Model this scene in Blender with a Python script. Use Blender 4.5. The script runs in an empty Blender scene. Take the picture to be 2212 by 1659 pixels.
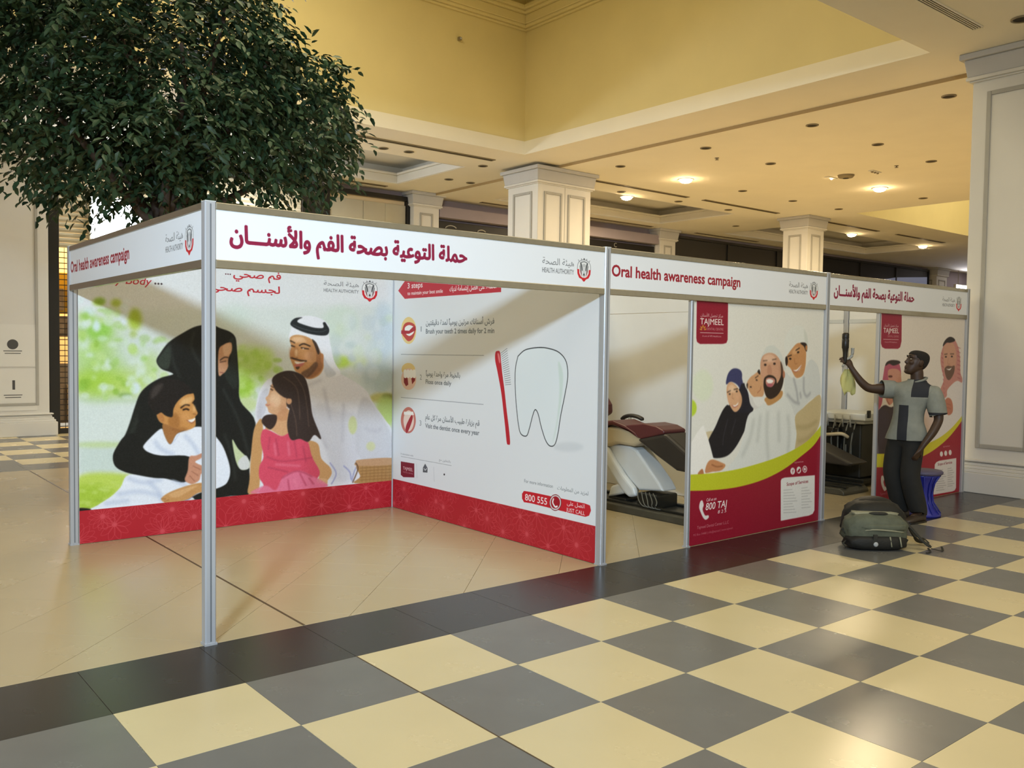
import bpy, bmesh, math, random
import numpy as np
from mathutils import Vector, Matrix
R = math.radians
random.seed(7); rng = np.random.default_rng(7)
sc = bpy.context.scene
COL = sc.collection
# ------------------------------------------------------------------ camera
cd = bpy.data.cameras.new('camera'); cam = bpy.data.objects.new('camera', cd); COL.objects.link(cam)
cd.sensor_width = 36.0; cd.lens = 36.0 * 1907.06 / 2212.0; cd.clip_start = 0.05; cd.clip_end = 200
cr, cdn, cf = Vector((0.77607449, -0.6305043, 0.01314167)), Vector((-0.01565022, -0.04008733, -0.99907361)), Vector((0.63044703, 0.77514987, -0.04097829))
rot = Matrix((cr, -cdn, -cf)).transposed()
cam.matrix_world = Matrix.Translation((-1.71732, -4.68082, 1.62285)) @ rot.to_4x4()
sc.camera = cam
# ------------------------------------------------------------------ world, lamps, exposure
w = bpy.data.worlds.new('hall_air'); sc.world = w; w.use_nodes = True
w.node_tree.nodes['Background'].inputs[0].default_value = (1.0, 0.90, 0.70, 1)
w.node_tree.nodes['Background'].inputs[1].default_value = 0.36
def lamp(name, kind, loc, energy, col, size=0.5, target=None, size_y=None, spot=None, spread=None):
    l = bpy.data.lights.new(name, kind); l.energy = energy; l.color = col
    if kind == 'AREA':
        l.size = size
        if spread: l.spread = spread
        if size_y: l.shape = 'RECTANGLE'; l.size_y = size_y
    else: l.shadow_soft_size = size
    if spot: l.spot_size = spot; l.spot_blend = 0.6
    o = bpy.data.objects.new(name, l); COL.objects.link(o); o.location = loc
    if target is not None:
        o.rotation_euler = (Vector(target) - Vector(loc)).to_track_quat('-Z', 'Y').to_euler()
    return o
WARM = (1.0, 0.80, 0.52); COOL = (0.60, 0.79, 1.0)
lamp('flood_lamp', 'AREA', (-5.9, -7.9, 4.95), 215, COOL, 0.9, (0.6, 1.2, 1.3), spread=R(75))
for i, (x, y) in enumerate([(1.5, -3.4), (5.6, -3.4), (-4.5, -1.5), (1.5, -8.5), (6.5, -8.0)]):
    lamp('hall_lamp', 'AREA', (x, y, 5.08), 44, (1.0, 0.88, 0.66), 3.2, (x, y, 0))  # unseen soft fill, added to brighten the front floor and surroundings
lamp('atrium_lamp', 'AREA', (2.2, 4.0, 7.9), 230, (1.0, 0.86, 0.56), 5.0, (2.2, 4.0, 0), 4.0)  # fill added high in the well to light its walls and the floor
lamp('atrium_lamp', 'AREA', (23.0, 3.8, 7.9), 190, (1.0, 0.86, 0.56), 5.0, (23.0, 3.8, 0), 4.0)  # same added fill, to brighten the far well
for x, y in [(12.2, 3.0), (12.3, 5.2), (14.2, 7.1), (14.0, 10.4), (17.5, 5.0)]:
    lamp('mall_lamp', 'AREA', (x, y, 5.0), 150, WARM, 0.5, (x, y, 0))  # added fills that brighten the right-hand ceiling and floor
lamp('mall_lamp', 'AREA', (5.4, 10.9, 5.05), 80, (1.0, .94, .82), 1.5, (5.4, 10.0, 0)); lamp('cove_lamp', 'POINT', (5.2, 10.6, 5.28), 45, (.85, .93, 1.0), .15)  # fills added to brighten the back area and the first coffer's inside
sc.view_settings.view_transform = 'Standard'; sc.view_settings.look = 'None'
sc.view_settings.exposure = 0.60; sc.view_settings.gamma = 1.0; sc.view_settings.use_curve_mapping = False
try:
    sc.cycles.use_denoising = True; sc.cycles.max_bounces = 8; sc.cycles.diffuse_bounces = 4; sc.cycles.sample_clamp_indirect = 6.0
except Exception: pass
# ------------------------------------------------------------------ materials
def srgb(c):
    if isinstance(c, str): c = [int(c[i:i+2], 16) / 255 for i in (1, 3, 5)]
    return tuple(((v / 12.92) if v <= 0.04045 else ((v + 0.055) / 1.055) ** 2.4) for v in c[:3])
def mat(name, col, rough=0.6, metal=0.0, noise=0.0, nscale=6.0, bump=0.0, bscale=60.0, spec=0.5, emit=None, estr=0.0, rvar=0.0, stretch=None):
    m = bpy.data.materials.new(name); m.use_nodes = True; nt = m.node_tree; b = nt.nodes['Principled BSDF']
    c = srgb(col); b.inputs['Roughness'].default_value = rough; b.inputs['Metallic'].default_value = metal
    b.inputs['Specular IOR Level'].default_value = spec; b.inputs['Base Color'].default_value = (*c, 1)
    tc = nt.nodes.new('ShaderNodeTexCoord'); src = tc.outputs['Object']
    if stretch:
        mp = nt.nodes.new('ShaderNodeMapping'); mp.inputs['Scale'].default_value = stretch; nt.links.new(src, mp.inputs[0]); src = mp.outputs[0]
    if noise or rvar:
        n = nt.nodes.new('ShaderNodeTexNoise'); n.inputs['Scale'].default_value = nscale; n.inputs['Detail'].default_value = 5; nt.links.new(src, n.inputs['Vector'])
        if noise:
            r = nt.nodes.new('ShaderNodeValToRGB')
            r.color_ramp.elements[0].position = 0.3; r.color_ramp.elements[1].position = 0.7
            r.color_ramp.elements[0].color = (*[v * (1 - noise) for v in c], 1); r.color_ramp.elements[1].color = (*[min(1, v * (1 + noise)) for v in c], 1)
            nt.links.new(n.outputs['Fac'], r.inputs[0]); nt.links.new(r.outputs[0], b.inputs['Base Color'])
        if rvar:
            mr = nt.nodes.new('ShaderNodeMapRange'); mr.inputs['To Min'].default_value = max(0.02, rough - rvar); mr.inputs['To Max'].default_value = rough + rvar
            nt.links.new(n.outputs['Fac'], mr.inputs['Value']); nt.links.new(mr.outputs[0], b.inputs['Roughness'])
    if bump:
        n2 = nt.nodes.new('ShaderNodeTexNoise'); n2.inputs['Scale'].default_value = bscale; n2.inputs['Detail'].default_value = 3; nt.links.new(src, n2.inputs['Vector'])
        bp = nt.nodes.new('ShaderNodeBump'); bp.inputs['Strength'].default_value = bump; bp.inputs['Distance'].default_value = 0.01
        nt.links.new(n2.outputs['Fac'], bp.inputs['Height']); nt.links.new(bp.outputs[0], b.inputs['Normal'])
    if emit:
        b.inputs['Emission Color'].default_value = (*srgb(emit), 1); b.inputs['Emission Strength'].default_value = estr
    return m
M = {
 'tile_cream': mat('cream_porcelain', '#c9bc94', 0.27, spec=0.4, noise=0.02, nscale=2.5, rvar=0.015),
 'tile_grey': mat('grey_porcelain', '#696966', 0.27, spec=0.4, noise=0.05, nscale=4, rvar=0.015),
 'tile_dark': mat('dark_porcelain', '#2b2926', 0.27, spec=0.4, noise=0.08, nscale=5, rvar=0.015),
 'tile_beige': mat('beige_porcelain', '#aea080', 0.27, spec=0.4, noise=0.02, nscale=1.6, rvar=0.015),
 'grout': mat('grout', '#8b8064', 0.8), 'joint': mat('brass_joint', '#4a3a22', 0.5),
 'ceiling': mat('ceiling_paint', '#efe8d4', 0.85, noise=0.02, nscale=1.5),
 'atrium': mat('atrium_paint', '#e0d29c', 0.8, noise=0.03, nscale=1.2),
 'trim_tan': mat('tan_trim_paint', '#b39a6c', 0.8),  # darker tan carrying the shadow line of the ceiling step
 'white': mat('white_paint', '#dcd8cc', 0.65, noise=0.02, nscale=2),
 'column': mat('column_paint', '#d6d3ca', 0.5, noise=0.02, nscale=2),
 'column_trim': mat('column_trim_paint', '#a5a298', 0.5, noise=0.03),
 'column_cap': mat('column_cap_paint', '#bdbbb6', 0.6, noise=0.02),
 'mauve': mat('mauve_wall_paint', '#988d92', 0.8, noise=0.04, nscale=1.5),
 'black': mat('black_frame', '#16140f', 0.4, noise=0.1),
 'black_board': mat('black_board', '#0d0a08', 0.6, noise=0.1),
 'dark_glass': mat('dark_shop_glass', '#171613', 0.45, noise=0.2, nscale=0.6),
 'alu': mat('brushed_aluminium', '#b8bbc0', 0.38, metal=0.35, noise=0.05, nscale=30, stretch=(1, 1, 0.05)),
 'alu_rail': mat('polished_rail', '#aaa38e', 0.15, metal=0.75, noise=0.04, nscale=20, rvar=0.06),
 'groove': mat('groove_shadow_metal', '#74797e', 0.5, metal=0.3),
 'board': mat('white_laminate', '#e4e4e0', 0.42, noise=0.01),
 'slot': mat('slot_black', '#2a241b', 0.8), 'slot_metal': mat('slot_metal', '#8d8063', 0.5, metal=0.2),
 'leaf': mat('ficus_leaf', '#31492f', 0.5, noise=0.35, nscale=3.0, spec=0.4),
 'bark': mat('ficus_bark', '#4a3d33', 0.85, noise=0.3, nscale=12, bump=0.5, bscale=30),
 'planter': mat('planter_clay', '#7c6a55', 0.7, noise=0.1), 'soil': mat('soil', '#3a2e24', 0.95, noise=0.3, nscale=30, bump=0.6),
 'shutter': mat('shutter_steel', '#d6cfb8', 0.4, metal=0.25, noise=0.03), 'rod': mat('shutter_rod', '#2d2620', 0.45, metal=0.5),
 'shop_wall': mat('shop_wall', '#f0d9ae', 0.8), 'yellow': mat('yellow_display', '#e2b52e', 0.6, noise=0.1), 'goods': mat('shop_goods', '#8a7a66', 0.7, noise=0.4, nscale=4),
 'hoarding': mat('hoarding_board', '#bdb7a2', 0.7, noise=0.02), 'notice': mat('notice_paper', '#dcdad2', 0.6), 'ink': mat('print_ink', '#4b4a48', 0.7),
 'sign_ink': mat('sign_letters', '#aaa597', 0.6),
 'lightbox': mat('lightbox_face', '#ffffff', 0.5, emit='#e8f2ff', estr=25.0),
 'bulb': mat('bulb_glow', '#ffffff', 0.4, emit='#ffd79a', estr=60.0), 'bulb_white': mat('bulb_white_glow', '#ffffff', 0.4, emit='#eeeeff', estr=25.0),
 'blue_win': mat('dim_blue_window', '#8890a5', 0.3, emit='#8890b0', estr=0.18),  # faint glow that paints a bluish reflection on the shop glass
 'maroon': mat('maroon_vinyl', '#5a2a2c', 0.38, noise=0.08, bump=0.1, bscale=80), 'dark_vinyl': mat('dark_vinyl', '#2e2a26', 0.45, noise=0.1),
 'beige_plastic': mat('beige_plastic', '#b9ab8c', 0.4, noise=0.03), 'white_plastic': mat('white_plastic', '#ccd0cf', 0.4, noise=0.03), 'grey_plastic': mat('grey_plastic', '#9a9b95', 0.4, noise=0.05),
 'base_metal': mat('base_metal', '#4c4a40', 0.45, metal=0.3, noise=0.2, nscale=8), 'dark_metal': mat('dark_metal', '#2a2a26', 0.4, metal=0.4, noise=0.2),
 'hose': mat('grey_hose', '#5c5d56', 0.5), 'skin': mat('dark_skin', '#3b281b', 0.5, noise=0.08, nscale=20), 'palm': mat('palm_skin', '#a08a70', 0.55),
 'hair': mat('short_hair', '#191411', 0.8, noise=0.3, nscale=80, bump=0.8, bscale=200), 'eye': mat('eye_white', '#8f877a', 0.3), 'pupil': mat('pupil', '#120c08', 0.3),
 'shirt': mat('grey_shirt', '#80847d', 0.85, noise=0.1, nscale=14, bump=0.4, bscale=22), 'navy': mat('navy_cloth', '#22252c', 0.85, noise=0.1, nscale=14),
 'trouser': mat('black_trousers', '#1c1c1a', 0.85, noise=0.15, nscale=10, bump=0.3, bscale=20), 'shoe': mat('brown_shoe', '#3b3026', 0.5, noise=0.15),
 'pack_black': mat('black_nylon', '#171713', 0.7, noise=0.25, nscale=12, bump=0.3, bscale=40), 'pack_green': mat('grey_green_nylon', '#565b4c', 0.75, noise=0.15, nscale=14, bump=0.5, bscale=26), 'pack_light': mat('pale_nylon', '#8a8a74', 0.7, noise=0.1),
 'pack_logo': mat('pale_emblem', '#a9adae', 0.5), 'strap': mat('dark_webbing', '#2a2a24', 0.8, noise=0.2, nscale=30),
 'blue': mat('blue_plastic', '#2a2f8f', 0.35, noise=0.04), 'blue_top': mat('stool_seat_grey', '#56506a', 0.5, noise=0.05), 'yellow_cloth': mat('yellow_cloth', '#c4c07c', 0.85, noise=0.1, bump=0.4, bscale=25),
}
# ------------------------------------------------------------------ mesh helpers
class MB:
    def __init__(s): s.v = []; s.f = []; s.mi = []; s.cur = 0
    def add(s, vs, fs):
        o = len(s.v); s.v += [tuple(p) for p in vs]
        for f in fs: s.f.append(tuple(i + o for i in f)); s.mi.append(s.cur)
        return s
    def box(s, x0, x1, y0, y1, z0, z1):
        return s.add([(x0,y0,z0),(x1,y0,z0),(x1,y1,z0),(x0,y1,z0),(x0,y0,z1),(x1,y0,z1),(x1,y1,z1),(x0,y1,z1)],
                     [(0,3,2,1),(4,5,6,7),(0,1,5,4),(1,2,6,5),(2,3,7,6),(3,0,4,7)])
    def frustum(s, a, b):   # a,b = (x0,x1,y0,y1,z)
        P = lambda q: [(q[0],q[2],q[4]),(q[1],q[2],q[4]),(q[1],q[3],q[4]),(q[0],q[3],q[4])]
        return s.add(P(a) + P(b), [(0,3,2,1),(4,5,6,7),(0,1,5,4),(1,2,6,5),(2,3,7,6),(3,0,4,7)])
    def prism(s, pts, axis, a, b):  # pts 2D polygon, extruded along axis
        def P(u, v, t): return {'x': (t,u,v), 'y': (u,t,v), 'z': (u,v,t)}[axis]
        n = len(pts); vs = [P(u,v,a) for u,v in pts] + [P(u,v,b) for u,v in pts]
        return s.add(vs, [tuple(range(n))[::-1], tuple(range(n, 2*n))] + [(i,(i+1)%n,n+(i+1)%n,n+i) for i in range(n)])
    def loft(s, rings, cap=True):
        n = len(rings[0]); vs = [p for r in rings for p in r]; fs = []
        for k in range(len(rings)-1):
            for i in range(n): fs.append((k*n+i, k*n+(i+1)%n, (k+1)*n+(i+1)%n, (k+1)*n+i))
        if cap: fs += [tuple(range(n))[::-1], tuple(range((len(rings)-1)*n, len(rings)*n))]
        return s.add(vs, fs)
    def lathe(s, c, prof, n=24, cap=True):
        return s.loft([[(c[0]+r*math.cos(2*math.pi*i/n), c[1]+r*math.sin(2*math.pi*i/n), c[2]+z) for i in range(n)] for r,z in prof], cap)
    def tube(s, path, rad, n=8, flat=1.0, up=(0,0,1)):
        path = [Vector(p) for p in path]; rs = rad if isinstance(rad,(list,tuple)) else [rad]*len(path); rings = []
        for k,p in enumerate(path):
            d = (path[min(k+1,len(path)-1)] - path[max(k-1,0)]).normalized(); u = Vector(up)
            if abs(d.dot(u)) > 0.95: u = Vector((1,0,0))
            a = d.cross(u).normalized(); b = a.cross(d)
            rings.append([tuple(p + a*math.cos(2*math.pi*i/n)*rs[k] + b*math.sin(2*math.pi*i/n)*rs[k]*flat) for i in range(n)])
        return s.loft(rings)
    def ball(s, c, r, n=12, m=8, top=1.0, bot=1.0):
        r = r if isinstance(r,(tuple,list)) else (r,r,r); pr = []
        for k in range(m+1):
            t = -math.pi/2 + math.pi*k/m; pr.append((max(0.002,math.cos(t)), math.sin(t)))
        return s.loft([[(c[0]+r[0]*q*math.cos(2*math.pi*i/n), c[1]+r[1]*q*math.sin(2*math.pi*i/n), c[2]+r[2]*z) for i in range(n)] for q,z in pr])
    def build(s, name, m, parent=None, smooth=False, bevel=0.0, seg=2, sub=0, kind=None):
        me = bpy.data.meshes.new(name); me.from_pydata(s.v, [], s.f)
        ms = m if isinstance(m,(list,tuple)) else [m]
        for q in ms: me.materials.append(M[q] if isinstance(q,str) else q)
        if len(ms) > 1: me.polygons.foreach_set('material_index', s.mi)
        if smooth: me.polygons.foreach_set('use_smooth', [True]*len(me.polygons))
        me.update()
        o = bpy.data.objects.new(name, me); COL.objects.link(o)
        if parent is not None: o.parent = parent
        if bevel:
            b = o.modifiers.new('edge','BEVEL'); b.width = bevel; b.segments = seg; b.limit_method = 'ANGLE'; b.angle_limit = R(40)
        if sub:
            q = o.modifiers.new('round','SUBSURF'); q.levels = sub; q.render_levels = sub
        if kind: o['kind'] = kind
        return o
def tag(o, label, cat, group=None):
    o['label'] = label; o['category'] = cat
    if group: o['group'] = group
    return o
def thing(name, label, cat, loc=(0,0,0), rz=0.0, group=None):
    o = bpy.data.objects.new(name, None); COL.objects.link(o); o.location = loc; o.rotation_euler = (0,0,rz); o.empty_display_size = 0.1
    return tag(o, label, cat, group)
def struct(o, label=None, cat=None):
    o['kind'] = 'structure'
    if label: o['label'] = label
    if cat: o['category'] = cat
    return o
def dup(root, loc, label=None, group=None, rz=None):
    r = root.copy(); COL.objects.link(r); r.location = loc
    if rz is not None: r.rotation_euler = (0,0,rz)
    if label: r['label'] = label
    if group: r['group'] = group
    for ch in list(root.children):
        c = ch.copy(); COL.objects.link(c); c.parent = r
        for g in list(ch.children):
            d = g.copy(); COL.objects.link(d); d.parent = c
    return r
def plane_with_holes(mb, x0, x1, y0, y1, z, holes, up=False):
    xs = sorted({x0, x1, *[min(max(v, x0), x1) for h in holes for v in h[:2]]}); ys = sorted({y0, y1, *[min(max(v, y0), y1) for h in holes for v in h[2:]]})
    for i in range(len(xs)-1):
        for j in range(len(ys)-1):
            cx, cy = (xs[i]+xs[i+1])/2, (ys[j]+ys[j+1])/2
            if any(h[0] < cx < h[1] and h[2] < cy < h[3] for h in holes): continue
            q = [(xs[i],ys[j],z),(xs[i],ys[j+1],z),(xs[i+1],ys[j+1],z),(xs[i+1],ys[j],z)]
            mb.add(q[::-1] if up else q, [(0,1,2,3)])
    return mb
ART = {
 'family': [
  ('P','#d5ded8',[38,1848,1009,1933,2924,2038,2939,281,36,282],60,0.8,0),
  ('P','#c9d8cf',[34,1177,507,1165,528,547,38,573],25,0.8,0),
  ('P','#dde5df',[34,1141,482,1128,422,806,40,827],14,0.8,0),
  ('P','#a9cf72',[436,1465,406,1329,324,1231,214,1197,107,1235,30,1333,3,1465,32,1597,110,1695,217,1733,326,1699,407,1601],120,0.9,1),
  ('P','#a8cf45',[341,1293,316,1238,248,1199,157,1186,68,1203,3,1244,-20,1298,4,1352,69,1391,158,1405,249,1389,317,1348],72,0.9,1),
  ('P','#b5d45e',[592,1289,567,1233,501,1193,411,1180,323,1197,260,1239,237,1294,261,1349,324,1389,412,1403,501,1388,568,1346],84,0.8,1),
  ('P','#93cc4e',[297,1722,282,1679,242,1647,188,1635,134,1646,96,1676,82,1718,96,1760,135,1792,189,1805,243,1795,283,1765],43.2,0.9,1),
  ('P','#a5d35a',[172,1816,163,1786,138,1763,104,1754,71,1761,47,1783,38,1812,47,1842,72,1865,105,1874,139,1867,163,1846],48,0.8,1),
  ('P','#a0bf3c',[235,1946,229,1930,212,1919,190,1914,167,1917,151,1927,145,1942,151,1957,167,1969,190,1974,213,1971,229,1961],21.6,0.9,1),
  ('P','#aec441',[362,1945,356,1928,341,1914,321,1909,301,1913,286,1925,281,1942,286,1959,301,1972,321,1978,342,1974,357,1962],21.6,0.9,1),
  ('P','#a9c22e',[521,1815,514,1768,494,1733,467,1720,440,1732,421,1765,414,1812,421,1858,441,1893,468,1906,495,1895,514,1861],28.8,0.9,1),
  ('P','#9fb92e',[485,1689,481,1674,470,1662,455,1658,440,1662,429,1673,425,1688,429,1704,440,1715,455,1720,470,1716,481,1705],19.2,0.9,1),
  ('P','#d8ecf4',[203,1757,199,1732,187,1714,171,1707,156,1714,144,1731,140,1755,145,1779,156,1797,172,1804,188,1798,199,1781],19.2,0.9,1),
  ('P','#d5e9f2',[161,1864,155,1846,138,1832,116,1827,94,1831,77,1843,72,1861,78,1879,94,1893,116,1899,139,1895,155,1882],33.6,0.8,1),
  ('P','#cfdcd6',[654,1566,629,1497,562,1446,472,1428,383,1446,319,1496,296,1563,320,1631,384,1682,473,1702,563,1685,629,1636],108,0.9,1),
  ('P','#b9d683',[666,1440,654,1383,622,1342,580,1327,537,1342,507,1384,496,1440,507,1496,538,1538,581,1553,623,1538,654,1497],72,0.8,1),
  ('P','#b9dc8a',[170,1538,161,1502,136,1475,103,1465,69,1475,45,1501,36,1537,46,1573,70,1600,103,1610,137,1601,162,1574],60,0.8,1),
  ('P','#dbe8f2',[507,1253,502,1228,489,1210,471,1203,453,1210,440,1229,435,1254,440,1279,453,1297,471,1303,489,1296,502,1278],16.8,0.9,1),
  ('P','#6f9a3a',[447,1191,439,1183,417,1177,388,1175,358,1178,337,1185,329,1194,337,1203,359,1208,388,1210,417,1207,439,1200],16.8,0.7,1),
  ('P','#cfe6c0',[198,1429,194,1407,184,1392,170,1386,155,1392,145,1408,142,1429,146,1450,156,1466,170,1471,184,1466,194,1450],21.6,0.8,1),
  ('P','#dcecec',[115,1610,110,1583,98,1563,81,1555,64,1563,52,1582,48,1609,53,1636,65,1656,82,1664,98,1657,110,1637],33.6,0.7,1),
  ('P','#bdd455',[38,555,420,530,384,433,198,302,36,282],26,0.95,1),
  ('P','#a5c43c',[37,477,302,416,152,295,36,282],30,0.8,1),
  ('P','#c2d78a',[421,781,391,771,310,768,200,772,93,781,16,794,-12,806,16,815,93,819,200,816,310,806,391,794],22,0.7,1),
  ('P','#b5d768',[1654,1438,1628,1356,1554,1296,1455,1276,1357,1299,1287,1359,1261,1439,1287,1519,1357,1578,1455,1600,1554,1580,1627,1520],66,0.9,1),
  ('P','#9cc53a',[1497,1235,1486,1187,1455,1153,1413,1142,1371,1155,1341,1190,1330,1238,1341,1284,1371,1318,1413,1331,1455,1317,1486,1282],30.8,0.9,1),
  ('P','#bfdc76',[1683,1493,1672,1445,1640,1410,1597,1397,1554,1410,1523,1445,1511,1493,1523,1540,1554,1575,1597,1588,1640,1576,1672,1541],48.4,0.8,1),
  ('P','#d0dfd5',[1468,1857,1446,1796,1385,1750,1302,1732,1221,1746,1162,1788,1140,1847,1162,1906,1221,1952,1302,1971,1385,1958,1446,1917],88,0.8,1),
  ('P','#cfdfd0',[2551,1847,2525,1766,2453,1705,2356,1682,2260,1702,2190,1758,2165,1836,2190,1915,2259,1975,2354,2000,2451,1982,2524,1926],48.4,0.8,1),
  ('P','#b9d84a',[2471,1465,2454,1436,2406,1415,2341,1408,2277,1416,2231,1437,2214,1465,2230,1494,2277,1515,2341,1523,2405,1516,2453,1495],30.8,0.9,1),
  ('P','#cfe09a',[2637,1465,2624,1436,2587,1414,2537,1407,2488,1415,2452,1436,2438,1465,2451,1495,2487,1516,2537,1524,2586,1517,2623,1495],44,0.8,1),
  ('P','#b5c6c6',[2965,1314,2940,1239,2870,1185,2775,1166,2681,1188,2613,1244,2588,1318,2612,1392,2679,1446,2773,1466,2868,1445,2939,1390],66,0.9,1),
  ('P','#c4bf6c',[2985,1101,2964,1074,2906,1056,2828,1051,2750,1061,2694,1082,2673,1109,2694,1135,2749,1154,2827,1159,2905,1150,2963,1129],22,0.9,1),
  ('P','#6a6a30',[2942,1117,2934,1104,2911,1095,2879,1092,2848,1096,2825,1107,2817,1120,2825,1134,2848,1143,2879,1146,2910,1142,2934,1131],17.6,0.8,1),
  ('P','#b7cf74',[2986,964,2970,881,2925,822,2864,802,2804,827,2759,890,2742,973,2758,1055,2801,1114,2862,1134,2923,1111,2969,1048],39.6,0.9,1),
  ('P','#c6d68f',[1526,1084,1513,1050,1476,1027,1427,1019,1378,1030,1343,1056,1330,1090,1343,1123,1378,1147,1427,1155,1476,1144,1513,1119],30.8,0.8,1),
  ('P','#c8d6e0',[2943,1767,2928,1616,2885,1506,2824,1466,2764,1505,2719,1614,2702,1762,2717,1911,2760,2021,2819,2063,2880,2026,2926,1917],55,0.8,1),
  ('P','#cfd8b8',[1512,606,1501,566,1470,538,1428,531,1386,545,1355,577,1344,618,1355,658,1386,685,1428,694,1470,680,1501,648],22,0.8,1),
  ('P','#a6d06a',[232,1882,228,1874,218,1867,204,1864,190,1866,180,1872,176,1880,180,1889,190,1896,204,1899,218,1897,228,1891],10.1982,0.542291,1),
  ('P','#9ccb58',[257,1179,254,1164,247,1153,237,1149,227,1154,219,1165,216,1180,219,1195,227,1206,237,1210,247,1206,255,1195],12.7668,0.410433,1),
  ('P','#9ccb58',[153,1792,147,1773,133,1759,115,1754,96,1758,82,1772,78,1790,83,1809,96,1823,115,1829,134,1825,148,1811],18.0045,0.417702,1),
  ('P','#e2eef2',[269,1468,267,1452,261,1440,252,1436,244,1440,238,1452,236,1468,239,1484,245,1496,253,1501,261,1496,267,1484],16.717,0.527084,1),
  ('P','#b6da6a',[204,1589,198,1570,183,1556,162,1551,142,1556,127,1569,121,1589,127,1608,142,1622,163,1627,183,1622,198,1609],19.4221,0.644162,1),
  ('P','#d9ebe6',[86,1730,81,1715,67,1704,48,1700,29,1704,15,1714,10,1728,16,1743,29,1754,48,1758,67,1755,81,1744],14.1395,0.559619,1),
  ('P','#d9ebe6',[361,1841,358,1822,350,1807,339,1802,328,1807,320,1820,317,1839,320,1859,328,1873,339,1878,350,1874,358,1860],10.8108,0.511934,1),
  ('P','#d0e4c8',[789,1558,784,1548,770,1541,751,1538,732,1541,718,1548,713,1558,718,1568,732,1575,751,1578,770,1575,784,1568],16.7378,0.373253,1),
  ('P','#d0e4c8',[711,1462,708,1449,699,1439,688,1436,676,1439,667,1449,664,1462,667,1475,676,1484,688,1488,700,1484,708,1475],17.4694,0.462234,1),
  ('P','#b6da6a',[467,1244,462,1226,447,1213,427,1208,407,1214,392,1227,387,1245,392,1263,407,1276,427,1280,447,1275,462,1262],12.7748,0.55377,1),
  ('P','#b6da6a',[99,1679,94,1658,79,1643,60,1637,40,1642,26,1657,21,1678,26,1699,41,1714,60,1720,80,1715,94,1700],17.3488,0.685954,1),
  ('P','#8bb93c',[91,1732,86,1719,73,1709,55,1705,37,1708,25,1718,20,1731,25,1744,38,1754,55,1758,73,1755,86,1745],19.4331,0.567179,1),
  ('P','#8bb93c',[193,1613,190,1596,182,1585,172,1580,161,1584,154,1596,151,1612,154,1628,161,1640,172,1644,182,1640,190,1628],11.589,0.550582,1),
  ('P','#e2eef2',[328,1606,323,1593,309,1584,290,1580,272,1583,258,1592,253,1605,258,1618,272,1627,291,1631,309,1628,323,1618],12.9033,0.383986,1),
  ('P','#c9e29a',[758,1637,756,1628,749,1622,739,1619,730,1621,723,1628,721,1636,723,1645,730,1651,739,1654,749,1651,756,1645],17.3712,0.558437,1),
  ('P','#d0e4c8',[765,1485,760,1473,747,1464,731,1460,714,1464,701,1473,697,1485,701,1498,714,1507,731,1510,748,1507,760,1498],10.3557,0.642198,1),
  ('P','#c9e29a',[267,1174,263,1163,253,1155,239,1152,225,1156,215,1164,211,1175,215,1186,225,1193,239,1196,253,1193,264,1185],14.1062,0.362904,1),
  ('P','#a6d06a',[371,1771,366,1757,351,1745,332,1741,312,1744,298,1755,293,1769,298,1784,313,1795,332,1800,352,1796,366,1786],10.3165,0.439038,1),
  ('P','#c9e29a',[234,1800,230,1789,221,1780,208,1777,195,1779,185,1787,182,1798,185,1809,195,1818,208,1821,221,1819,230,1811],13.2501,0.661859,1),
  ('P','#a6d06a',[301,1874,295,1857,279,1844,258,1839,237,1843,221,1855,216,1871,221,1888,237,1901,258,1906,279,1903,295,1891],18.709,0.601073,1),
  ('P','#a6d06a',[89,1655,87,1636,79,1621,70,1616,60,1621,53,1635,50,1655,53,1675,60,1689,70,1695,80,1690,87,1675],18.9976,0.673602,1),
  ('P','#e2eef2',[309,1444,304,1429,290,1418,271,1414,252,1418,238,1429,233,1444,238,1460,252,1471,271,1475,290,1471,304,1460],16.5473,0.590086,1),
  ('P','#d0e4c8',[238,1233,236,1212,230,1196,222,1190,214,1196,209,1212,207,1234,209,1255,215,1271,223,1277,231,1271,236,1255],19.6177,0.583923,1),
  ('P','#8bb93c',[106,1255,101,1244,88,1236,70,1233,52,1236,39,1245,35,1256,39,1267,52,1275,70,1278,88,1274,101,1266],18.5631,0.654528,1),
  ('P','#d0e4c8',[560,1601,554,1579,540,1563,522,1557,503,1563,489,1579,484,1600,489,1621,503,1637,522,1643,541,1638,555,1622],12.1854,0.351146,1),
  ('P','#c9e29a',[642,1340,638,1319,626,1304,610,1299,594,1305,582,1320,578,1341,582,1362,594,1377,610,1382,626,1377,638,1361],12.0167,0.585019,1),
  ('P','#d0e4c8',[307,1257,302,1243,286,1233,266,1230,245,1234,230,1244,225,1258,230,1272,245,1282,266,1285,287,1281,302,1271],10.7899,0.593399,1),
  ('P','#d9ebe6',[149,1520,145,1511,133,1504,118,1502,102,1504,91,1511,87,1520,91,1529,102,1536,118,1539,133,1536,145,1529],13.6257,0.618653,1),
  ('P','#e2eef2',[444,1965,439,1956,424,1949,405,1946,385,1947,371,1953,365,1961,371,1970,385,1977,405,1980,424,1979,439,1973],15.4338,0.483405,1),
  ('P','#a6d06a',[217,1579,215,1570,209,1564,200,1561,192,1563,186,1570,184,1579,186,1588,192,1594,201,1597,209,1595,215,1588],16.2096,0.65987,1),
  ('P','#d0e4c8',[412,1624,410,1603,404,1588,396,1582,387,1588,382,1603,380,1623,382,1644,388,1659,396,1664,404,1659,410,1644],11.9585,0.455807,1),
  ('P','#8bb93c',[657,1636,654,1626,644,1619,631,1616,618,1619,608,1626,604,1636,608,1646,618,1653,631,1656,644,1654,654,1646],17.0673,0.464294,1),
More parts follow.
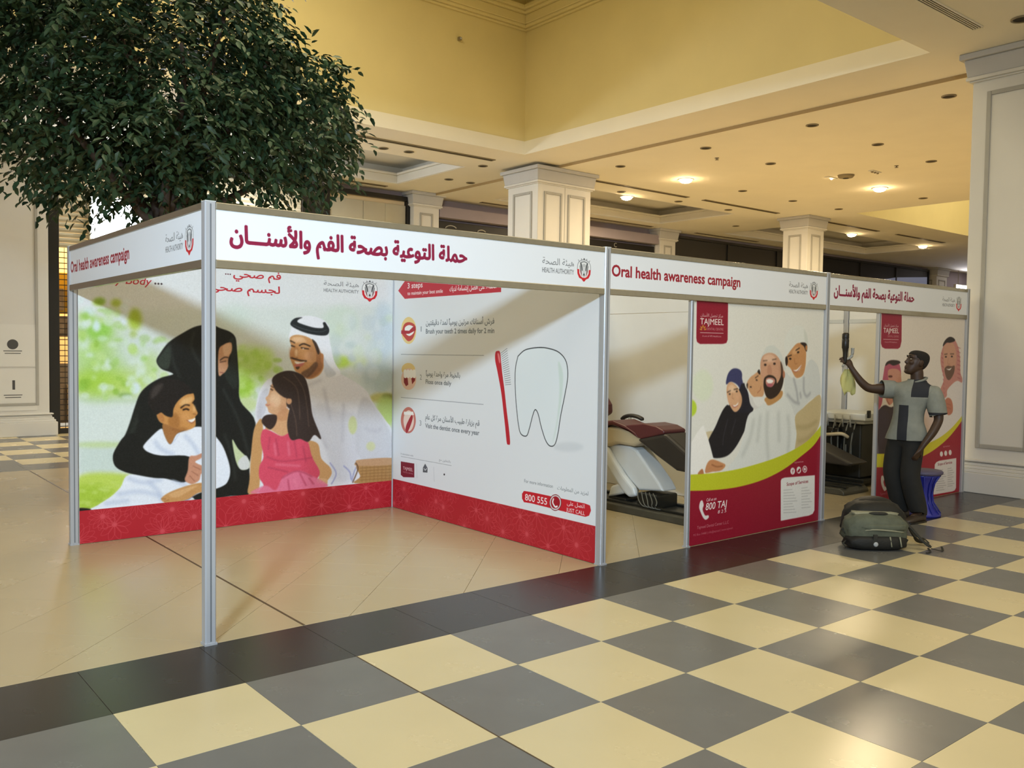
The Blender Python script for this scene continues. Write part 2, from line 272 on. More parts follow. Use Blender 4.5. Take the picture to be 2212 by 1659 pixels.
  ('P','#b6da6a',[185,1452,181,1437,170,1427,155,1423,140,1427,130,1437,126,1452,130,1466,141,1476,156,1480,170,1476,181,1466],17.1559,0.519487,1),
  ('P','#d9ebe6',[118,1767,115,1749,106,1735,94,1730,82,1735,74,1748,71,1766,74,1784,83,1798,94,1803,106,1798,115,1785],19.858,0.569345,1),
  ('P','#e2eef2',[545,1483,540,1461,529,1446,513,1440,497,1446,486,1461,482,1482,486,1504,498,1519,513,1525,529,1519,540,1504],17.8245,0.548919,1),
  ('P','#d0e4c8',[740,1568,735,1554,723,1543,705,1539,688,1543,675,1553,671,1567,675,1582,688,1592,705,1596,723,1593,735,1582],11.4067,0.619865,1),
  ('P','#8bb93c',[316,1440,312,1424,302,1412,289,1408,275,1412,266,1424,262,1440,266,1457,276,1468,289,1473,302,1468,312,1457],16.7539,0.567741,1),
  ('P','#c9e29a',[265,1219,261,1207,250,1198,234,1195,219,1199,208,1208,203,1221,208,1233,219,1242,234,1245,250,1241,261,1232],16.2083,0.382714,1),
  ('P','#8bb93c',[340,1220,337,1208,328,1198,316,1195,304,1199,295,1209,292,1221,295,1234,304,1244,316,1247,328,1243,337,1233],11.7462,0.659149,1),
  ('P','#b6da6a',[500,1552,495,1532,480,1518,461,1513,441,1518,427,1532,422,1551,427,1571,441,1585,461,1591,480,1586,495,1571],19.5333,0.405463,1),
  ('P','#b6da6a',[484,1575,479,1553,465,1537,447,1531,428,1537,414,1553,409,1574,414,1596,428,1612,447,1618,466,1613,480,1597],11.1682,0.578045,1),
  ('P','#d9ebe6',[553,1372,547,1354,532,1341,512,1337,491,1342,476,1355,471,1373,476,1390,491,1403,512,1408,532,1403,547,1390],18.8104,0.433102,1),
  ('P','#e2eef2',[402,1794,399,1782,391,1773,380,1769,370,1772,362,1781,359,1793,362,1805,370,1814,381,1818,391,1815,399,1806],16.268,0.698757,1),
  ('P','#a6d06a',[723,1656,717,1643,700,1634,677,1630,654,1633,638,1642,632,1654,638,1667,655,1676,677,1680,700,1677,717,1668],14.3829,0.555847,1),
  ('P','#d0e4c8',[245,1253,241,1237,228,1225,211,1221,194,1226,181,1238,177,1255,181,1271,194,1283,211,1287,228,1282,241,1270],13.643,0.682873,1),
  ('P','#e2eef2',[116,1196,112,1184,101,1176,85,1173,70,1176,58,1185,54,1197,59,1209,70,1217,85,1220,101,1216,112,1208],10.9134,0.440266,1),
  ('P','#b6da6a',[209,1230,206,1219,200,1211,191,1208,182,1211,175,1219,173,1230,175,1241,182,1249,191,1252,200,1248,206,1240],12.9921,0.681775,1),
  ('P','#d9ebe6',[165,1339,163,1328,158,1321,151,1318,144,1321,139,1329,137,1340,139,1350,144,1358,151,1361,158,1358,163,1350],17.5131,0.421921,1),
  ('P','#d9ebe6',[256,1268,252,1251,240,1240,224,1235,208,1240,197,1252,193,1269,197,1286,209,1298,225,1302,240,1297,252,1285],11.7232,0.402219,1),
  ('P','#b6da6a',[359,1866,355,1848,343,1835,328,1830,312,1834,301,1846,297,1864,301,1881,313,1894,328,1900,344,1896,355,1883],17.2371,0.543324,1),
  ('P','#d9ebe6',[419,1848,415,1840,404,1833,390,1831,375,1832,365,1838,361,1847,365,1855,375,1862,390,1864,404,1863,415,1857],11.6803,0.656174,1),
  ('P','#d9ebe6',[256,1655,250,1643,236,1634,216,1630,197,1633,182,1642,177,1654,183,1666,197,1675,217,1679,236,1676,250,1667],13.8681,0.49808,1),
  ('P','#9ccb58',[81,1273,78,1254,70,1241,59,1236,48,1241,40,1255,37,1273,40,1292,48,1305,59,1310,70,1305,78,1291],10.8582,0.390588,1),
  ('P','#8bb93c',[241,1957,235,1943,221,1933,201,1928,181,1931,167,1940,161,1954,167,1968,181,1979,201,1983,221,1981,236,1971],17.317,0.654346,1),
  ('P','#e2eef2',[559,1411,553,1391,538,1376,518,1371,497,1377,482,1391,477,1411,483,1431,498,1446,518,1451,538,1446,553,1431],15.8723,0.387507,1),
  ('P','#d9ebe6',[514,1237,508,1217,492,1202,470,1198,449,1203,433,1218,427,1238,433,1258,449,1272,471,1277,492,1272,508,1257],14.1341,0.608328,1),
  ('P','#d9ebe6',[480,1326,475,1312,461,1301,442,1297,423,1302,409,1312,404,1327,409,1342,423,1352,442,1356,461,1352,475,1341],18.3375,0.632562,1),
  ('P','#e2eef2',[138,1775,133,1758,119,1745,99,1741,80,1745,66,1756,60,1773,66,1790,80,1802,100,1807,119,1803,133,1792],16.9873,0.561638,1),
  ('P','#e2eef2',[447,1177,441,1167,425,1160,404,1158,383,1161,367,1169,362,1179,367,1189,383,1196,404,1198,426,1195,441,1187],10.4316,0.531695,1),
  ('P','#9ccb58',[644,1399,641,1391,634,1384,623,1382,613,1385,605,1391,602,1400,605,1408,613,1414,623,1417,634,1414,641,1408],17.8159,0.667962,1),
  ('P','#9ccb58',[753,1303,751,1292,745,1284,736,1281,727,1284,721,1292,719,1303,721,1314,727,1322,736,1325,745,1322,751,1314],12.7422,0.684062,1),
  ('P','#9ccb58',[700,1182,696,1172,685,1165,670,1163,655,1166,644,1173,640,1183,644,1193,655,1200,670,1202,685,1199,696,1192],13.5983,0.661557,1),
  ('P','#d9ebe6',[607,1314,601,1296,586,1284,565,1280,544,1285,529,1297,523,1315,529,1332,544,1344,565,1348,586,1343,601,1331],14.0263,0.410503,1),
  ('P','#d9ebe6',[415,1921,411,1909,399,1900,384,1896,368,1899,357,1907,353,1918,357,1930,368,1939,384,1943,399,1940,411,1932],12.0758,0.596182,1),
  ('P','#d0e4c8',[303,1797,297,1775,283,1760,262,1753,242,1759,228,1773,223,1794,228,1815,243,1831,263,1837,283,1832,298,1817],12.7595,0.614524,1),
  ('P','#a6d06a',[344,1468,341,1451,332,1439,320,1435,309,1439,300,1451,297,1468,300,1484,309,1496,321,1501,332,1496,341,1484],12.5599,0.528892,1),
  ('P','#d9ebe6',[96,1752,92,1736,80,1723,63,1719,47,1723,35,1734,31,1751,35,1767,47,1779,64,1784,80,1780,92,1769],16.1292,0.459472,1),
  ('P','#b6da6a',[741,1340,736,1318,722,1302,703,1296,685,1302,671,1319,666,1340,671,1362,685,1378,704,1384,722,1378,736,1362],12.536,0.425642,1),
  ('P','#e2eef2',[502,1357,500,1341,495,1329,487,1325,480,1329,475,1341,473,1357,475,1373,480,1385,488,1389,495,1385,500,1373],12.0373,0.382729,1),
  ('P','#e2eef2',[425,1896,422,1880,413,1868,401,1863,390,1867,382,1879,379,1894,382,1910,390,1922,402,1927,413,1923,422,1912],16.6064,0.667456,1),
  ('P','#8bb93c',[131,1295,125,1277,111,1264,91,1260,71,1265,57,1278,52,1296,57,1314,72,1327,92,1332,111,1327,126,1313],17.5593,0.630432,1),
  ('P','#e2eef2',[498,1465,492,1455,475,1448,453,1445,431,1448,414,1455,408,1465,414,1475,431,1482,453,1485,476,1482,492,1475],17.5543,0.36733,1),
  ('P','#9ccb58',[112,1833,108,1822,96,1814,79,1810,63,1813,51,1820,47,1831,51,1842,63,1851,80,1854,96,1852,108,1844],19.2113,0.584633,1),
  ('P','#8bb93c',[407,1291,403,1275,394,1263,381,1259,368,1263,358,1276,355,1292,358,1308,368,1320,381,1324,394,1320,404,1308],14.9589,0.463299,1),
  ('P','#9ccb58',[374,1646,369,1638,356,1632,337,1629,319,1631,306,1637,301,1644,306,1652,319,1658,338,1661,356,1659,370,1654],11.5292,0.426737,1),
  ('P','#c9e29a',[245,1510,239,1493,224,1481,203,1476,183,1480,167,1493,162,1510,168,1527,183,1540,204,1545,224,1540,239,1528],13.8369,0.537451,1),
  ('P','#e2eef2',[138,1784,135,1769,128,1758,119,1754,109,1757,102,1768,100,1783,103,1798,109,1809,119,1813,128,1810,135,1799],10.212,0.391222,1),
  ('P','#e2eef2',[285,1418,279,1403,264,1393,243,1389,222,1393,207,1404,202,1418,207,1433,223,1444,243,1447,264,1443,280,1433],10.4136,0.457182,1),
  ('P','#8bb93c',[591,1660,584,1643,568,1630,545,1625,522,1630,505,1642,499,1658,505,1675,522,1687,545,1692,568,1688,584,1676],13.5064,0.352048,1),
  ('P','#a6d06a',[550,1615,547,1602,540,1593,529,1589,519,1593,511,1602,508,1614,511,1626,519,1636,529,1639,540,1636,547,1627],15.976,0.369019,1),
  ('P','#9ccb58',[115,1833,112,1817,106,1805,96,1800,87,1804,80,1816,78,1832,80,1848,87,1860,97,1864,106,1860,113,1849],16.0009,0.559727,1),
  ('P','#8bb93c',[374,1329,369,1320,357,1313,341,1311,324,1313,312,1320,308,1330,312,1339,325,1346,341,1348,357,1345,369,1338],16.0515,0.431729,1),
  ('P','#e2eef2',[579,1539,577,1526,569,1516,559,1513,549,1516,542,1526,540,1538,542,1551,550,1560,560,1564,569,1561,577,1551],16.7575,0.540521,1),
  ('P','#d9ebe6',[755,1212,751,1189,738,1173,721,1167,704,1174,691,1191,687,1213,691,1235,704,1251,721,1257,738,1251,751,1234],10.3213,0.403244,1),
  ('P','#d0e4c8',[465,1285,461,1276,450,1269,436,1267,421,1270,411,1277,407,1286,411,1295,421,1302,436,1304,450,1301,461,1294],18.8309,0.558487,1),
  ('P','#9ccb58',[570,1493,565,1480,554,1471,538,1467,522,1471,511,1480,507,1493,511,1505,523,1515,538,1518,554,1515,565,1506],19.3875,0.598216,1),
  ('P','#8bb93c',[101,1304,97,1293,86,1285,72,1282,57,1285,47,1293,43,1305,47,1315,58,1323,72,1326,87,1323,97,1315],10.5728,0.516412,1),
  ('P','#9ccb58',[409,1745,403,1733,388,1725,368,1721,347,1724,332,1732,327,1743,333,1755,348,1764,368,1767,389,1765,404,1757],14.1697,0.350929,1),
  ('P','#e2eef2',[423,1285,420,1272,414,1262,406,1258,398,1262,392,1272,390,1286,392,1300,398,1310,406,1314,414,1310,420,1299],10.8004,0.498561,1),
  ('P','#8bb93c',[657,1198,655,1176,647,1161,636,1155,626,1161,618,1177,615,1199,618,1220,626,1236,636,1242,647,1236,655,1220],19.2285,0.699505,1),
  ('P','#d9ebe6',[80,1954,76,1939,66,1928,51,1924,37,1927,27,1937,24,1952,27,1967,38,1978,52,1982,66,1979,76,1969],10.6482,0.533149,1),
  ('P','#c9e29a',[304,1833,300,1818,289,1806,274,1802,260,1805,249,1816,245,1831,249,1847,260,1858,275,1863,289,1859,300,1848],16.8979,0.37256,1),
  ('P','#a9cf50',[1544,1539,1538,1524,1522,1512,1500,1508,1478,1512,1462,1523,1456,1538,1462,1553,1478,1565,1500,1569,1522,1565,1538,1554],14.1093,0.499503,1),
  ('P','#a9cf50',[1415,1332,1410,1324,1398,1318,1381,1316,1365,1318,1352,1324,1348,1333,1352,1341,1365,1346,1381,1349,1398,1346,1410,1340],10.3453,0.381697,1),
  ('P','#cfe2a2',[1628,1241,1622,1231,1606,1224,1583,1222,1561,1225,1544,1233,1538,1243,1544,1253,1561,1260,1583,1263,1606,1260,1622,1252],12.9,0.437101,1),
  ('P','#93bf3a',[1768,1391,1762,1374,1745,1363,1722,1358,1698,1363,1681,1375,1675,1391,1681,1408,1698,1419,1721,1424,1745,1419,1762,1407],10.2071,0.467389,1),
  ('P','#93bf3a',[1759,1481,1753,1470,1736,1462,1714,1460,1691,1462,1675,1470,1669,1481,1675,1491,1691,1499,1714,1502,1736,1499,1753,1491],11.284,0.587318,1),
  ('P','#93bf3a',[1702,1272,1697,1260,1684,1252,1667,1249,1649,1252,1636,1261,1631,1273,1636,1285,1649,1294,1666,1297,1684,1293,1697,1284],16.8831,0.349748,1),
  ('P','#cfe2a2',[1402,1493,1397,1483,1385,1475,1367,1472,1350,1475,1338,1483,1333,1493,1338,1504,1350,1512,1367,1515,1384,1512,1397,1504],13.5301,0.592405,1),
  ('P','#a9cf50',[1492,1361,1486,1353,1471,1347,1451,1345,1430,1347,1415,1353,1409,1361,1415,1369,1430,1375,1450,1377,1471,1375,1486,1369],15.2412,0.466747,1),
  ('P','#93bf3a',[1444,1488,1440,1471,1430,1459,1416,1454,1402,1459,1392,1471,1389,1488,1392,1504,1402,1516,1416,1521,1430,1516,1440,1504],17.5887,0.429696,1),
  ('P','#a9cf50',[1548,1442,1546,1433,1538,1427,1529,1425,1519,1427,1511,1434,1509,1442,1511,1451,1519,1458,1529,1460,1538,1458,1546,1451],10.0377,0.598044,1),
  ('P','#bcdb74',[1544,1260,1538,1247,1522,1238,1500,1235,1477,1239,1461,1249,1455,1262,1461,1274,1477,1283,1500,1286,1522,1283,1538,1273],12.7955,0.504651,1),
  ('P','#93bf3a',[1362,1434,1358,1419,1346,1408,1330,1405,1314,1409,1302,1419,1298,1434,1302,1448,1314,1459,1330,1463,1346,1459,1358,1448],17.4947,0.429832,1),
  ('P','#a9cf50',[1648,1420,1644,1404,1633,1393,1618,1389,1603,1393,1592,1404,1588,1420,1592,1435,1603,1446,1618,1450,1633,1446,1644,1435],16.0098,0.327631,1),
  ('P','#93bf3a',[1406,1542,1401,1524,1387,1510,1369,1505,1350,1510,1337,1523,1332,1541,1337,1560,1350,1573,1369,1578,1387,1573,1401,1560],17.0677,0.395316,1),
  ('P','#93bf3a',[1637,1188,1631,1170,1615,1157,1594,1152,1572,1158,1556,1171,1551,1190,1556,1208,1572,1221,1594,1225,1615,1220,1631,1206],16.3851,0.402221,1),
  ('P','#a9cf50',[1513,1366,1508,1352,1495,1342,1476,1338,1458,1342,1444,1353,1439,1367,1444,1381,1458,1391,1476,1394,1495,1390,1508,1380],15.7396,0.56356,1),
  ('P','#93bf3a',[1581,1313,1578,1300,1569,1291,1556,1288,1543,1292,1534,1301,1531,1314,1534,1327,1543,1336,1556,1339,1568,1335,1578,1326],10.2843,0.563344,1),
  ('P','#bcdb74',[1612,1289,1608,1270,1595,1257,1577,1252,1560,1257,1547,1271,1543,1290,1547,1309,1560,1322,1577,1327,1595,1322,1608,1308],11.8512,0.455389,1),
  ('P','#a9cf50',[1728,1397,1724,1376,1712,1360,1696,1355,1680,1361,1669,1376,1664,1397,1669,1419,1680,1434,1696,1440,1712,1434,1724,1418],16.7144,0.429302,1),
  ('P','#cfe2a2',[1492,1194,1489,1181,1481,1172,1469,1169,1458,1173,1450,1182,1447,1195,1450,1208,1458,1217,1469,1220,1481,1216,1489,1207],11.2225,0.462378,1),
  ('P','#93bf3a',[1747,1173,1742,1154,1727,1140,1707,1135,1687,1141,1672,1155,1667,1175,1672,1194,1687,1207,1707,1212,1727,1207,1742,1192],17.7599,0.578631,1),
  ('P','#a9cf50',[1661,1440,1656,1423,1642,1410,1622,1406,1603,1410,1589,1423,1584,1440,1589,1458,1603,1470,1622,1475,1641,1470,1656,1458],12.0347,0.486469,1),
  ('P','#bcdb74',[1443,1303,1437,1289,1423,1279,1402,1275,1382,1279,1368,1290,1362,1304,1368,1318,1382,1329,1402,1332,1422,1328,1437,1318],15.4907,0.471631,1),
  ('P','#bcdb74',[1419,1599,1414,1589,1400,1581,1381,1578,1362,1581,1348,1588,1343,1598,1348,1608,1362,1616,1381,1619,1400,1616,1414,1609],16.5368,0.551539,1),
  ('P','#a9cf50',[1591,1475,1586,1466,1573,1460,1555,1457,1537,1460,1524,1466,1519,1475,1524,1483,1537,1490,1555,1492,1573,1490,1586,1483],10.8889,0.520963,1),
  ('P','#a9cf50',[1456,1383,1452,1373,1440,1365,1424,1363,1408,1366,1396,1373,1392,1383,1396,1394,1408,1401,1424,1404,1440,1401,1452,1393],11.5701,0.556092,1),
  ('P','#a9cf50',[1562,1513,1558,1501,1546,1491,1531,1488,1515,1491,1504,1501,1499,1513,1504,1526,1515,1535,1531,1538,1546,1535,1558,1526],12.1221,0.421755,1),
  ('P','#cfe2a2',[1416,1254,1411,1237,1398,1224,1381,1220,1363,1225,1351,1238,1346,1256,1351,1273,1363,1286,1381,1290,1398,1285,1411,1272],14.9332,0.379181,1),
  ('P','#a9cf50',[1393,1152,1388,1139,1373,1130,1352,1127,1332,1131,1317,1141,1311,1154,1317,1167,1332,1176,1352,1180,1373,1176,1388,1165],11.655,0.374421,1),
  ('P','#a9cf50',[1565,1422,1559,1404,1543,1390,1521,1385,1499,1390,1484,1404,1478,1422,1483,1441,1499,1454,1521,1459,1543,1454,1559,1441],15.7378,0.325472,1),
  ('P','#93bf3a',[1423,1185,1418,1171,1405,1161,1387,1158,1369,1162,1356,1172,1351,1186,1356,1200,1369,1210,1387,1213,1405,1209,1418,1199],16.55,0.575368,1),
  ('P','#bcdb74',[1405,1534,1401,1519,1388,1507,1371,1503,1354,1507,1342,1518,1337,1534,1342,1549,1354,1560,1371,1564,1388,1560,1401,1549],17.4043,0.441604,1),
  ('P','#93bf3a',[1527,1164,1523,1147,1515,1135,1503,1130,1491,1135,1482,1148,1479,1165,1482,1181,1490,1194,1502,1198,1514,1193,1523,1181],12.161,0.302228,1),
  ('P','#cfe2a2',[1524,1341,1519,1323,1505,1310,1485,1306,1466,1311,1452,1324,1446,1342,1451,1359,1466,1372,1485,1377,1505,1372,1519,1359],10.954,0.454003,1),
  ('P','#bcdb74',[1439,1172,1434,1159,1421,1149,1403,1146,1385,1150,1372,1160,1367,1174,1372,1187,1385,1196,1403,1200,1421,1196,1434,1186],14.3502,0.495232,1),
  ('P','#a9cf50',[1603,1514,1599,1505,1587,1498,1570,1496,1554,1498,1542,1505,1538,1514,1542,1523,1554,1530,1570,1532,1587,1530,1599,1523],12.4499,0.324181,1),
  ('P','#a9cf50',[1535,1558,1531,1538,1522,1524,1510,1519,1497,1524,1488,1538,1485,1557,1488,1577,1497,1591,1510,1596,1522,1591,1531,1577],16.1503,0.356286,1),
  ('P','#cfe2a2',[1683,1331,1679,1319,1667,1310,1651,1307,1634,1310,1622,1319,1618,1331,1622,1343,1634,1352,1651,1355,1667,1352,1679,1343],10.816,0.408752,1),
  ('P','#cfe2a2',[1695,1258,1689,1240,1672,1226,1650,1222,1627,1227,1611,1241,1605,1260,1611,1278,1627,1291,1650,1296,1672,1291,1689,1277],16.7959,0.447189,1),
  ('P','#bcdb74',[1451,1165,1448,1156,1438,1150,1425,1148,1412,1151,1403,1158,1399,1166,1402,1175,1412,1181,1425,1183,1438,1180,1448,1174],11.6874,0.518643,1),
  ('P','#dfe7e6',[2602,1510,2593,1472,2570,1443,2538,1433,2507,1443,2483,1472,2475,1510,2483,1548,2506,1577,2537,1587,2569,1577,2593,1549],21.782,0.407433,1),
  ('P','#cbd9d6',[2804,1632,2794,1603,2766,1581,2729,1573,2691,1580,2664,1601,2653,1630,2663,1660,2690,1681,2728,1690,2765,1683,2793,1661],18.6014,0.327999,1),
  ('P','#c2d0d8',[2730,1351,2723,1322,2701,1300,2671,1293,2642,1301,2620,1323,2612,1352,2619,1381,2641,1403,2670,1410,2700,1402,2722,1381],25.649,0.321443,1),
  ('P','#c2d0d8',[2525,1499,2518,1484,2501,1473,2477,1469,2453,1473,2436,1484,2429,1499,2436,1513,2453,1524,2477,1528,2501,1525,2518,1514],19.8304,0.521815,1),
  ('P','#cbd9d6',[2732,1546,2726,1512,2708,1488,2683,1479,2658,1487,2639,1512,2632,1545,2639,1578,2657,1603,2682,1612,2707,1603,2725,1579],19.9886,0.341988,1),
  ('P','#b9cbc8',[2594,1409,2587,1385,2568,1367,2541,1360,2515,1367,2496,1385,2489,1409,2496,1434,2515,1452,2541,1458,2567,1452,2586,1434],18.0703,0.46167,1),
  ('P','#c2d0d8',[2769,1480,2763,1440,2747,1411,2725,1401,2703,1411,2687,1440,2681,1480,2687,1519,2702,1548,2724,1558,2746,1548,2762,1519],16.3395,0.423327,1),
  ('P','#cbd9d6',[2438,1334,2433,1318,2418,1306,2399,1302,2380,1307,2366,1319,2360,1335,2365,1351,2380,1362,2399,1366,2418,1362,2432,1350],23.3031,0.404751,1),
  ('P','#b9cbc8',[2527,1640,2520,1625,2501,1613,2475,1609,2449,1613,2429,1624,2422,1639,2429,1654,2448,1666,2474,1670,2501,1667,2520,1656],23.3806,0.334539,1),
  ('P','#dfe7e6',[2566,1711,2557,1669,2532,1638,2498,1626,2464,1637,2439,1667,2429,1708,2438,1750,2463,1781,2497,1793,2531,1783,2556,1752],20.4463,0.390571,1),
  ('P','#dfe7e6',[2803,1823,2798,1790,2783,1765,2762,1756,2741,1764,2726,1788,2720,1821,2725,1855,2740,1880,2761,1889,2782,1881,2797,1857],21.1384,0.492965,1),
  ('P','#c2d0d8',[2304,1409,2300,1375,2288,1350,2271,1341,2254,1350,2242,1375,2237,1409,2241,1443,2254,1468,2270,1477,2287,1468,2300,1443],18.7998,0.486082,1),
  ('P','#d2e0c2',[2941,1901,2935,1881,2917,1865,2892,1859,2868,1864,2850,1878,2843,1898,2850,1918,2867,1933,2892,1939,2916,1935,2934,1921],24.3144,0.535689,1),
  ('P','#b9cbc8',[2361,1231,2353,1190,2332,1160,2302,1150,2273,1161,2252,1192,2244,1233,2251,1274,2272,1303,2302,1314,2331,1303,2353,1272],24.2026,0.519461,1),
  ('P','#d2e0c2',[2695,1707,2689,1692,2674,1680,2652,1676,2631,1679,2616,1690,2610,1706,2616,1721,2631,1733,2652,1737,2673,1734,2689,1723],19.4117,0.363964,1),
  ('P','#c2d0d8',[2525,1847,2519,1807,2504,1778,2483,1767,2463,1777,2447,1806,2441,1845,2447,1884,2462,1914,2482,1925,2503,1915,2519,1887],21.6338,0.359314,1),
  ('P','#c2d0d8',[2342,1534,2336,1493,2320,1464,2297,1453,2274,1464,2258,1493,2251,1533,2257,1573,2274,1603,2296,1614,2319,1603,2336,1574],17.239,0.397391,1),
  ('P','#d2e0c2',[2818,1517,2809,1474,2786,1442,2754,1431,2723,1443,2699,1474,2690,1517,2698,1559,2721,1591,2753,1603,2785,1591,2809,1560],22.7348,0.419136,1),
  ('P','#b9cbc8',[2410,1285,2401,1269,2377,1257,2345,1253,2312,1258,2288,1270,2280,1287,2288,1303,2312,1315,2344,1319,2377,1314,2401,1302],22.8654,0.449728,1),
  ('P','#dfe7e6',[2769,1515,2762,1481,2745,1455,2720,1446,2696,1455,2677,1480,2671,1515,2677,1550,2695,1575,2719,1584,2744,1575,2762,1550],22.9225,0.527037,1),
  ('P','#c2d0d8',[2534,1508,2527,1484,2509,1466,2485,1460,2460,1466,2442,1484,2435,1508,2442,1532,2460,1550,2484,1556,2509,1550,2527,1533],22.2096,0.393392,1),
  ('P','#dfe7e6',[2848,1645,2842,1619,2825,1600,2802,1593,2778,1600,2761,1618,2755,1644,2761,1670,2778,1689,2801,1697,2824,1690,2841,1671],16.7599,0.364536,1),
  ('P','#b9cbc8',[2910,1274,2901,1244,2876,1222,2842,1215,2808,1224,2783,1246,2773,1276,2782,1306,2807,1328,2841,1336,2876,1327,2901,1305],21.8761,0.400325,1),
  ('P','#b9cbc8',[2887,1244,2877,1202,2851,1172,2814,1162,2777,1174,2750,1204,2740,1246,2750,1287,2776,1317,2813,1328,2849,1317,2877,1286],18.5577,0.535445,1),
  ('P','#d2e0c2',[2421,1815,2413,1798,2390,1786,2360,1781,2329,1784,2307,1796,2299,1812,2307,1828,2329,1840,2359,1846,2390,1842,2412,1831],25.6229,0.304276,1),
  ('P','#dfe7e6',[2474,1654,2470,1624,2456,1602,2438,1594,2420,1602,2407,1623,2402,1653,2406,1682,2419,1704,2438,1712,2456,1704,2469,1683],20.6809,0.340516,1),
  ('P','#b9cbc8',[2515,1629,2507,1612,2486,1598,2457,1593,2428,1598,2407,1610,2400,1628,2407,1646,2428,1659,2457,1664,2486,1660,2507,1647],25.2062,0.467486,1),
  ('P','#dfe7e6',[2602,1391,2597,1357,2583,1332,2563,1323,2543,1333,2529,1358,2523,1392,2528,1426,2542,1450,2562,1460,2582,1450,2597,1425],20.0897,0.513202,1),
  ('P','#b9cbc8',[2370,1498,2363,1461,2343,1433,2316,1423,2289,1433,2269,1461,2261,1498,2268,1535,2288,1563,2315,1573,2342,1563,2363,1536],23.1031,0.507294,1),
  ('P','#d2e0c2',[2378,1762,2373,1736,2357,1716,2337,1709,2316,1716,2301,1735,2295,1761,2301,1787,2316,1806,2336,1814,2357,1807,2372,1788],21.4687,0.377396,1),
  ('P','#c2d0d8',[2934,1314,2924,1294,2896,1280,2858,1275,2820,1281,2792,1296,2782,1316,2792,1335,2819,1349,2857,1354,2896,1349,2924,1334],22.629,0.525027,1),
  ('P','#cbd9d6',[2732,1224,2728,1194,2715,1172,2697,1164,2679,1173,2665,1195,2660,1225,2665,1255,2678,1277,2696,1285,2714,1276,2727,1254],18.9913,0.409668,1),
  ('P','#dfe7e6',[2786,1364,2778,1330,2754,1306,2721,1298,2688,1307,2663,1332,2654,1364,2663,1397,2687,1421,2720,1430,2753,1421,2777,1397],21.3114,0.471817,1),
  ('P','#dfe7e6',[2497,1868,2489,1828,2466,1798,2435,1787,2403,1797,2380,1825,2372,1864,2380,1903,2402,1933,2434,1944,2465,1935,2488,1907],17.7694,0.365906,1),
  ('P','#b9cbc8',[2877,1866,2870,1842,2852,1825,2826,1818,2801,1824,2782,1840,2775,1863,2782,1886,2800,1903,2825,1910,2851,1905,2870,1889],20.7317,0.485348,1),
  ('P','#b9cbc8',[2362,1662,2354,1619,2332,1588,2301,1577,2271,1588,2249,1618,2241,1660,2249,1702,2270,1733,2301,1745,2331,1734,2353,1704],22.5466,0.314416,1),
  ('P','#b9cbc8',[2304,1182,2294,1144,2269,1116,2234,1107,2200,1118,2174,1146,2165,1185,2174,1223,2199,1251,2234,1261,2268,1250,2294,1221],19.6093,0.476312,1),
  ('P','#c2d0d8',[2733,1853,2724,1814,2697,1785,2661,1773,2624,1783,2598,1810,2588,1849,2597,1887,2623,1916,2660,1928,2696,1919,2723,1891],20.4183,0.467495,1),
  ('P','#d2e0c2',[2611,1556,2603,1516,2581,1487,2551,1476,2520,1487,2498,1516,2489,1555,2497,1594,2519,1623,2549,1634,2580,1624,2603,1595],20.9033,0.441577,1),
  ('P','#c2d0d8',[2617,1406,2611,1374,2596,1351,2575,1342,2554,1351,2539,1374,2533,1406,2539,1438,2554,1461,2574,1470,2595,1461,2611,1438],25.9635,0.451441,1),
  ('P','#c9dd7a',[295,439,289,435,272,433,249,434,226,437,209,442,203,448,209,452,226,454,249,453,272,450,289,445],8,0.45,1),
  ('P','#c9dd7a',[316,477,312,471,304,468,293,467,281,470,273,475,270,481,273,486,281,490,293,490,304,488,312,483],8,0.45,1),
  ('P','#98b83a',[135,344,131,340,121,338,106,338,92,340,82,345,78,350,82,354,92,356,107,356,121,353,132,349],8,0.45,1),
  ('P','#b3cd4c',[272,337,267,331,254,327,236,327,218,330,204,337,200,345,204,351,218,355,236,356,254,352,267,345],8,0.45,1),
  ('P','#98b83a',[211,477,207,472,195,470,178,470,162,473,150,477,146,482,150,487,162,489,178,489,195,486,207,482],8,0.45,1),
  ('P','#b3cd4c',[241,275,236,271,222,269,203,270,184,274,170,278,165,283,170,287,184,289,203,288,222,285,236,280],8,0.45,1),
  ('P','#b3cd4c',[137,341,134,336,125,333,113,333,102,336,93,340,90,346,93,351,102,353,113,354,125,351,134,347],8,0.45,1),
  ('P','#98b83a',[291,312,285,305,269,301,248,301,226,305,211,313,205,321,211,328,226,333,248,333,269,328,285,321],8,0.45,1),
  ('P','#c9dd7a',[176,407,173,400,164,395,152,394,139,397,131,404,127,412,131,420,140,425,152,426,164,422,173,416],8,0.45,1),
  ('P','#c9dd7a',[358,448,354,442,344,438,330,438,316,441,305,446,302,453,306,458,316,462,330,462,344,459,354,454],8,0.45,1),
  ('P','#98b83a',[203,301,200,296,190,293,178,292,166,295,157,300,153,306,157,311,166,314,178,314,191,311,200,306],8,0.45,1),
  ('P','#b3cd4c',[137,326,134,320,126,316,115,316,104,319,96,324,93,331,96,337,104,341,115,341,126,339,134,333],8,0.45,1),
  ('P','#c9dd7a',[158,482,154,477,144,475,131,475,118,477,108,481,104,486,108,491,118,493,131,494,144,491,154,487],8,0.45,1),
  ('P','#c9dd7a',[120,310,118,306,112,303,104,303,95,305,89,309,87,314,89,318,95,320,104,321,112,319,118,315],8,0.45,1),
  ('P','#98b83a',[122,286,119,280,113,276,104,275,96,277,89,283,87,290,89,296,96,301,104,302,113,299,119,293],8,0.45,1),
  ('P','#c9dd7a',[267,412,262,406,250,401,233,401,216,405,204,411,200,419,204,425,216,430,233,430,250,427,262,420],8,0.45,1),
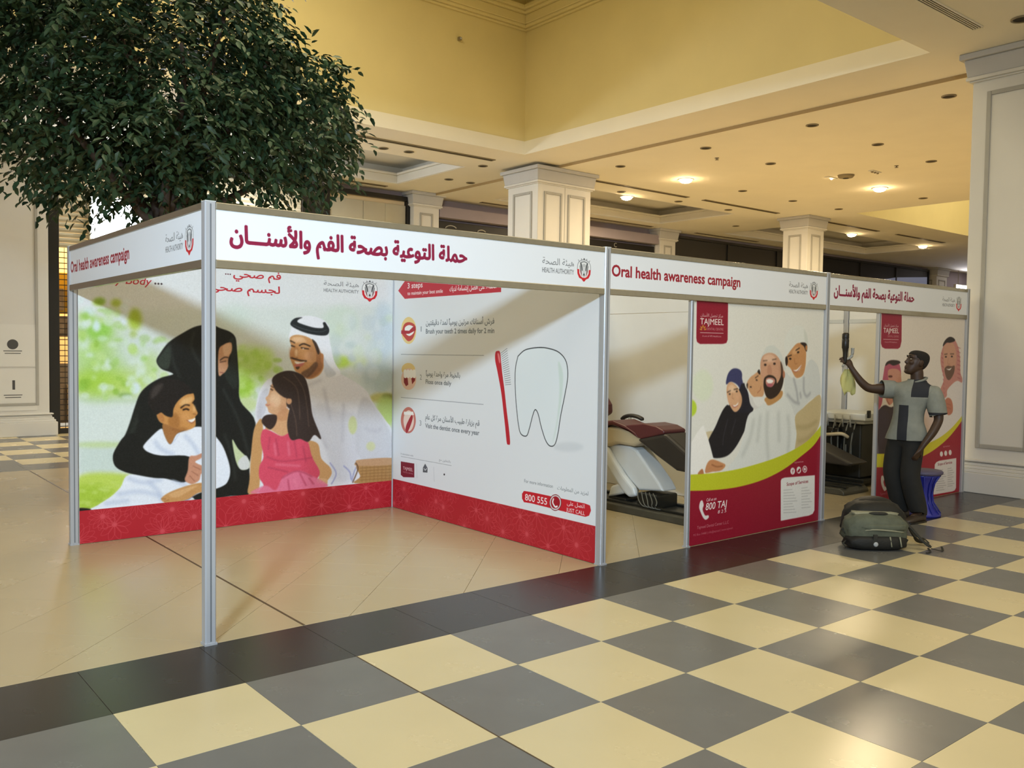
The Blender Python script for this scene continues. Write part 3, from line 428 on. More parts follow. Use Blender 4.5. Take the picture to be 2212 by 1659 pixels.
  ('P','#c9dd7a',[122,322,120,314,112,309,102,308,92,311,85,318,82,326,85,335,92,340,102,341,112,338,120,331],8,0.45,1),
  ('P','#b3cd4c',[183,475,180,469,172,465,162,464,152,467,144,472,141,478,144,484,152,488,162,488,173,486,180,481],8,0.45,1),
  ('P','#c9dd7a',[112,334,106,326,91,322,71,322,51,326,37,334,31,342,37,350,51,355,71,355,92,351,106,343],8,0.45,1),
  ('P','#98b83a',[129,351,125,346,113,344,96,344,80,347,68,352,64,357,68,362,80,364,96,364,113,361,125,356],8,0.45,1),
  ('P','#b3cd4c',[175,317,169,312,154,310,133,310,112,314,97,320,91,326,97,331,112,334,133,333,154,329,169,324],8,0.45,1),
  ('P','#b3cd4c',[186,287,182,279,173,275,161,274,148,277,139,284,136,292,139,300,149,305,161,305,173,302,182,295],8,0.45,1),
  ('P','#b3cd4c',[132,457,129,450,119,445,105,445,92,448,82,454,78,461,82,468,92,473,105,473,119,470,129,464],8,0.45,1),
  ('P','#b3cd4c',[130,348,124,342,109,339,89,339,69,343,54,349,49,356,54,362,69,365,89,365,110,361,124,355],8,0.45,1),
  ('P','#98b83a',[231,338,225,331,208,327,186,327,164,331,148,338,142,347,148,354,164,358,186,358,208,354,225,346],8,0.45,1),
  ('P','#c9dd7a',[270,421,264,417,248,415,225,415,202,419,186,424,180,429,186,433,202,435,225,435,248,431,264,426],8,0.45,1),
  ('P','#c9dd7a',[299,343,293,338,277,335,254,336,232,340,216,346,210,352,216,357,232,360,254,359,277,356,293,350],8,0.45,1),
  ('P','#c9dd7a',[88,429,83,421,71,416,55,416,38,419,26,426,22,435,27,442,39,447,55,447,71,444,83,437],8,0.45,1),
  ('P','#98b83a',[312,345,307,341,292,339,273,340,253,343,238,348,233,352,238,356,253,358,273,357,292,354,307,350],8,0.45,1),
  ('P','#c9dd7a',[214,434,211,427,204,423,194,422,184,425,177,430,174,437,177,444,184,448,194,449,204,446,211,440],8,0.45,1),
  ('P','#e3e3e8',[1501,949,1519,1112,1568,1247,1655,1321,1846,1368,2183,1401,2390,1335,2622,1199,2725,1048,2864,878,2931,769,2934,449,2560,498,2512,272,1484,280],3,1,1),
  ('P','#cdccd2',[2090,1067,2154,778,2250,484,2267,337,2478,319,2543,492,2574,905,2312,1003],30,0.7,1),
  ('P','#c9c9ce',[2623,1125,2917,769,2928,480,2577,504,2525,833],20,0.7,1),
  ('P','#c6c4cc',[1512,1003,1554,1179,1626,1219,1598,1013,1540,947],12,0.7,1),
  ('L','#c0bfc7',[2060,1040,2123,837,2218,645],18,0.6,1,26),
  ('L','#c0bfc7',[2625,814,2744,778,2812,805],18,0.6,1,26),
  ('L','#c0bfc7',[1816,1298,1936,1227,2152,1294],18,0.6,1,26),
  ('L','#c0bfc7',[1554,1083,1540,947],18,0.6,1,26),
  ('L','#c0bfc7',[2183,1208,2248,918],18,0.6,1,26),
  ('L','#c0bfc7',[2392,1058,2378,694],18,0.6,1,26),
  ('P','#c7cf7e',[2538,847,2532,803,2515,772,2492,761,2469,774,2452,807,2445,851,2451,895,2468,927,2491,938,2514,925,2531,892],10,0.7,1),
  ('P','#d5d98c',[2745,628,2738,606,2720,590,2694,586,2669,594,2650,611,2643,634,2650,656,2668,671,2694,676,2719,668,2738,651],10,0.6,1),
  ('L','#8f93c0',[2250,498,2315,392,2267,294],4,0.7,1,12),
  ('L','#8f93c0',[2396,458,2461,395,2478,319],4,0.7,1,12),
  ('L','#8f93c0',[2560,476,2511,391,2487,304],4,0.7,1,12),
  ('P','#e9ebf0',[1830,1674,1845,1771,1867,1841,1934,1885,2056,1896,2180,1858,2236,1795,2231,1723,2253,1609,2293,1465,2358,1350,2214,1322,2175,1437,2151,1537,2088,1636,1965,1704],2,1,1),
  ('P','#c8ccd4',[2150,1551,2230,1437,2310,1350,2214,1322,2176,1423],7,0.8,1),
  ('P','#c9935f',[1842,1695,1905,1717,2011,1698,2096,1643,2135,1558,2169,1537,2176,1465,2176,1408,2136,1344,2058,1307,1997,1313,1936,1353,1891,1381,1864,1437,1841,1493,1836,1549,1850,1605,1836,1653],2,1,1),
  ('P','#e0b184',[1860,1688,1965,1690,1996,1648,1875,1647],7,0.7,1),
  ('P','#dba878',[1996,1550,2073,1550,2058,1465,1996,1480],9,0.7,1),
  ('P','#8f5c38',[2088,1636,2150,1551,2170,1423,2120,1352,2058,1317,1997,1313,2043,1366,2089,1437,2101,1536],9,0.75,1),
  ('P','#2e241e',[2057,1678,2103,1643,2135,1565,2119,1537,2088,1607],3,0.9,1),
  ('L','#2d2019',[1839,1660,1863,1651,1884,1641],2,0.95,1,9),
  ('L','#2d2019',[1929,1617,1973,1634,2039,1612],2,0.95,1,11),
  ('L','#2a1c16',[1849,1616,1884,1605],2,0.9,1,10),
  ('L','#2a1c16',[1947,1597,1981,1592,2023,1587],2,0.9,1,10),
  ('P','#f0e6da',[1978,1589,1976,1586,1973,1584,1969,1583,1964,1584,1961,1586,1959,1589,1961,1592,1964,1594,1969,1595,1973,1594,1976,1592],1,0.8,1),
  ('P','#a9713f',[1878,1605,1857,1507,1890,1493,1913,1521,1917,1591],5,0.5,1),
  ('L','#7d4f30',[1857,1510,1878,1493,1913,1505],3,0.8,1,7),
  ('L','#3a2a22',[1845,1504,1890,1491,1951,1477,2002,1474],3,0.9,1,13),
  ('P','#f3ece4',[1881,1471,1936,1463,1984,1468,1951,1443,1906,1443],1,1,1),
  ('P','#c06a62',[1875,1437,1913,1446,1981,1457,1951,1423,1906,1412],3,0.9,1),
  ('P','#4a3728',[1891,1416,1936,1421,1913,1393],4,0.9,1),
  ('P','#5a4232',[1951,1367,2027,1409,2089,1465,2120,1437,2074,1366,2012,1319,1966,1336],9,0.75,1),
  ('P','#b5784b',[2151,1537,2176,1530,2170,1451,2151,1465],3,1,1),
  ('P','#f0cfa8',[1973,1676,1965,1663,1943,1654,1912,1650,1882,1653,1860,1662,1852,1674,1860,1687,1882,1696,1912,1700,1942,1698,1965,1689],22,0.5,1),
  ('P','#e2ab84',[2061,1515,2054,1497,2036,1483,2012,1478,1987,1483,1969,1496,1963,1515,1969,1533,1987,1546,2011,1551,2036,1547,2054,1533],22,0.5,1),
  ('P','#b5764a',[1860,1549,1858,1521,1853,1501,1845,1493,1838,1501,1832,1521,1830,1549,1832,1577,1838,1597,1845,1605,1853,1597,1858,1577],14,0.5,1),
  ('P','#f2d2ae',[1913,1549,1911,1531,1905,1518,1898,1513,1890,1518,1885,1531,1883,1549,1885,1567,1890,1581,1898,1586,1905,1581,1911,1568],10,0.6,1),
  ('P','#8b5a38',[2098,1551,2092,1508,2078,1477,2058,1465,2038,1477,2023,1508,2017,1550,2023,1592,2037,1624,2057,1635,2077,1624,2092,1593],26,0.35,1),
  ('P','#23282b',[1840,1810,1856,1848,1897,1873,1961,1879,1922,1860,1912,1834,1995,1806,2087,1786,2162,1785,2177,1802,2168,1833,2190,1842,2212,1814,2234,1778,2228,1738,2197,1717,2119,1716,1995,1736,1889,1775],1,1,1),
  ('L','#5a6266',[1862,1811,1934,1782,2057,1754,2150,1750,2209,1769],1.5,0.8,1,5),
  ('P','#b58a55',[2552,462,2934,456,2936,263,2520,279,2578,341],1,1,1),
  ('P','#c49a73',[2527,486,2577,507,2934,498,2934,431,2552,447],2,1,1),
  ('L','#8a6236',[2577,423,2747,420,2934,415],1,0.8,1,5),
  ('L','#8a6236',[2578,393,2747,390,2935,385],1,0.8,1,5),
  ('L','#8a6236',[2578,363,2747,360,2935,354],1,0.8,1,5),
  ('L','#8a6236',[2578,333,2747,330,2935,324],1,0.8,1,5),
  ('L','#8a6236',[2578,304,2748,300,2935,293],1,0.8,1,5),
  ('L','#8f683c',[2602,443,2598,282],1,0.7,1,4),
  ('L','#8f683c',[2646,440,2642,279],1,0.7,1,4),
  ('L','#8f683c',[2690,436,2686,275],1,0.7,1,4),
  ('L','#8f683c',[2735,433,2731,271],1,0.7,1,4),
  ('L','#8f683c',[2779,430,2775,267],1,0.7,1,4),
  ('L','#8f683c',[2824,426,2820,263],1,0.7,1,4),
  ('L','#8f683c',[2869,423,2866,259],1,0.7,1,4),
  ('L','#8f683c',[2915,420,2911,255],1,0.7,1,4),
  ('L','#5d3f2a',[2527,478,2552,417,2495,288],2,0.9,1,10),
  ('P','#191b19',[1101,1790,970,1770,854,1709,741,1631,672,1541,639,1472,678,1408,753,1378,773,1358,678,1332,580,1277,507,1203,464,1091,422,955,380,851,315,756,292,689,309,614,373,565,480,526,626,486,826,381,1007,259,1275,273,1449,276,1449,543,1505,914,1364,1116,1351,1304,1330,1599,1316,1686,1268,1731,1180,1761],1.5,1,1),
  ('P','#3a443a',[644,1472,678,1529,741,1605,759,1542,740,1414,678,1415],6,0.8,1),
  ('P','#2a322b',[1261,1651,1316,1652,1344,1304,1302,1225,1221,1359,1275,1492],8,0.7,1),
  ('P','#20251f',[507,1165,410,894,327,724,386,745,470,891],14,0.8,1),
  ('L','#2f3531',[741,1618,778,1465,828,1337],14,0.7,1,18),
  ('L','#2f3531',[1207,1227,1344,955,1442,638],14,0.7,1,18),
  ('L','#2f3531',[1221,827,1289,622,1316,417],14,0.7,1,18),
  ('L','#2f3531',[482,990,422,806,529,749],14,0.7,1,18),
  ('L','#2f3531',[957,1724,931,1595,1008,1439],14,0.7,1,18),
  ('L','#2f3531',[628,1238,579,1113],14,0.7,1,18),
  ('P','#c7d3a6',[1289,776,1344,692,1414,620,1449,570,1445,509,1372,501,1323,579],2,1,1),
  ('P','#d9d9da',[1344,577,1414,627,1449,556,1435,503,1365,505],5,0.9,1),
  ('P','#c99774',[1167,1564,1214,1618,1264,1638,1286,1625,1286,1565,1259,1505,1252,1465,1253,1425,1234,1386,1207,1362,1167,1353],2,1,1),
  ('P','#e2b998',[1207,1604,1275,1625,1275,1545,1221,1518],7,0.8,1),
  ('L','#2c201b',[1180,1479,1218,1505,1253,1503],2,0.9,1,8),
  ('L','#3a2520',[1180,1463,1234,1473],2,0.8,1,7),
  ('L','#8a4f46',[1180,1373,1210,1370],2,0.9,1,7),
  ('P','#e8edf6',[676,903,578,822,527,755,559,712,676,672,906,648,929,515,864,429,688,483,420,533,349,436,279,368,175,305,112,252,737,260,981,314,1193,363,1255,416,1271,515,1234,652,1180,762,1073,880,966,905,878,877,801,848,751,764,707,840],1.5,1,1),
  ('L','#bcc7de',[878,831,955,736,1007,628],20,0.6,1,30),
  ('L','#bcc7de',[627,794,676,727,776,682],20,0.6,1,30),
  ('L','#bcc7de',[408,506,528,458,675,471],20,0.6,1,30),
  ('L','#bcc7de',[325,376,503,385,675,330],20,0.6,1,30),
  ('L','#bcc7de',[577,454,650,371,675,292],20,0.6,1,30),
  ('L','#bcc7de',[775,463,877,402],20,0.6,1,30),
  ('L','#bcc7de',[232,311,407,318],20,0.6,1,30),
  ('L','#c9d2e6',[701,892,751,767,827,854],2,0.9,1,7),
  ('L','#6a72b4',[1053,651,1040,573,1066,505],5,0.7,1,14),
  ('L','#6a72b4',[981,340,903,282,826,264],5,0.7,1,14),
  ('P','#171917',[292,689,315,756,380,851,469,866,529,749,577,705,676,672,911,647,911,543,864,440,750,475,626,488,480,526,373,565,309,614],1.5,1,1),
  ('P','#c98f72',[911,645,968,654,1031,673,1014,630,961,598,1047,548,1066,505,1014,493,996,438,942,410,903,421,871,455,897,531],1.5,1,1),
  ('L','#8f5844',[942,567,1007,529],1.5,0.8,1,5),
  ('L','#8f5844',[929,522,987,478],1.5,0.8,1,5),
  ('L','#8f5844',[913,484,955,435],1.5,0.8,1,5),
  ('P','#a5703f',[689,944,776,927,865,884,801,848,751,767,704,841],2,1,1),
  ('P','#cc9151',[752,1005,771,1068,808,1131,872,1179,940,1198,958,1147,943,1115,971,1055,984,1019,963,990,966,957,963,912,917,884,852,879,789,901,739,929,677,950,650,983,640,1024,677,1040,712,1013],1.5,1,1),
  ('P','#e3b273',[827,1105,917,1167,943,1141,878,1091],8,0.7,1),
  ('P','#9a6431',[739,993,802,1029,827,925,776,908,739,935],12,0.6,1),
  ('P','#b87a46',[650,1028,683,1033,702,981,689,950,654,983],3,0.8,1),
  ('L','#2a1a12',[840,1072,878,1097,912,1092],2,0.95,1,11),
  ('L','#241610',[859,1055,886,1062,907,1053],2,0.95,1,12),
  ('L','#2a1a12',[938,1112,953,1117],2,0.9,1,9),
  ('L','#8a5630',[945,1017,969,1012],3,0.8,1,7),
  ('P','#f4eee6',[897,963,936,972,963,981,950,953,917,944],1,1,1),
  ('L','#8f4a3a',[891,966,930,938,958,953],2,0.85,1,6),
  ('P','#efc085',[922,1128,916,1115,900,1106,878,1104,857,1108,841,1118,835,1131,841,1143,857,1152,879,1155,900,1151,916,1141],22,0.6,1),
  ('P','#e0a368',[922,992,916,976,900,966,878,962,856,968,841,980,835,995,841,1011,857,1021,878,1025,900,1020,916,1008],22,0.5,1),
  ('P','#f0c48a',[965,1062,963,1046,959,1035,953,1031,947,1035,943,1047,941,1063,943,1078,947,1090,953,1094,959,1089,963,1078],10,0.6,1),
  ('P','#a86f3c',[841,963,837,931,824,907,808,900,792,909,780,933,775,965,780,997,792,1020,808,1028,825,1019,837,995],26,0.45,1),
  ('P','#8f5a2e',[904,885,893,876,865,871,827,870,789,875,761,883,751,892,761,901,789,906,827,906,865,902,893,894],16,0.5,1),
  ('P','#211d1b',[569,1138,574,1201,604,1263,665,1307,752,1321,841,1305,911,1252,943,1198,879,1184,815,1131,779,1068,767,998,712,1013,677,1040,642,1024,615,1048,581,1094],2,1,1),
  ('P','#4a423e',[591,1163,616,1251,690,1287,677,1237,628,1174],12,0.7,1),
  ('P','#c8945c',[675,311,737,353,851,389,981,413,1073,401,1073,334,987,327,903,282,826,266,737,260,693,277],1.5,1,1),
  ('P','#dfb07c',[737,337,864,375,981,393,903,348,800,305],7,0.7,1),
  ('L','#925c38',[675,307,712,301],1.5,0.8,1,5),
  ('L','#925c38',[699,279,737,292],1.5,0.8,1,5),
  ('P','#1a1c1a',[967,313,1073,334,1073,276,961,270],2,1,1),
  ('P','#241f1c',[36,295,118,279,106,255,36,261],2,1,1),
  ('P','#c99862',[1563,946,1519,914,1487,840,1467,678,1449,406,1435,282,1530,287,1555,507,1578,794],2,1,1),
  ('P','#cd9c67',[2015,715,2123,687,2158,548,2251,455,2264,381,2188,308,2140,348,2124,435,2062,555],2,1,1),
  ('P','#d9aa7c',[2140,362,2219,341,2212,284,2141,290,2094,335],2,1,1),
  ('P','#d7a578',[1699,1010,1817,1034,1938,818,1848,808,1758,782,1656,839,1598,862],2,1,1),
  ('P','#d94f66',[1591,854,1656,832,1758,782,1848,811,1938,761,2018,714,2062,569,2143,420,2109,329,2228,282,2001,260,1556,273,1584,339,1541,419,1544,522,1581,602,1555,741,1562,823],1.5,1,1),
  ('P','#e47a97',[1456,280,1599,338,1701,287,1774,407,1924,448,2062,390,2228,280,2001,260,1701,259],6,0.85,1),
  ('L','#b23a54',[1613,600,1774,547,2062,562],9,0.55,1,14),
  ('L','#b23a54',[1759,394,1909,445,2062,383],9,0.55,1,14),
  ('L','#b23a54',[1700,760,1729,606],9,0.55,1,14),
  ('L','#b23a54',[1878,751,1908,579],9,0.55,1,14),
  ('L','#b23a54',[1627,502,1819,445],9,0.55,1,14),
  ('L','#b23a54',[1939,422,2001,303],9,0.55,1,14),
  ('L','#b23a54',[1819,375,1834,275],9,0.55,1,14),
  ('L','#b23a54',[1641,777,1627,668],9,0.55,1,14),
  ('L','#b23a54',[1969,675,2000,531],9,0.55,1,14),
  ('L','#b23a54',[2031,371,2078,310],9,0.55,1,14),
  ('L','#ee8aa0',[1685,720,1700,608],12,0.5,1,16),
  ('L','#ee8aa0',[1818,726,1833,599],12,0.5,1,16),
  ('L','#ee8aa0',[1700,524,1939,492],12,0.5,1,16),
  ('L','#ee8aa0',[1879,370,1909,297],12,0.5,1,16),
  ('P','#d6a57c',[1666,1266,1713,1217,1787,1153,1862,1116,1847,1067,1802,1048,1795,992,1758,959,1692,980,1634,1005,1619,1047,1597,1075,1615,1095,1600,1137,1626,1164,1646,1225],1.5,1,1),
  ('P','#e7bf98',[1669,1204,1728,1175,1743,1078,1684,1052,1641,1108],9,0.7,1),
  ('P','#c48a5e',[1699,975,1802,1034,1810,936,1729,925],9,0.6,1),
  ('L','#3a2418',[1649,1218,1669,1207],2,0.9,1,8),
  ('L','#3a2820',[1646,1248,1677,1231],2,0.8,1,6),
  ('L','#b4635a',[1605,1075,1626,1070,1644,1078],2,0.85,1,7),
  ('P','#f0cba6',[1749,1133,1742,1112,1724,1098,1699,1093,1674,1099,1656,1115,1649,1136,1656,1156,1674,1171,1699,1176,1724,1170,1742,1154],26,0.55,1),
  ('P','#e0a883',[1695,1072,1690,1061,1679,1054,1663,1051,1647,1055,1635,1063,1631,1074,1635,1085,1646,1093,1662,1095,1678,1092,1690,1083],16,0.5,1),
  ('P','#b98057',[1817,1034,1811,1016,1795,1003,1773,999,1750,1004,1734,1018,1728,1036,1734,1054,1750,1067,1772,1071,1795,1066,1811,1052],24,0.45,1),
  ('P','#cf9a70',[1856,1102,1852,1087,1842,1076,1829,1072,1815,1077,1806,1088,1802,1104,1805,1119,1815,1130,1829,1134,1842,1129,1852,1118],3,1,1),
  ('P','#a86f4c',[1844,1100,1842,1092,1838,1087,1832,1085,1826,1087,1821,1093,1820,1100,1821,1108,1826,1114,1832,1115,1838,1113,1842,1107],5,0.6,1),
  ('P','#3a2d28',[1817,1159,1876,1144,1877,1032,1832,1033,1802,1076],2,1,1),
  ('P','#cf9a70',[1856,1102,1852,1087,1842,1076,1829,1072,1815,1077,1806,1088,1802,1104,1805,1119,1815,1130,1829,1134,1842,1129,1852,1118],3,1,1),
  ('P','#3a2d28',[1661,1294,1698,1348,1794,1382,1891,1373,1979,1325,2020,1225,2044,1097,2068,954,2148,764,2145,733,2084,775,2022,714,1938,747,1848,745,1810,880,1835,1033,1865,1088,1856,1122,1781,1138,1696,1206],2,1,1),
  ('P','#3a2b26',[1580,966,1626,985,1706,975,1699,899,1648,849,1591,883,1563,926],3,1,1),
  ('L','#5e4a40',[1772,1327,1906,1213,1938,931],5,0.7,1,10),
  ('L','#5e4a40',[1876,1354,1982,1183,2029,856],5,0.7,1,10),
  ('L','#5e4a40',[1847,1074,1892,933,1908,777],5,0.7,1,10),
 ],
 'steps': [
  ('L','#9aa0a8',[171,1542,1524,1551],0,0.9,0,3),
  ('L','#9aa0a8',[177,1116,1525,1124],0,0.9,0,3),
  ('L','#8f959c',[186,530,1055,535],0,0.8,0,2),
  ('L','#b0b4ba',[469,487,478,352],0,0.8,0,2),
  ('L','#b0b4ba',[765,490,777,353],0,0.8,0,2),
  ('P','#e9cd8a',[442,1777,425,1712,377,1664,310,1646,242,1664,190,1712,171,1779,188,1845,238,1892,306,1909,373,1890,423,1842],0,1,1),
  ('P','#c4473f',[185,1755,225,1837,313,1858,414,1831,428,1771,383,1699,306,1672,237,1705],0,1,1),
  ('P','#f4f1ee',[239,1804,314,1830,401,1806,396,1754,322,1723,254,1749],0,1,1),
  ('P','#b02a35',[171,1779,315,1774,381,1810,431,1816,435,1780,382,1763,315,1745,171,1745],0,1,0),
  ('P','#e9cd8a',[428,1401,412,1370,369,1346,308,1335,246,1342,201,1363,184,1394,200,1426,245,1450,306,1460,367,1453,411,1431],0,1,1),
  ('P','#e8c4b0',[449,1307,432,1254,384,1214,317,1197,248,1208,197,1245,178,1298,196,1352,246,1393,314,1409,381,1396,431,1359],0,1,1),
  ('P','#8e2a2e',[226,1322,295,1313,309,1248,269,1231,227,1266],0,1,0),
  ('P','#8e2a2e',[362,1315,435,1332,429,1292,377,1254],0,1,0),
  ('P','#f7f5f2',[225,1386,273,1388,278,1323,254,1310,226,1322],0,1,1),
  ('P','#f7f5f2',[280,1388,327,1389,332,1325,308,1312,281,1323],0,1,1),
  ('P','#f7f5f2',[334,1389,381,1391,386,1327,362,1313,335,1325],0,1,1),
  ('P','#f7f5f2',[388,1391,435,1392,439,1329,416,1315,389,1327],0,1,1),
  ('P','#c9766a',[449,909,432,844,384,793,317,771,248,782,197,826,177,889,195,955,245,1006,313,1028,380,1015,430,971],0,1,1),
  ('P','#ecd3c6',[416,901,404,849,370,809,323,791,275,801,240,836,226,887,238,940,273,980,320,997,367,986,402,951],0,1,1),
  ('P','#f4efe9',[231,978,401,989,415,956,232,949],0,1,0),
  ('P','#a5212c',[375,955,395,927,343,831,283,768,268,826,321,903],0,1,1),
  ('P','#c02733',[1688,1580,1719,1593,1750,1583,1767,1501,1784,1406,1817,1265,1851,1092,1885,937,1902,820,1877,806,1857,823,1834,948,1806,1089,1772,1247,1717,1420,1684,1515],0,1,1),
  ('P','#e88a8a',[1714,1570,1740,1564,1757,1501,1741,1493],1,0.9,1),
  ('L','#6a6f72',[1760,1573,1846,1616],0,0.9,0,2),
  ('L','#6a6f72',[1764,1556,1849,1597],0,0.9,0,2),
  ('L','#6a6f72',[1769,1539,1853,1578],0,0.9,0,2),
  ('L','#6a6f72',[1773,1523,1857,1560],0,0.9,0,2),
  ('L','#6a6f72',[1777,1506,1860,1541],0,0.9,0,2),
  ('L','#6a6f72',[1781,1489,1864,1522],0,0.9,0,2),
  ('L','#6a6f72',[1785,1473,1868,1503],0,0.9,0,2),
  ('L','#6a6f72',[1789,1456,1871,1484],0,0.9,0,2),
  ('L','#6a6f72',[1794,1440,1875,1466],0,0.9,0,2),
  ('L','#6a6f72',[1798,1423,1879,1447],0,0.9,0,2),
  ('L','#6a6f72',[1802,1407,1882,1428],0,0.9,0,2),
  ('L','#6a6f72',[1806,1390,1886,1409],0,0.9,0,2),
  ('L','#6a6f72',[1810,1374,1889,1391],0,0.9,0,2),
  ('L','#6a6f72',[1814,1357,1893,1372],0,0.9,0,2),
  ('L','#6a6f72',[1818,1341,1897,1353],0,0.9,0,2),
  ('L','#6a6f72',[1823,1324,1900,1334],0,0.9,0,2),
  ('L','#6a6f72',[1827,1308,1904,1316],0,0.9,0,2),
  ('P','#e4ecef',[1991,1552,2086,1606,2250,1626,2387,1618,2503,1587,2582,1518,2602,1402,2571,1255,2527,1091,2500,956,2466,864,2409,844,2354,884,2299,985,2258,1088,2220,1122,2188,1068,2148,958,2113,899,2041,912,2007,993,1980,1132,1962,1271,1959,1443],0,1,1),
  ('L','#3a3f42',[1991,1552,2086,1606,2250,1626,2387,1618,2503,1587,2582,1518,2602,1402,2571,1255,2527,1091,2500,956,2466,864,2409,844,2354,884,2299,985,2258,1088,2220,1122,2188,1068,2148,958,2113,899,2041,912,2007,993,1980,1132,1962,1271,1959,1443,1991,1552],0,0.95,1,4),
  ('P','#cfe0d8',[2489,1516,2545,1430,2539,1253,2479,984,2437,877,2488,1074,2509,1311],5,0.8,1),
  ('P','#cdd3d8',[2791,873,2769,853,2708,834,2624,821,2538,817,2473,824,2449,840,2472,861,2536,881,2622,894,2707,897,2768,889],10,0.6,1),
  ('P','#7e1f35',[183,480,429,485,431,350,234,329,185,346],0,1,0),
  ('P','#5a5f66',[581,462,619,506,661,467,659,424,581,418],0,1,0),
  ('L','#f0f2f4',[600,457,620,441,645,462],0,1,0,4),
  ('P','#25282c',[951,441,950,437,945,433,939,431,933,432,929,434,927,438,929,443,933,447,939,449,945,448,950,445],0,1,1),
  ('P','#c8202f',[2068,415,2092,442,2183,445,2821,443,2873,436,2884,399,2864,357,2824,342,2185,353,2094,349,2069,376],0,1,0),
  ('P','#7d1a22',[2554,412,2545,378,2519,351,2483,336,2446,340,2418,360,2408,391,2417,426,2443,453,2480,467,2516,463,2543,443],0,1,1),
  ('P','#d8d8da',[2547,411,2539,381,2515,355,2483,342,2449,345,2424,363,2414,392,2423,423,2447,449,2480,461,2513,458,2538,440],0,1,1),
  ('P','#a5182a',[2536,410,2529,384,2510,363,2482,353,2454,355,2434,370,2426,394,2433,419,2453,440,2480,451,2508,448,2528,433],0,1,1),
  ('L','#f4f4f4',[2458,428,2450,397,2478,368,2504,375],0,1,1,7),
 ],
 'dental': [
  ('P','#b9d62e',[92,1147,83,1112,56,1088,18,1080,-20,1091,-48,1117,-59,1152,-50,1186,-24,1211,14,1219,52,1209,81,1182],10,0.9,1),
  ('P','#dce8c8',[301,1329,285,1263,236,1216,167,1200,99,1220,48,1269,28,1334,43,1399,91,1446,158,1463,228,1445,280,1396],25,0.6,1),
  ('P','#e2e2da',[-70,963,175,966,272,828,304,588,-59,617],15,0.7,1),
  ('P','#c9b78c',[177,922,315,944,388,881,272,828],5,0.8,1),
  ('P','#1d1c22',[542,1169,493,1159,444,1123,397,1063,342,979,268,891,232,826,254,752,351,714,509,722,627,790,745,922,824,1046,869,1118,819,1161,752,1277,708,1341],1.5,1,1),
  ('L','#34323a',[507,1034,462,912,446,820],6,0.7,1,14),
  ('L','#34323a',[618,1029,562,907],6,0.7,1,14),
  ('P','#3c3f68',[478,1335,477,1376,502,1431,551,1465,611,1471,668,1455,693,1423,696,1379,730,1309,767,1283,796,1225,755,1201,680,1279,627,1330,545,1356],1.5,1,1),
  ('P','#20202c',[698,1341,767,1283,801,1213,836,1148,867,1118,801,1085,656,1091,615,1098,695,1152,702,1228,669,1285],4,1,1),
  ('P','#d9ab84',[487,1320,510,1350,555,1353,607,1327,649,1292,689,1241,702,1190,685,1140,646,1104,600,1096,554,1129,512,1183,490,1239,482,1283],1.5,1,1),
  ('P','#ebc8a5',[507,1313,566,1331,618,1292,589,1262,518,1276],9,0.7,1),
  ('L','#3a2a22',[493,1267,538,1282],3,0.9,1,9),
  ('L','#3a2a22',[583,1290,638,1295],3,0.9,1,9),
  ('P','#2a201c',[541,1252,539,1249,534,1246,527,1246,520,1247,515,1249,513,1252,515,1255,520,1257,527,1258,534,1257,539,1255],2,1,1),
  ('P','#2a201c',[640,1272,638,1269,633,1267,625,1266,617,1267,612,1269,610,1273,612,1276,617,1278,625,1279,632,1278,638,1275],2,1,1),
  ('L','#b98360',[569,1262,562,1219,586,1209],3,0.8,1,7),
  ('P','#f6f1ea',[568,1155,613,1155,651,1179,634,1147,593,1140],1,1,1),
  ('L','#b4665c',[561,1156,599,1136,644,1151],2,0.85,1,8),
  ('P','#f4d6b6',[583,1299,579,1287,566,1278,548,1275,530,1279,516,1288,511,1301,515,1313,528,1322,546,1325,564,1321,578,1312],40,0.5,1),
  ('P','#eab592',[561,1206,557,1198,546,1193,531,1191,516,1193,505,1200,501,1208,504,1216,515,1221,530,1223,545,1221,556,1215],30,0.45,1),
  ('P','#eab592',[672,1222,668,1214,657,1208,642,1207,626,1209,615,1216,611,1224,614,1232,625,1237,640,1239,656,1237,667,1231],30,0.45,1),
  ('P','#b98660',[700,1184,699,1158,693,1140,685,1134,677,1141,670,1159,667,1185,668,1210,674,1228,681,1235,690,1228,697,1209],26,0.4,1),
  ('P','#d9d8d4',[806,1238,859,1211,1009,1214,1076,1167,1024,1116,895,1108,819,1161],4,1,1),
  ('P','#d3a277',[765,1340,810,1390,862,1415,924,1440,968,1427,1004,1337,1018,1246,977,1211,912,1210,848,1231,793,1283],1.5,1,1),
  ('P','#2a211d',[914,1440,940,1460,957,1427,947,1415],2,1,1),
  ('P','#3a2a22',[758,1328,781,1340,774,1289],2,0.9,1),
  ('P','#2a201c',[837,1307,835,1304,829,1302,822,1302,815,1303,809,1305,807,1308,809,1311,814,1313,822,1313,829,1312,834,1310],2,1,1),
  ('P','#2a201c',[920,1363,916,1361,910,1361,903,1362,896,1364,892,1367,892,1371,896,1373,902,1373,910,1372,916,1370,920,1366],2,1,1),
  ('L','#3a2a22',[884,1386,928,1405],3,0.8,1,9),
  ('L','#a96a50',[921,1254,963,1279,972,1311],2,0.85,1,7),
  ('P','#e6e6e2',[859,1211,1020,1210,1055,1141,926,1132],4,1,1),
  ('P','#d5d9d6',[1344,1431,1403,1397,1520,1369,1614,1388,1726,1544,1850,1503,1905,1392,1926,1219,1768,1174,1651,1109,1536,1032,1393,1091,1343,1199,1325,1332],3,1,1),
  ('L','#92959b',[1473,1376,1525,1261,1553,1160],16,0.65,1,22),
  ('L','#92959b',[1638,1381,1644,1259,1694,1203,1753,1236],16,0.65,1,22),
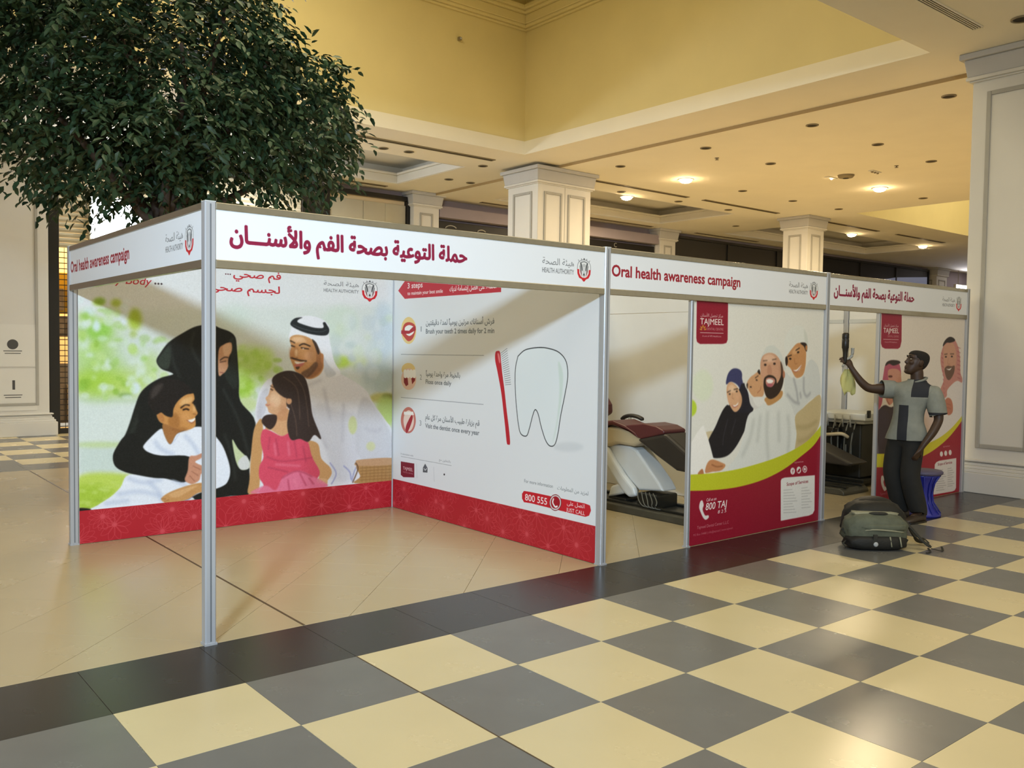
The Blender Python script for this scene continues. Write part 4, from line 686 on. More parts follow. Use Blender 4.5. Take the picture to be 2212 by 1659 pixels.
  ('L','#92959b',[1376,1231,1483,1162,1578,1139],16,0.65,1,22),
  ('L','#92959b',[1585,1240,1599,1192],16,0.65,1,22),
  ('P','#e3e6df',[1350,1557,1311,1662,1329,1755,1406,1829,1521,1865,1616,1841,1680,1761,1690,1680,1623,1692,1528,1698,1437,1650],4,1,1),
  ('P','#cdd2c8',[1617,1834,1680,1761,1690,1680,1647,1700],12,0.7,1),
  ('P','#c9925f',[1338,1557,1371,1596,1437,1650,1505,1694,1575,1702,1624,1679,1662,1625,1665,1557,1659,1490,1636,1422,1590,1389,1520,1379,1472,1410,1423,1464,1376,1490,1346,1517],1.5,1,1),
  ('P','#e2b383',[1439,1623,1507,1664,1555,1638,1475,1597],9,0.7,1),
  ('P','#2a1f1a',[1564,1702,1640,1706,1678,1680,1674,1625,1650,1639,1624,1672],2,1,1),
  ('P','#2a1f1a',[1333,1563,1360,1577,1374,1530,1358,1490,1338,1510],2,1,1),
  ('P','#c08450',[1683,1659,1682,1647,1676,1638,1668,1635,1659,1638,1653,1647,1650,1659,1651,1671,1657,1680,1665,1683,1674,1680,1681,1671],2,1,1),
  ('P','#241a15',[1430,1556,1428,1551,1421,1548,1411,1547,1401,1548,1394,1551,1391,1555,1393,1560,1400,1563,1410,1564,1420,1563,1427,1560],2,1,1),
  ('P','#241a15',[1552,1622,1553,1617,1550,1612,1542,1609,1533,1607,1523,1608,1517,1611,1516,1615,1519,1620,1527,1624,1537,1626,1546,1625],2,1,1),
  ('L','#2c1f18',[1372,1577,1429,1589],3,0.85,1,11),
  ('L','#2c1f18',[1496,1634,1554,1655],3,0.85,1,11),
  ('P','#f8f4ee',[1452,1450,1516,1456,1594,1500,1563,1453,1505,1438],1,1,1),
  ('L','#a95c4c',[1446,1451,1517,1435,1591,1490],2,0.8,1,8),
  ('L','#a26a40',[1476,1557,1490,1510,1525,1513],3,0.7,1,8),
  ('P','#dfe3df',[1022,1155,1099,1140,1286,1207,1389,1184,1487,1061,1544,856,1553,652,1442,525,782,525,636,550,513,597,591,666,670,743,727,860,792,1054,906,1107],2,1,1),
  ('L','#c0c5c1',[878,1019,831,861,723,708],30,0.65,1,40),
  ('L','#c0c5c1',[1080,1075,1077,880,1109,649],30,0.65,1,40),
  ('L','#c0c5c1',[1396,1031,1427,862,1411,695],30,0.65,1,40),
  ('L','#c0c5c1',[973,1047,939,823],30,0.65,1,40),
  ('L','#c0c5c1',[1247,1069,1269,804],30,0.65,1,40),
  ('P','#c09059',[1042,1206,1283,1266,1291,1207,1187,1157,1094,1137,1055,1161],2,1,1),
  ('P','#cf9f80',[954,1492,958,1543,983,1581,1036,1604,1101,1611,1179,1595,1248,1550,1284,1491,1321,1431,1312,1372,1297,1332,1271,1273,1185,1209,1108,1202,1052,1226,1017,1278,993,1337,968,1414],1.5,1,1),
  ('P','#e6bfa2',[1005,1575,1102,1595,1180,1563,1160,1530,1017,1530],12,0.8,1),
  ('P','#d7dcd6',[945,1466,947,1543,1003,1620,1055,1666,1154,1673,1245,1622,1305,1543,1343,1457,1308,1464,1272,1517,1213,1576,1145,1605,1058,1606,988,1581,958,1530],3,1,1),
  ('P','#33261f',[1260,1530,1296,1477,1305,1411,1313,1358,1282,1280,1218,1222,1130,1194,1063,1212,1029,1259,1010,1311,1013,1369,1034,1394,1088,1410,1154,1400,1198,1373,1213,1333,1258,1379,1270,1431],2.5,1,1),
  ('P','#c98c7c',[1046,1375,1089,1387,1155,1380,1184,1354,1147,1308,1081,1303,1042,1336],1.5,1,1),
  ('P','#f8f4f0',[1051,1363,1100,1374,1156,1357,1124,1335,1074,1339],1,1,1),
  ('P','#b0606a',[1058,1326,1113,1332,1157,1324,1125,1305,1076,1306],2,1,1),
  ('P','#33261f',[1070,1303,1115,1296,1138,1269,1082,1277],3,0.9,1),
  ('P','#2a1d18',[1047,1501,1044,1496,1037,1493,1028,1491,1018,1493,1011,1496,1008,1501,1010,1506,1017,1509,1027,1511,1037,1509,1044,1506],2,1,1),
  ('P','#2a1d18',[1186,1511,1184,1506,1176,1502,1167,1501,1156,1502,1149,1506,1146,1511,1149,1515,1156,1519,1166,1520,1176,1519,1183,1515],2,1,1),
  ('L','#4a352a',[995,1536,1055,1540],3,0.7,1,10),
  ('L','#4a352a',[1131,1546,1192,1553],3,0.7,1,10),
  ('P','#b98368',[1068,1491,1060,1426,1099,1413,1131,1426,1112,1491],6,0.55,1),
  ('P','#b87a5c',[1334,1411,1333,1395,1327,1382,1318,1378,1308,1383,1301,1395,1298,1411,1300,1428,1306,1440,1315,1444,1324,1440,1331,1428],3,1,1),
  ('P','#f0d0b4',[1136,1563,1128,1551,1104,1542,1071,1539,1039,1542,1014,1551,1005,1562,1013,1574,1037,1582,1069,1586,1102,1583,1127,1574],50,0.45,1),
  ('P','#dba288',[1043,1427,1039,1417,1028,1410,1012,1408,995,1410,983,1417,978,1427,982,1437,994,1444,1010,1446,1026,1444,1039,1436],34,0.4,1),
  ('P','#dba288',[1238,1432,1233,1421,1218,1412,1198,1410,1178,1413,1163,1421,1157,1432,1162,1443,1176,1451,1196,1454,1217,1451,1232,1443],34,0.4,1),
  ('P','#a97a5e',[1304,1464,1301,1434,1291,1413,1277,1405,1262,1413,1250,1435,1245,1464,1248,1494,1257,1516,1272,1524,1287,1516,1298,1494],36,0.4,1),
  ('P','#c8b68a',[1927,1205,1769,1160,1639,1096,1513,1019,1544,856,1528,688,1669,726,1846,840,1932,975],3,1,1),
  ('L','#a8976a',[1541,924,1720,915,1877,964],24,0.6,1,36),
  ('L','#a8976a',[1570,787,1725,805,1856,874],24,0.6,1,36),
  ('P','#f2f1ec',[160,988,209,955,290,798,344,641,299,552,16,576,8,816],6,1,1),
  ('P','#c98d60',[247,679,313,705,431,672,492,642,434,603,317,600,221,601],2,1,1),
  ('L','#8f5a3a',[305,662,374,639,452,639],3,0.8,1,10),
  ('P','#b97a4f',[126,603,182,635,202,585,146,577],3,1,1),
  ('P','#c3c92c',[-254,621,-70,606,97,596,375,588,665,596,969,623,1234,658,1482,707,1709,775,1853,851,1955,922,2058,1011,2063,909,1960,825,1829,727,1628,640,1349,537,1028,467,671,436,309,441,-65,467,-249,485],0,1,1),
  ('P','#93182f',[-292,494,-66,473,309,444,671,439,1028,470,1349,540,1628,643,1829,730,1959,832,2121,974,2265,14,2111,-661,-51,-312,-282,153],0,1,1),
  ('P','#93182f',[-74,395,675,343,2060,345,2102,-487,-51,-312],0,1,0),
  ('P','#8f1a30',[64,2111,474,2102,481,1715,465,1688,418,1679,117,1675,78,1691,68,1723],0,1,0),
  ('P','#e8e8e4',[1310,440,1325,458,1369,464,1867,446,1877,107,1849,76,1787,66,1326,68],0,1,0),
  ('L','#9a9a98',[1358,348,1498,342],0,0.8,0,4),
  ('L','#9a9a98',[1648,341,1747,339],0,0.8,0,4),
  ('L','#9a9a98',[1359,322,1520,313],0,0.8,0,4),
  ('L','#9a9a98',[1649,315,1781,309],0,0.8,0,4),
  ('L','#9a9a98',[1360,296,1541,285],0,0.8,0,4),
  ('L','#9a9a98',[1650,288,1815,279],0,0.8,0,4),
  ('L','#9a9a98',[1361,270,1562,256],0,0.8,0,4),
  ('L','#9a9a98',[1651,261,1760,257],0,0.8,0,4),
  ('L','#9a9a98',[1362,243,1583,228],0,0.8,0,4),
  ('L','#9a9a98',[1652,234,1794,227],0,0.8,0,4),
  ('L','#9a9a98',[1364,217,1507,209],0,0.8,0,4),
  ('L','#9a9a98',[1654,208,1828,197],0,0.8,0,4),
  ('L','#9a9a98',[1365,191,1528,181],0,0.8,0,4),
  ('L','#9a9a98',[1655,181,1772,175],0,0.8,0,4),
  ('L','#9a9a98',[1366,165,1550,152],0,0.8,0,4),
  ('L','#9a9a98',[1656,154,1807,145],0,0.8,0,4),
  ('L','#9a9a98',[1367,139,1571,123],0,0.8,0,4),
  ('P','#e8e2e0',[1533,511,1529,495,1516,484,1498,481,1479,487,1465,500,1459,517,1464,533,1476,544,1495,547,1513,541,1528,528],0,1,1),
  ('P','#e8e2e0',[1634,513,1629,497,1616,486,1598,483,1579,489,1564,502,1559,519,1563,535,1576,546,1594,549,1613,543,1628,530],0,1,1),
  ('P','#e8e2e0',[1733,514,1728,498,1715,486,1696,483,1677,489,1662,503,1657,520,1661,536,1674,547,1693,550,1712,544,1727,531],0,1,1),
  ('L','#93182f',[1504,532,1497,493],0,1,0,5),
  ('L','#93182f',[1482,517,1513,516],0,1,0,4),
  ('P','#93182f',[1571,507,1610,530,1625,522,1606,497,1577,496],0,1,0),
  ('P','#93182f',[1721,515,1718,503,1709,496,1696,493,1682,498,1672,507,1668,519,1671,530,1680,538,1693,540,1707,536,1717,527],0,1,1),
  ('P','#e8e2e0',[1712,516,1710,508,1704,503,1695,502,1686,505,1680,511,1677,518,1679,526,1685,531,1694,532,1703,529,1709,523],0,1,1),
  ('P','#e8e2e0',[164,361,191,370,211,329,198,298,213,264,237,237,275,236,280,215,243,201,210,220,177,265,152,315],0,1,1),
  ('P','#d9a53a',[158,1822,157,1816,155,1812,151,1810,147,1811,144,1816,143,1821,144,1827,146,1831,150,1833,154,1832,157,1828],0,1,1),
  ('P','#d9a53a',[137,1814,141,1809,143,1804,141,1802,137,1801,130,1804,124,1808,120,1813,118,1817,120,1820,125,1820,131,1818],0,1,1),
  ('P','#d9a53a',[178,1809,172,1805,166,1802,161,1802,160,1805,161,1809,165,1815,171,1819,177,1822,181,1822,183,1819,182,1815],0,1,1),
  ('P','#d9a53a',[126,1800,135,1798,140,1795,142,1792,139,1790,131,1789,122,1790,114,1792,108,1795,107,1798,110,1800,117,1800],0,1,1),
  ('P','#d9a53a',[181,1791,172,1790,165,1791,161,1793,163,1795,168,1798,177,1801,186,1802,193,1802,196,1800,195,1797,189,1794],0,1,1),
 ],
 'men': [
  ('P','#95223a',[50,2054,464,2061,477,1747,453,1685,408,1666,138,1665,78,1681,55,1718],0,1,0),
  ('P','#e4dcd8',[1562,1208,1700,1281,1808,1304,2075,1224,2162,584,1091,524,1340,877,1465,1078],3,1,1),
  ('P','#c98a80',[1421,1695,1522,1762,1681,1789,1797,1699,1852,1574,1874,1405,1926,1337,1920,1286,1808,1309,1700,1281,1562,1208,1549,1134,1411,1105,1386,1204,1465,1326,1404,1449,1369,1572],2,1,1),
  ('L','#a8505c',[1382,1629,1427,1613],3,0.7,1,9),
  ('L','#a8505c',[1393,1580,1434,1564],3,0.7,1,9),
  ('L','#a8505c',[1403,1531,1441,1515],3,0.7,1,9),
  ('L','#a8505c',[1414,1482,1448,1466],3,0.7,1,9),
  ('L','#a8505c',[1424,1433,1455,1416],3,0.7,1,9),
  ('L','#a8505c',[1435,1384,1462,1367],3,0.7,1,9),
  ('L','#a8505c',[1445,1334,1469,1317],3,0.7,1,9),
  ('L','#a8505c',[1456,1285,1476,1268],3,0.7,1,9),
  ('L','#a8505c',[1466,1235,1483,1218],3,0.7,1,9),
  ('L','#a8505c',[1477,1185,1490,1169],3,0.7,1,9),
  ('L','#a8505c',[1779,1699,1854,1683],3,0.7,1,9),
  ('L','#a8505c',[1783,1649,1857,1632],3,0.7,1,9),
  ('L','#a8505c',[1786,1598,1861,1582],3,0.7,1,9),
  ('L','#a8505c',[1790,1548,1865,1531],3,0.7,1,9),
  ('L','#a8505c',[1794,1498,1869,1481],3,0.7,1,9),
  ('L','#a8505c',[1797,1447,1872,1430],3,0.7,1,9),
  ('L','#a8505c',[1801,1397,1876,1380],3,0.7,1,9),
  ('L','#a8505c',[1805,1347,1880,1329],3,0.7,1,9),
  ('P','#cf9c82',[1439,1695,1524,1737,1648,1747,1725,1682,1761,1573,1741,1464,1693,1381,1607,1324,1535,1341,1486,1408,1451,1531],2,1,1),
  ('P','#5d4436',[1475,1441,1542,1482,1650,1477,1722,1481,1710,1398,1616,1324,1535,1341],6,0.85,1),
  ('P','#f3ece6',[1518,1449,1589,1448,1651,1461,1599,1432],1,1,1),
  ('P','#2a1d18',[1524,1585,1521,1581,1512,1578,1500,1577,1488,1578,1478,1581,1475,1585,1478,1589,1487,1592,1499,1593,1511,1592,1521,1589],2,1,1),
  ('P','#2a1d18',[1671,1590,1668,1585,1659,1582,1646,1581,1633,1582,1624,1585,1620,1589,1623,1594,1632,1597,1645,1598,1657,1597,1667,1594],2,1,1),
  ('L','#33241c',[1462,1613,1533,1618],3,0.8,1,9),
  ('L','#33241c',[1604,1618,1694,1619],3,0.8,1,9),
  ('L','#b07a60',[1562,1573,1549,1507,1603,1502],3,0.7,1,8),
  ('P','#2a201d',[1421,1703,1435,1744,1503,1791,1590,1813,1681,1798,1710,1769,1595,1747,1506,1745],2,1,1),
  ('P','#c27a60',[1500,1077,1568,1117,1659,1098,1710,1030,1707,946,1619,916,1545,952,1487,1012],2,1,1),
  ('L','#93503c',[1555,1051,1664,1031],2,0.7,1,6),
  ('L','#93503c',[1558,1009,1667,989],2,0.7,1,6),
  ('P','#d9c2b6',[1177,1248,1288,1124,1340,877,1247,718,1083,645,1017,1131],4,1,1),
  ('P','#b5566a',[148,1486,205,1531,324,1542,449,1500,488,1377,400,1301,374,1224,151,1191,99,1079,-27,978,-30,1046,75,1230,118,1380],3,1,1),
  ('P','#c98f78',[211,1425,284,1455,422,1446,487,1392,498,1222,376,1194,249,1303],3,1,1),
  ('P','#2e2420',[156,1486,190,1527,294,1546,431,1539,464,1515,328,1489,236,1508],2,1,1),
  ('P','#5a2a24',[312,1374,306,1369,290,1365,267,1364,245,1366,228,1370,222,1375,227,1381,244,1384,266,1386,289,1384,306,1380],3,1,1),
  ('P','#3e2f33',[-53,934,57,1035,173,1077,309,1050,570,1065,604,516,-89,563],4,1,1),
  ('P','#c98a74',[165,1198,254,1212,368,1201,350,1117,262,1074,184,1137],3,1,1),
  ('L','#6a3a30',[225,1189,214,1129,262,1082],3,0.8,1,8),
  ('P','#8d8890',[-91,600,16,744,86,551,61,477,-84,472],14,0.5,1),
  ('P','#d6cb2a',[-261,596,-69,583,283,563,586,571,867,595,1141,620,1423,672,1675,755,1858,843,1918,874,2006,934,2010,881,1922,821,1826,756,1645,660,1429,578,1149,502,809,450,514,422,229,421,-61,441,-254,456],0,1,1),
  ('P','#a01c2c',[-283,459,-69,443,229,422,514,424,809,451,1149,503,1429,579,1644,662,1826,758,1946,835,2046,924,2134,293,2026,-235,-76,-88,-271,242],0,1,1),
  ('P','#a01c2c',[-103,382,1186,465,1975,572,2036,-236,-76,-88],0,1,0),
  ('P','#e6ded8',[1317,371,1352,394,1423,406,1843,408,1863,57,1832,29,1766,22,1309,28],0,1,0),
  ('L','#a39c98',[1358,296,1522,294],0,0.8,0,7),
  ('L','#a39c98',[1633,297,1727,299],0,0.8,0,7),
  ('L','#a39c98',[1360,271,1548,267],0,0.8,0,7),
  ('L','#a39c98',[1635,272,1761,271],0,0.8,0,7),
  ('L','#a39c98',[1362,246,1574,239],0,0.8,0,7),
  ('L','#a39c98',[1637,247,1796,243],0,0.8,0,7),
  ('L','#a39c98',[1364,221,1600,212],0,0.8,0,7),
  ('L','#a39c98',[1639,221,1753,221],0,0.8,0,7),
  ('L','#a39c98',[1365,196,1533,192],0,0.8,0,7),
  ('L','#a39c98',[1641,196,1788,192],0,0.8,0,7),
  ('L','#a39c98',[1367,171,1559,165],0,0.8,0,7),
  ('L','#a39c98',[1642,170,1746,170],0,0.8,0,7),
  ('L','#a39c98',[1369,146,1585,138],0,0.8,0,7),
  ('L','#a39c98',[1644,145,1780,142],0,0.8,0,7),
  ('L','#a39c98',[1371,121,1611,110],0,0.8,0,7),
  ('L','#a39c98',[1646,119,1815,113],0,0.8,0,7),
  ('L','#a39c98',[1372,96,1544,91],0,0.8,0,7),
  ('L','#a39c98',[1648,94,1772,91],0,0.8,0,7),
  ('L','#a39c98',[1374,71,1570,63],0,0.8,0,7),
  ('P','#e8e0dc',[1506,476,1502,461,1489,451,1471,448,1453,453,1438,465,1432,481,1436,497,1449,507,1467,510,1486,505,1500,492],0,1,1),
  ('P','#e8e0dc',[1611,478,1607,463,1594,452,1576,449,1557,455,1543,467,1537,483,1541,498,1553,509,1572,512,1590,507,1605,494],0,1,1),
  ('P','#e8e0dc',[1721,480,1718,464,1705,454,1686,451,1667,456,1652,469,1646,485,1650,500,1663,511,1681,514,1701,508,1715,496],0,1,1),
  ('P','#e8e2e0',[142,331,180,336,205,302,192,271,206,238,229,216,260,216,268,193,223,170,180,201,140,268],0,1,1),
 ],
}
# ------------------------------------------------------------------ printed artwork: flat graphics drawn into generated images
def smooth_pts(p, closed=True, k=5):
    n = len(p); out = []
    for i in range(n if closed else n-1):
        if closed: a,b,c,d = p[i-1], p[i], p[(i+1)%n], p[(i+2)%n]
        else: a,b,c,d = p[max(i-1,0)], p[i], p[i+1], p[min(i+2,n-1)]
        for t in np.arange(k)/k:
            out.append(0.5*((2*b)+(c-a)*t+(2*a-5*b+4*c-d)*t*t+(3*b-a-3*c+d)*t**3))
    if not closed: out.append(p[-1])
    return np.array(out)
def blur1(a, r):
    r = int(max(1, round(r)))
    for ax in (0,1):
        for _ in range(2):
            pad = [(0,0),(0,0)]; pad[ax] = (r+1, r); c = np.cumsum(np.pad(a, pad, mode='edge'), axis=ax)
            n = a.shape[ax]; sl = lambda s: tuple(slice(s, s+n) if q == ax else slice(None) for q in (0,1))
            a = (c[sl(2*r+1)] - c[sl(0)]) / (2*r+1)
    return a
class Canvas:
    def __init__(s, w, h, ppm, col):
        s.w, s.h, s.p = w, h, ppm; s.W, s.H = int(w*ppm), int(h*ppm); s.a = np.empty((s.H, s.W, 3), np.float32); s.a[:] = s.c(col)
    def c(s, h): return np.array([int(h[i:i+2],16)/255 for i in (1,3,5)], np.float32)
    def cover(s, loops, pad=2):
        """anti-aliased coverage of closed loops (metres); returns mask and its origin"""
        L = [np.asarray(l, np.float64)*s.p for l in loops]; allp = np.concatenate(L)
        x0 = int(max(0, math.floor(allp[:,0].min())-pad)); x1 = int(min(s.W, math.ceil(allp[:,0].max())+pad)); y0 = int(max(0, math.floor(allp[:,1].min())-pad)); y1 = int(min(s.H, math.ceil(allp[:,1].max())+pad))
        if x1 <= x0 or y1 <= y0: return None
        W, H, SS = x1-x0, y1-y0, 3; acc = np.zeros((H, W+2))
        A = np.concatenate(L); B = np.concatenate([np.roll(l,-1,0) for l in L])
        for k in range(SS):
            rows = np.arange(H) + (k+0.5)/SS + y0
            ya, yb = A[:,1], B[:,1]; lo, hi = np.minimum(ya,yb), np.maximum(ya,yb)
            r0 = np.clip(np.ceil(lo-y0-(k+0.5)/SS), 0, H).astype(int); r1 = np.clip(np.ceil(hi-y0-(k+0.5)/SS), 0, H).astype(int)
            cnt = np.maximum(0, r1-r0); e = np.repeat(np.arange(len(A)), cnt)
            if len(e) == 0: continue
            st = np.repeat(np.cumsum(cnt)-cnt, cnt); rr = np.repeat(r0, cnt) + np.arange(len(e)) - st
            t = (rows[rr]-ya[e])/(yb[e]-ya[e]); x = np.clip(A[e,0]+t*(B[e,0]-A[e,0])-x0, 0, W-1e-6)
            sg = np.sign(yb[e]-ya[e]); xi = x.astype(int); fr = x-xi
            np.add.at(acc, (rr,xi), sg*(1-fr)/SS); np.add.at(acc, (rr,xi+1), sg*fr/SS)
        return np.clip(np.abs(np.cumsum(acc,1)[:,:W]),0,1).astype(np.float32), x0, y0
    def put(s, r, col, a=1.0, blur=0.0):
        if r is None: return
        m, x0, y0 = r
        if blur: m = blur1(m, blur*s.p/2)
        m = (m*a)[:,:,None]; H, W = m.shape[:2]; s.a[y0:y0+H, x0:x0+W] = s.a[y0:y0+H, x0:x0+W]*(1-m) + s.c(col)*m
    def poly(s, pts, col, blur=0.0, a=1.0, sm=True):
        p = np.asarray(pts, np.float64)
        if sm: p = smooth_pts(p)
        s.put(s.cover([p], 2+int(blur*s.p*2.2)), col, a, blur)
    def line(s, pts, wd, col, blur=0.0, a=1.0, sm=True):
        p = np.asarray(pts, np.float64)
        if sm and len(p) > 2: p = smooth_pts(p, False)
        d = np.gradient(p, axis=0); d /= (np.linalg.norm(d,axis=1,keepdims=True)+1e-9); n = np.stack([-d[:,1], d[:,0]],1)*wd/2
        p = p.copy(); p[0] -= d[0]*wd*.3; p[-1] += d[-1]*wd*.3
        s.put(s.cover([np.concatenate([p+n, (p-n)[::-1]])], 2+int(blur*s.p*2.2)), col, a, blur)
    def ell(s, u, v, ru, rv, col, blur=0.0, a=1.0):
        t = np.linspace(0, 2*math.pi, 40)[:-1]; s.poly(np.stack([u+ru*np.cos(t), v+rv*np.sin(t)],1), col, blur, a, False)
    def text(s, txt, u0, u1, v, cap, col, a=1.0, bold=0.0, shear=0.0, blur=0.0):
        tr = glyphs(txt, bold, shear)
        if tr is None: return
        x0, x1 = tr[...,0].min(), tr[...,0].max(); q = tr.copy()
        q[...,0] = u0 + (tr[...,0]-x0)*(u1-u0)/(x1-x0); q[...,1] = v + tr[...,1]*cap/0.70
        ar = (q[:,1,0]-q[:,0,0])*(q[:,2,1]-q[:,0,1])-(q[:,2,0]-q[:,0,0])*(q[:,1,1]-q[:,0,1]); q[ar<0] = q[ar<0][:,::-1]
        r = bold*cap/0.70; best = None
        for k in range(9 if bold else 1):      # heavier weight: union of slightly shifted prints
            dx, dy = (0,0) if k == 8 or not bold else (r*math.cos(k*math.pi/4), r*math.sin(k*math.pi/4))
            m = s.cover(list(q+np.array([dx,dy])), 4)
            if m is None: continue
            if best is None: best = np.zeros((s.H, s.W), np.float32)
            H, W = m[0].shape; v_ = best[m[2]:m[2]+H, m[1]:m[1]+W]; np.maximum(v_, m[0], out=v_)
        if best is not None: s.put((best,0,0), col, a, blur)
    def dots(s, us, v, r, col):
        for u in us: s.ell(u, v, r, r, col)
    def art(s, items, k=0.0013):
        for it in items:
            p = np.array(it[2], np.float64).reshape(-1,2)/1000.0
            if it[0] == 'P': s.poly(p, it[1], it[3]*k, it[4], bool(it[5]))
            else: s.line(p, it[6]*k*0.9, it[1], it[3]*k, it[4], bool(it[5]))
    def soften(s, r, grain):
        for k in range(3): s.a[...,k] = blur1(s.a[...,k], r)
        s.a += blur1(rng.normal(size=(s.H,s.W)).astype(np.float32), 1)[...,None]*grain*3
    def material(s, name, rough=0.42):
        im = bpy.data.images.new(name, s.W, s.H, alpha=False); px = np.ones((s.H, s.W, 4), np.float32); px[...,:3] = np.clip(s.a,0,1)
        im.pixels.foreach_set(px.ravel()); im.update(); im.pack()
        m = bpy.data.materials.new(name); m.use_nodes = True; nt = m.node_tree; b = nt.nodes['Principled BSDF']; b.inputs['Roughness'].default_value = rough; b.inputs['Specular IOR Level'].default_value = 0.3
        t = nt.nodes.new('ShaderNodeTexImage'); t.image = im; nt.links.new(t.outputs[0], b.inputs['Base Color'])
        return m
_F = {'ا':0xFE8D,'أ':0xFE83,'إ':0xFE87,'ب':0xFE8F,'ة':0xFE93,'ت':0xFE95,'ج':0xFE9D,'ح':0xFEA1,'خ':0xFEA5,'د':0xFEA9,'ر':0xFEAD,'ز':0xFEAF,'س':0xFEB1,'ش':0xFEB5,'ص':0xFEB9,'ض':0xFEBD,'ط':0xFEC1,'ظ':0xFEC5,'ع':0xFEC9,'ف':0xFED1,'ق':0xFED5,'ك':0xFED9,'ل':0xFEDD,'م':0xFEE1,'ن':0xFEE5,'ه':0xFEE9,'و':0xFEED,'ى':0xFEEF,'ي':0xFEF1,'ئ':0xFE89}
_NJ = set('اأإدرزوىة'); _LA = {'ا':0xFEFB,'أ':0xFEF7,'إ':0xFEF9}
def shape_arabic(t):
    out = []; i = 0; prev = False
    while i < len(t):
        c = t[i]
        if c == 'ـ': out.append(c); prev = True; i += 1; continue
        if c not in _F: out.append(c); prev = False; i += 1; continue
        if c == 'ل' and i+1 < len(t) and t[i+1] in _LA:
            out.append(chr(_LA[t[i+1]] + (1 if prev else 0))); prev = False; i += 2; continue
        nx = t[i+1] if i+1 < len(t) else ' '; nj = (c not in _NJ) and (nx in _F or nx == 'ـ')
        out.append(chr(_F[c] + ((3 if nj else 1) if prev else 2)) if (prev or nj) else c); prev = nj; i += 1
    return ''.join(out)[::-1]
_G = {}
def glyphs(txt, bold=0.0, shear=0.0):
    key = (txt, shear)
    if key in _G: return _G[key]
    body = shape_arabic(txt) if any(c in _F for c in txt) else txt
    c = bpy.data.curves.new('lettering','FONT'); c.body = body; c.size = 1; c.shear = shear; c.resolution_u = 3
    o = bpy.data.objects.new('lettering', c); COL.objects.link(o)
    dg = bpy.context.evaluated_depsgraph_get(); me = bpy.data.meshes.new_from_object(o.evaluated_get(dg)); me.calc_loop_triangles()
    v = np.empty(len(me.vertices)*3, np.float32); me.vertices.foreach_get('co', v); v = v.reshape(-1,3)[:,:2].astype(np.float64)
    t = np.empty(len(me.loop_triangles)*3, np.int32); me.loop_triangles.foreach_get('vertices', t)
    bpy.data.objects.remove(o); bpy.data.curves.remove(c); bpy.data.meshes.remove(me)
    _G[key] = v[t.reshape(-1,3)] if len(t) else None
    return _G[key]
def emblem(cv, u, v, w, h, fade=1.0):
    """falcon crest in an oval, red lower band; (u,v) = centre"""
    X = lambda p: [(u+a*w/2, v+b*h/2) for a,b in p]
    cv.poly(X([(-.86,.45),(-.5,.62),(0,.68),(.5,.62),(.86,.45),(.95,.1),(.9,-.35),(.6,-.7),(0,-.86),(-.6,-.7),(-.9,-.35),(-.95,.1)]), '#eceeee', 0, fade)
    cv.poly(X([(-1,-.02),(-.72,-.02),(-.68,-.35),(-.45,-.6),(-.18,-.7),(.18,-.7),(.45,-.6),(.68,-.35),(.72,-.02),(1,-.02),(.95,-.4),(.7,-.72),(.32,-.82),(.12,-.98),(0,-1.02),(-.12,-.98),(-.32,-.82),(-.7,-.72),(-.95,-.4)]), '#cf2b33', 0, fade, False)
    cv.line(X([(-.98,0),(-.93,.35),(-.7,.6),(-.3,.74),(0,.77),(.3,.74),(.7,.6),(.93,.35),(.98,0)]), w*.035, '#8a8d90', 0, fade)
    for s in (-1,1):
        cv.poly(X([(s*.08,.1),(s*.3,.45),(s*.5,.55),(s*.62,.3),(s*.62,0),(s*.5,-.3),(s*.32,-.55),(s*.3,-.2)]), '#b9bcbd', 0, fade)
        cv.line(X([(s*.52,.5),(s*.36,.2),(s*.26,-.1)]), w*.07, '#43474b', 0, fade); cv.line(X([(s*.6,.25),(s*.5,-.05),(s*.36,-.4)]), w*.05, '#6d7174', 0, fade)
        cv.line(X([(s*.56,-.1),(s*.44,-.35),(s*.3,-.55)]), w*.04, '#a94a4c', 0, fade*.8)
        cv.line(X([(s*.72,.6),(s*.84,.74)]), w*.035, '#84888b', 0, fade); cv.line(X([(s*.34,.74),(s*.4,.84)]), w*.05, '#84888b', 0, fade)
    cv.poly(X([(-.2,.2),(0,.3),(.2,.2),(.22,-.2),(.16,-.62),(-.16,-.62),(-.22,-.2)]), '#d3d5d6', 0, fade)
    cv.ell(u, v+.33*h/2, w*.09, h*.07, '#c2c4c5', 0, fade); cv.poly(X([(0,-.3),(.16,-.5),(.06,-.48),(0,-.6),(-.06,-.48),(-.16,-.5)]), '#3f4347', 0, fade, False)
    cv.ell(u, v+.83*h/2, w*.05, h*.04, '#5d6164', 0, fade); cv.line(X([(-.5,.52),(0,.62),(.5,.52)]), w*.06, '#85888b', 0, fade)
def authority(cv, u0, u1, va, vl, ha, hl, fade=1.0):
    cv.text('هيئة الصحة', u0, u1, va, ha*1.25, '#74787c', fade, 0.0); cv.text('HEALTH AUTHORITY', u0, u1, vl, hl, '#74787c', fade, 0.008)
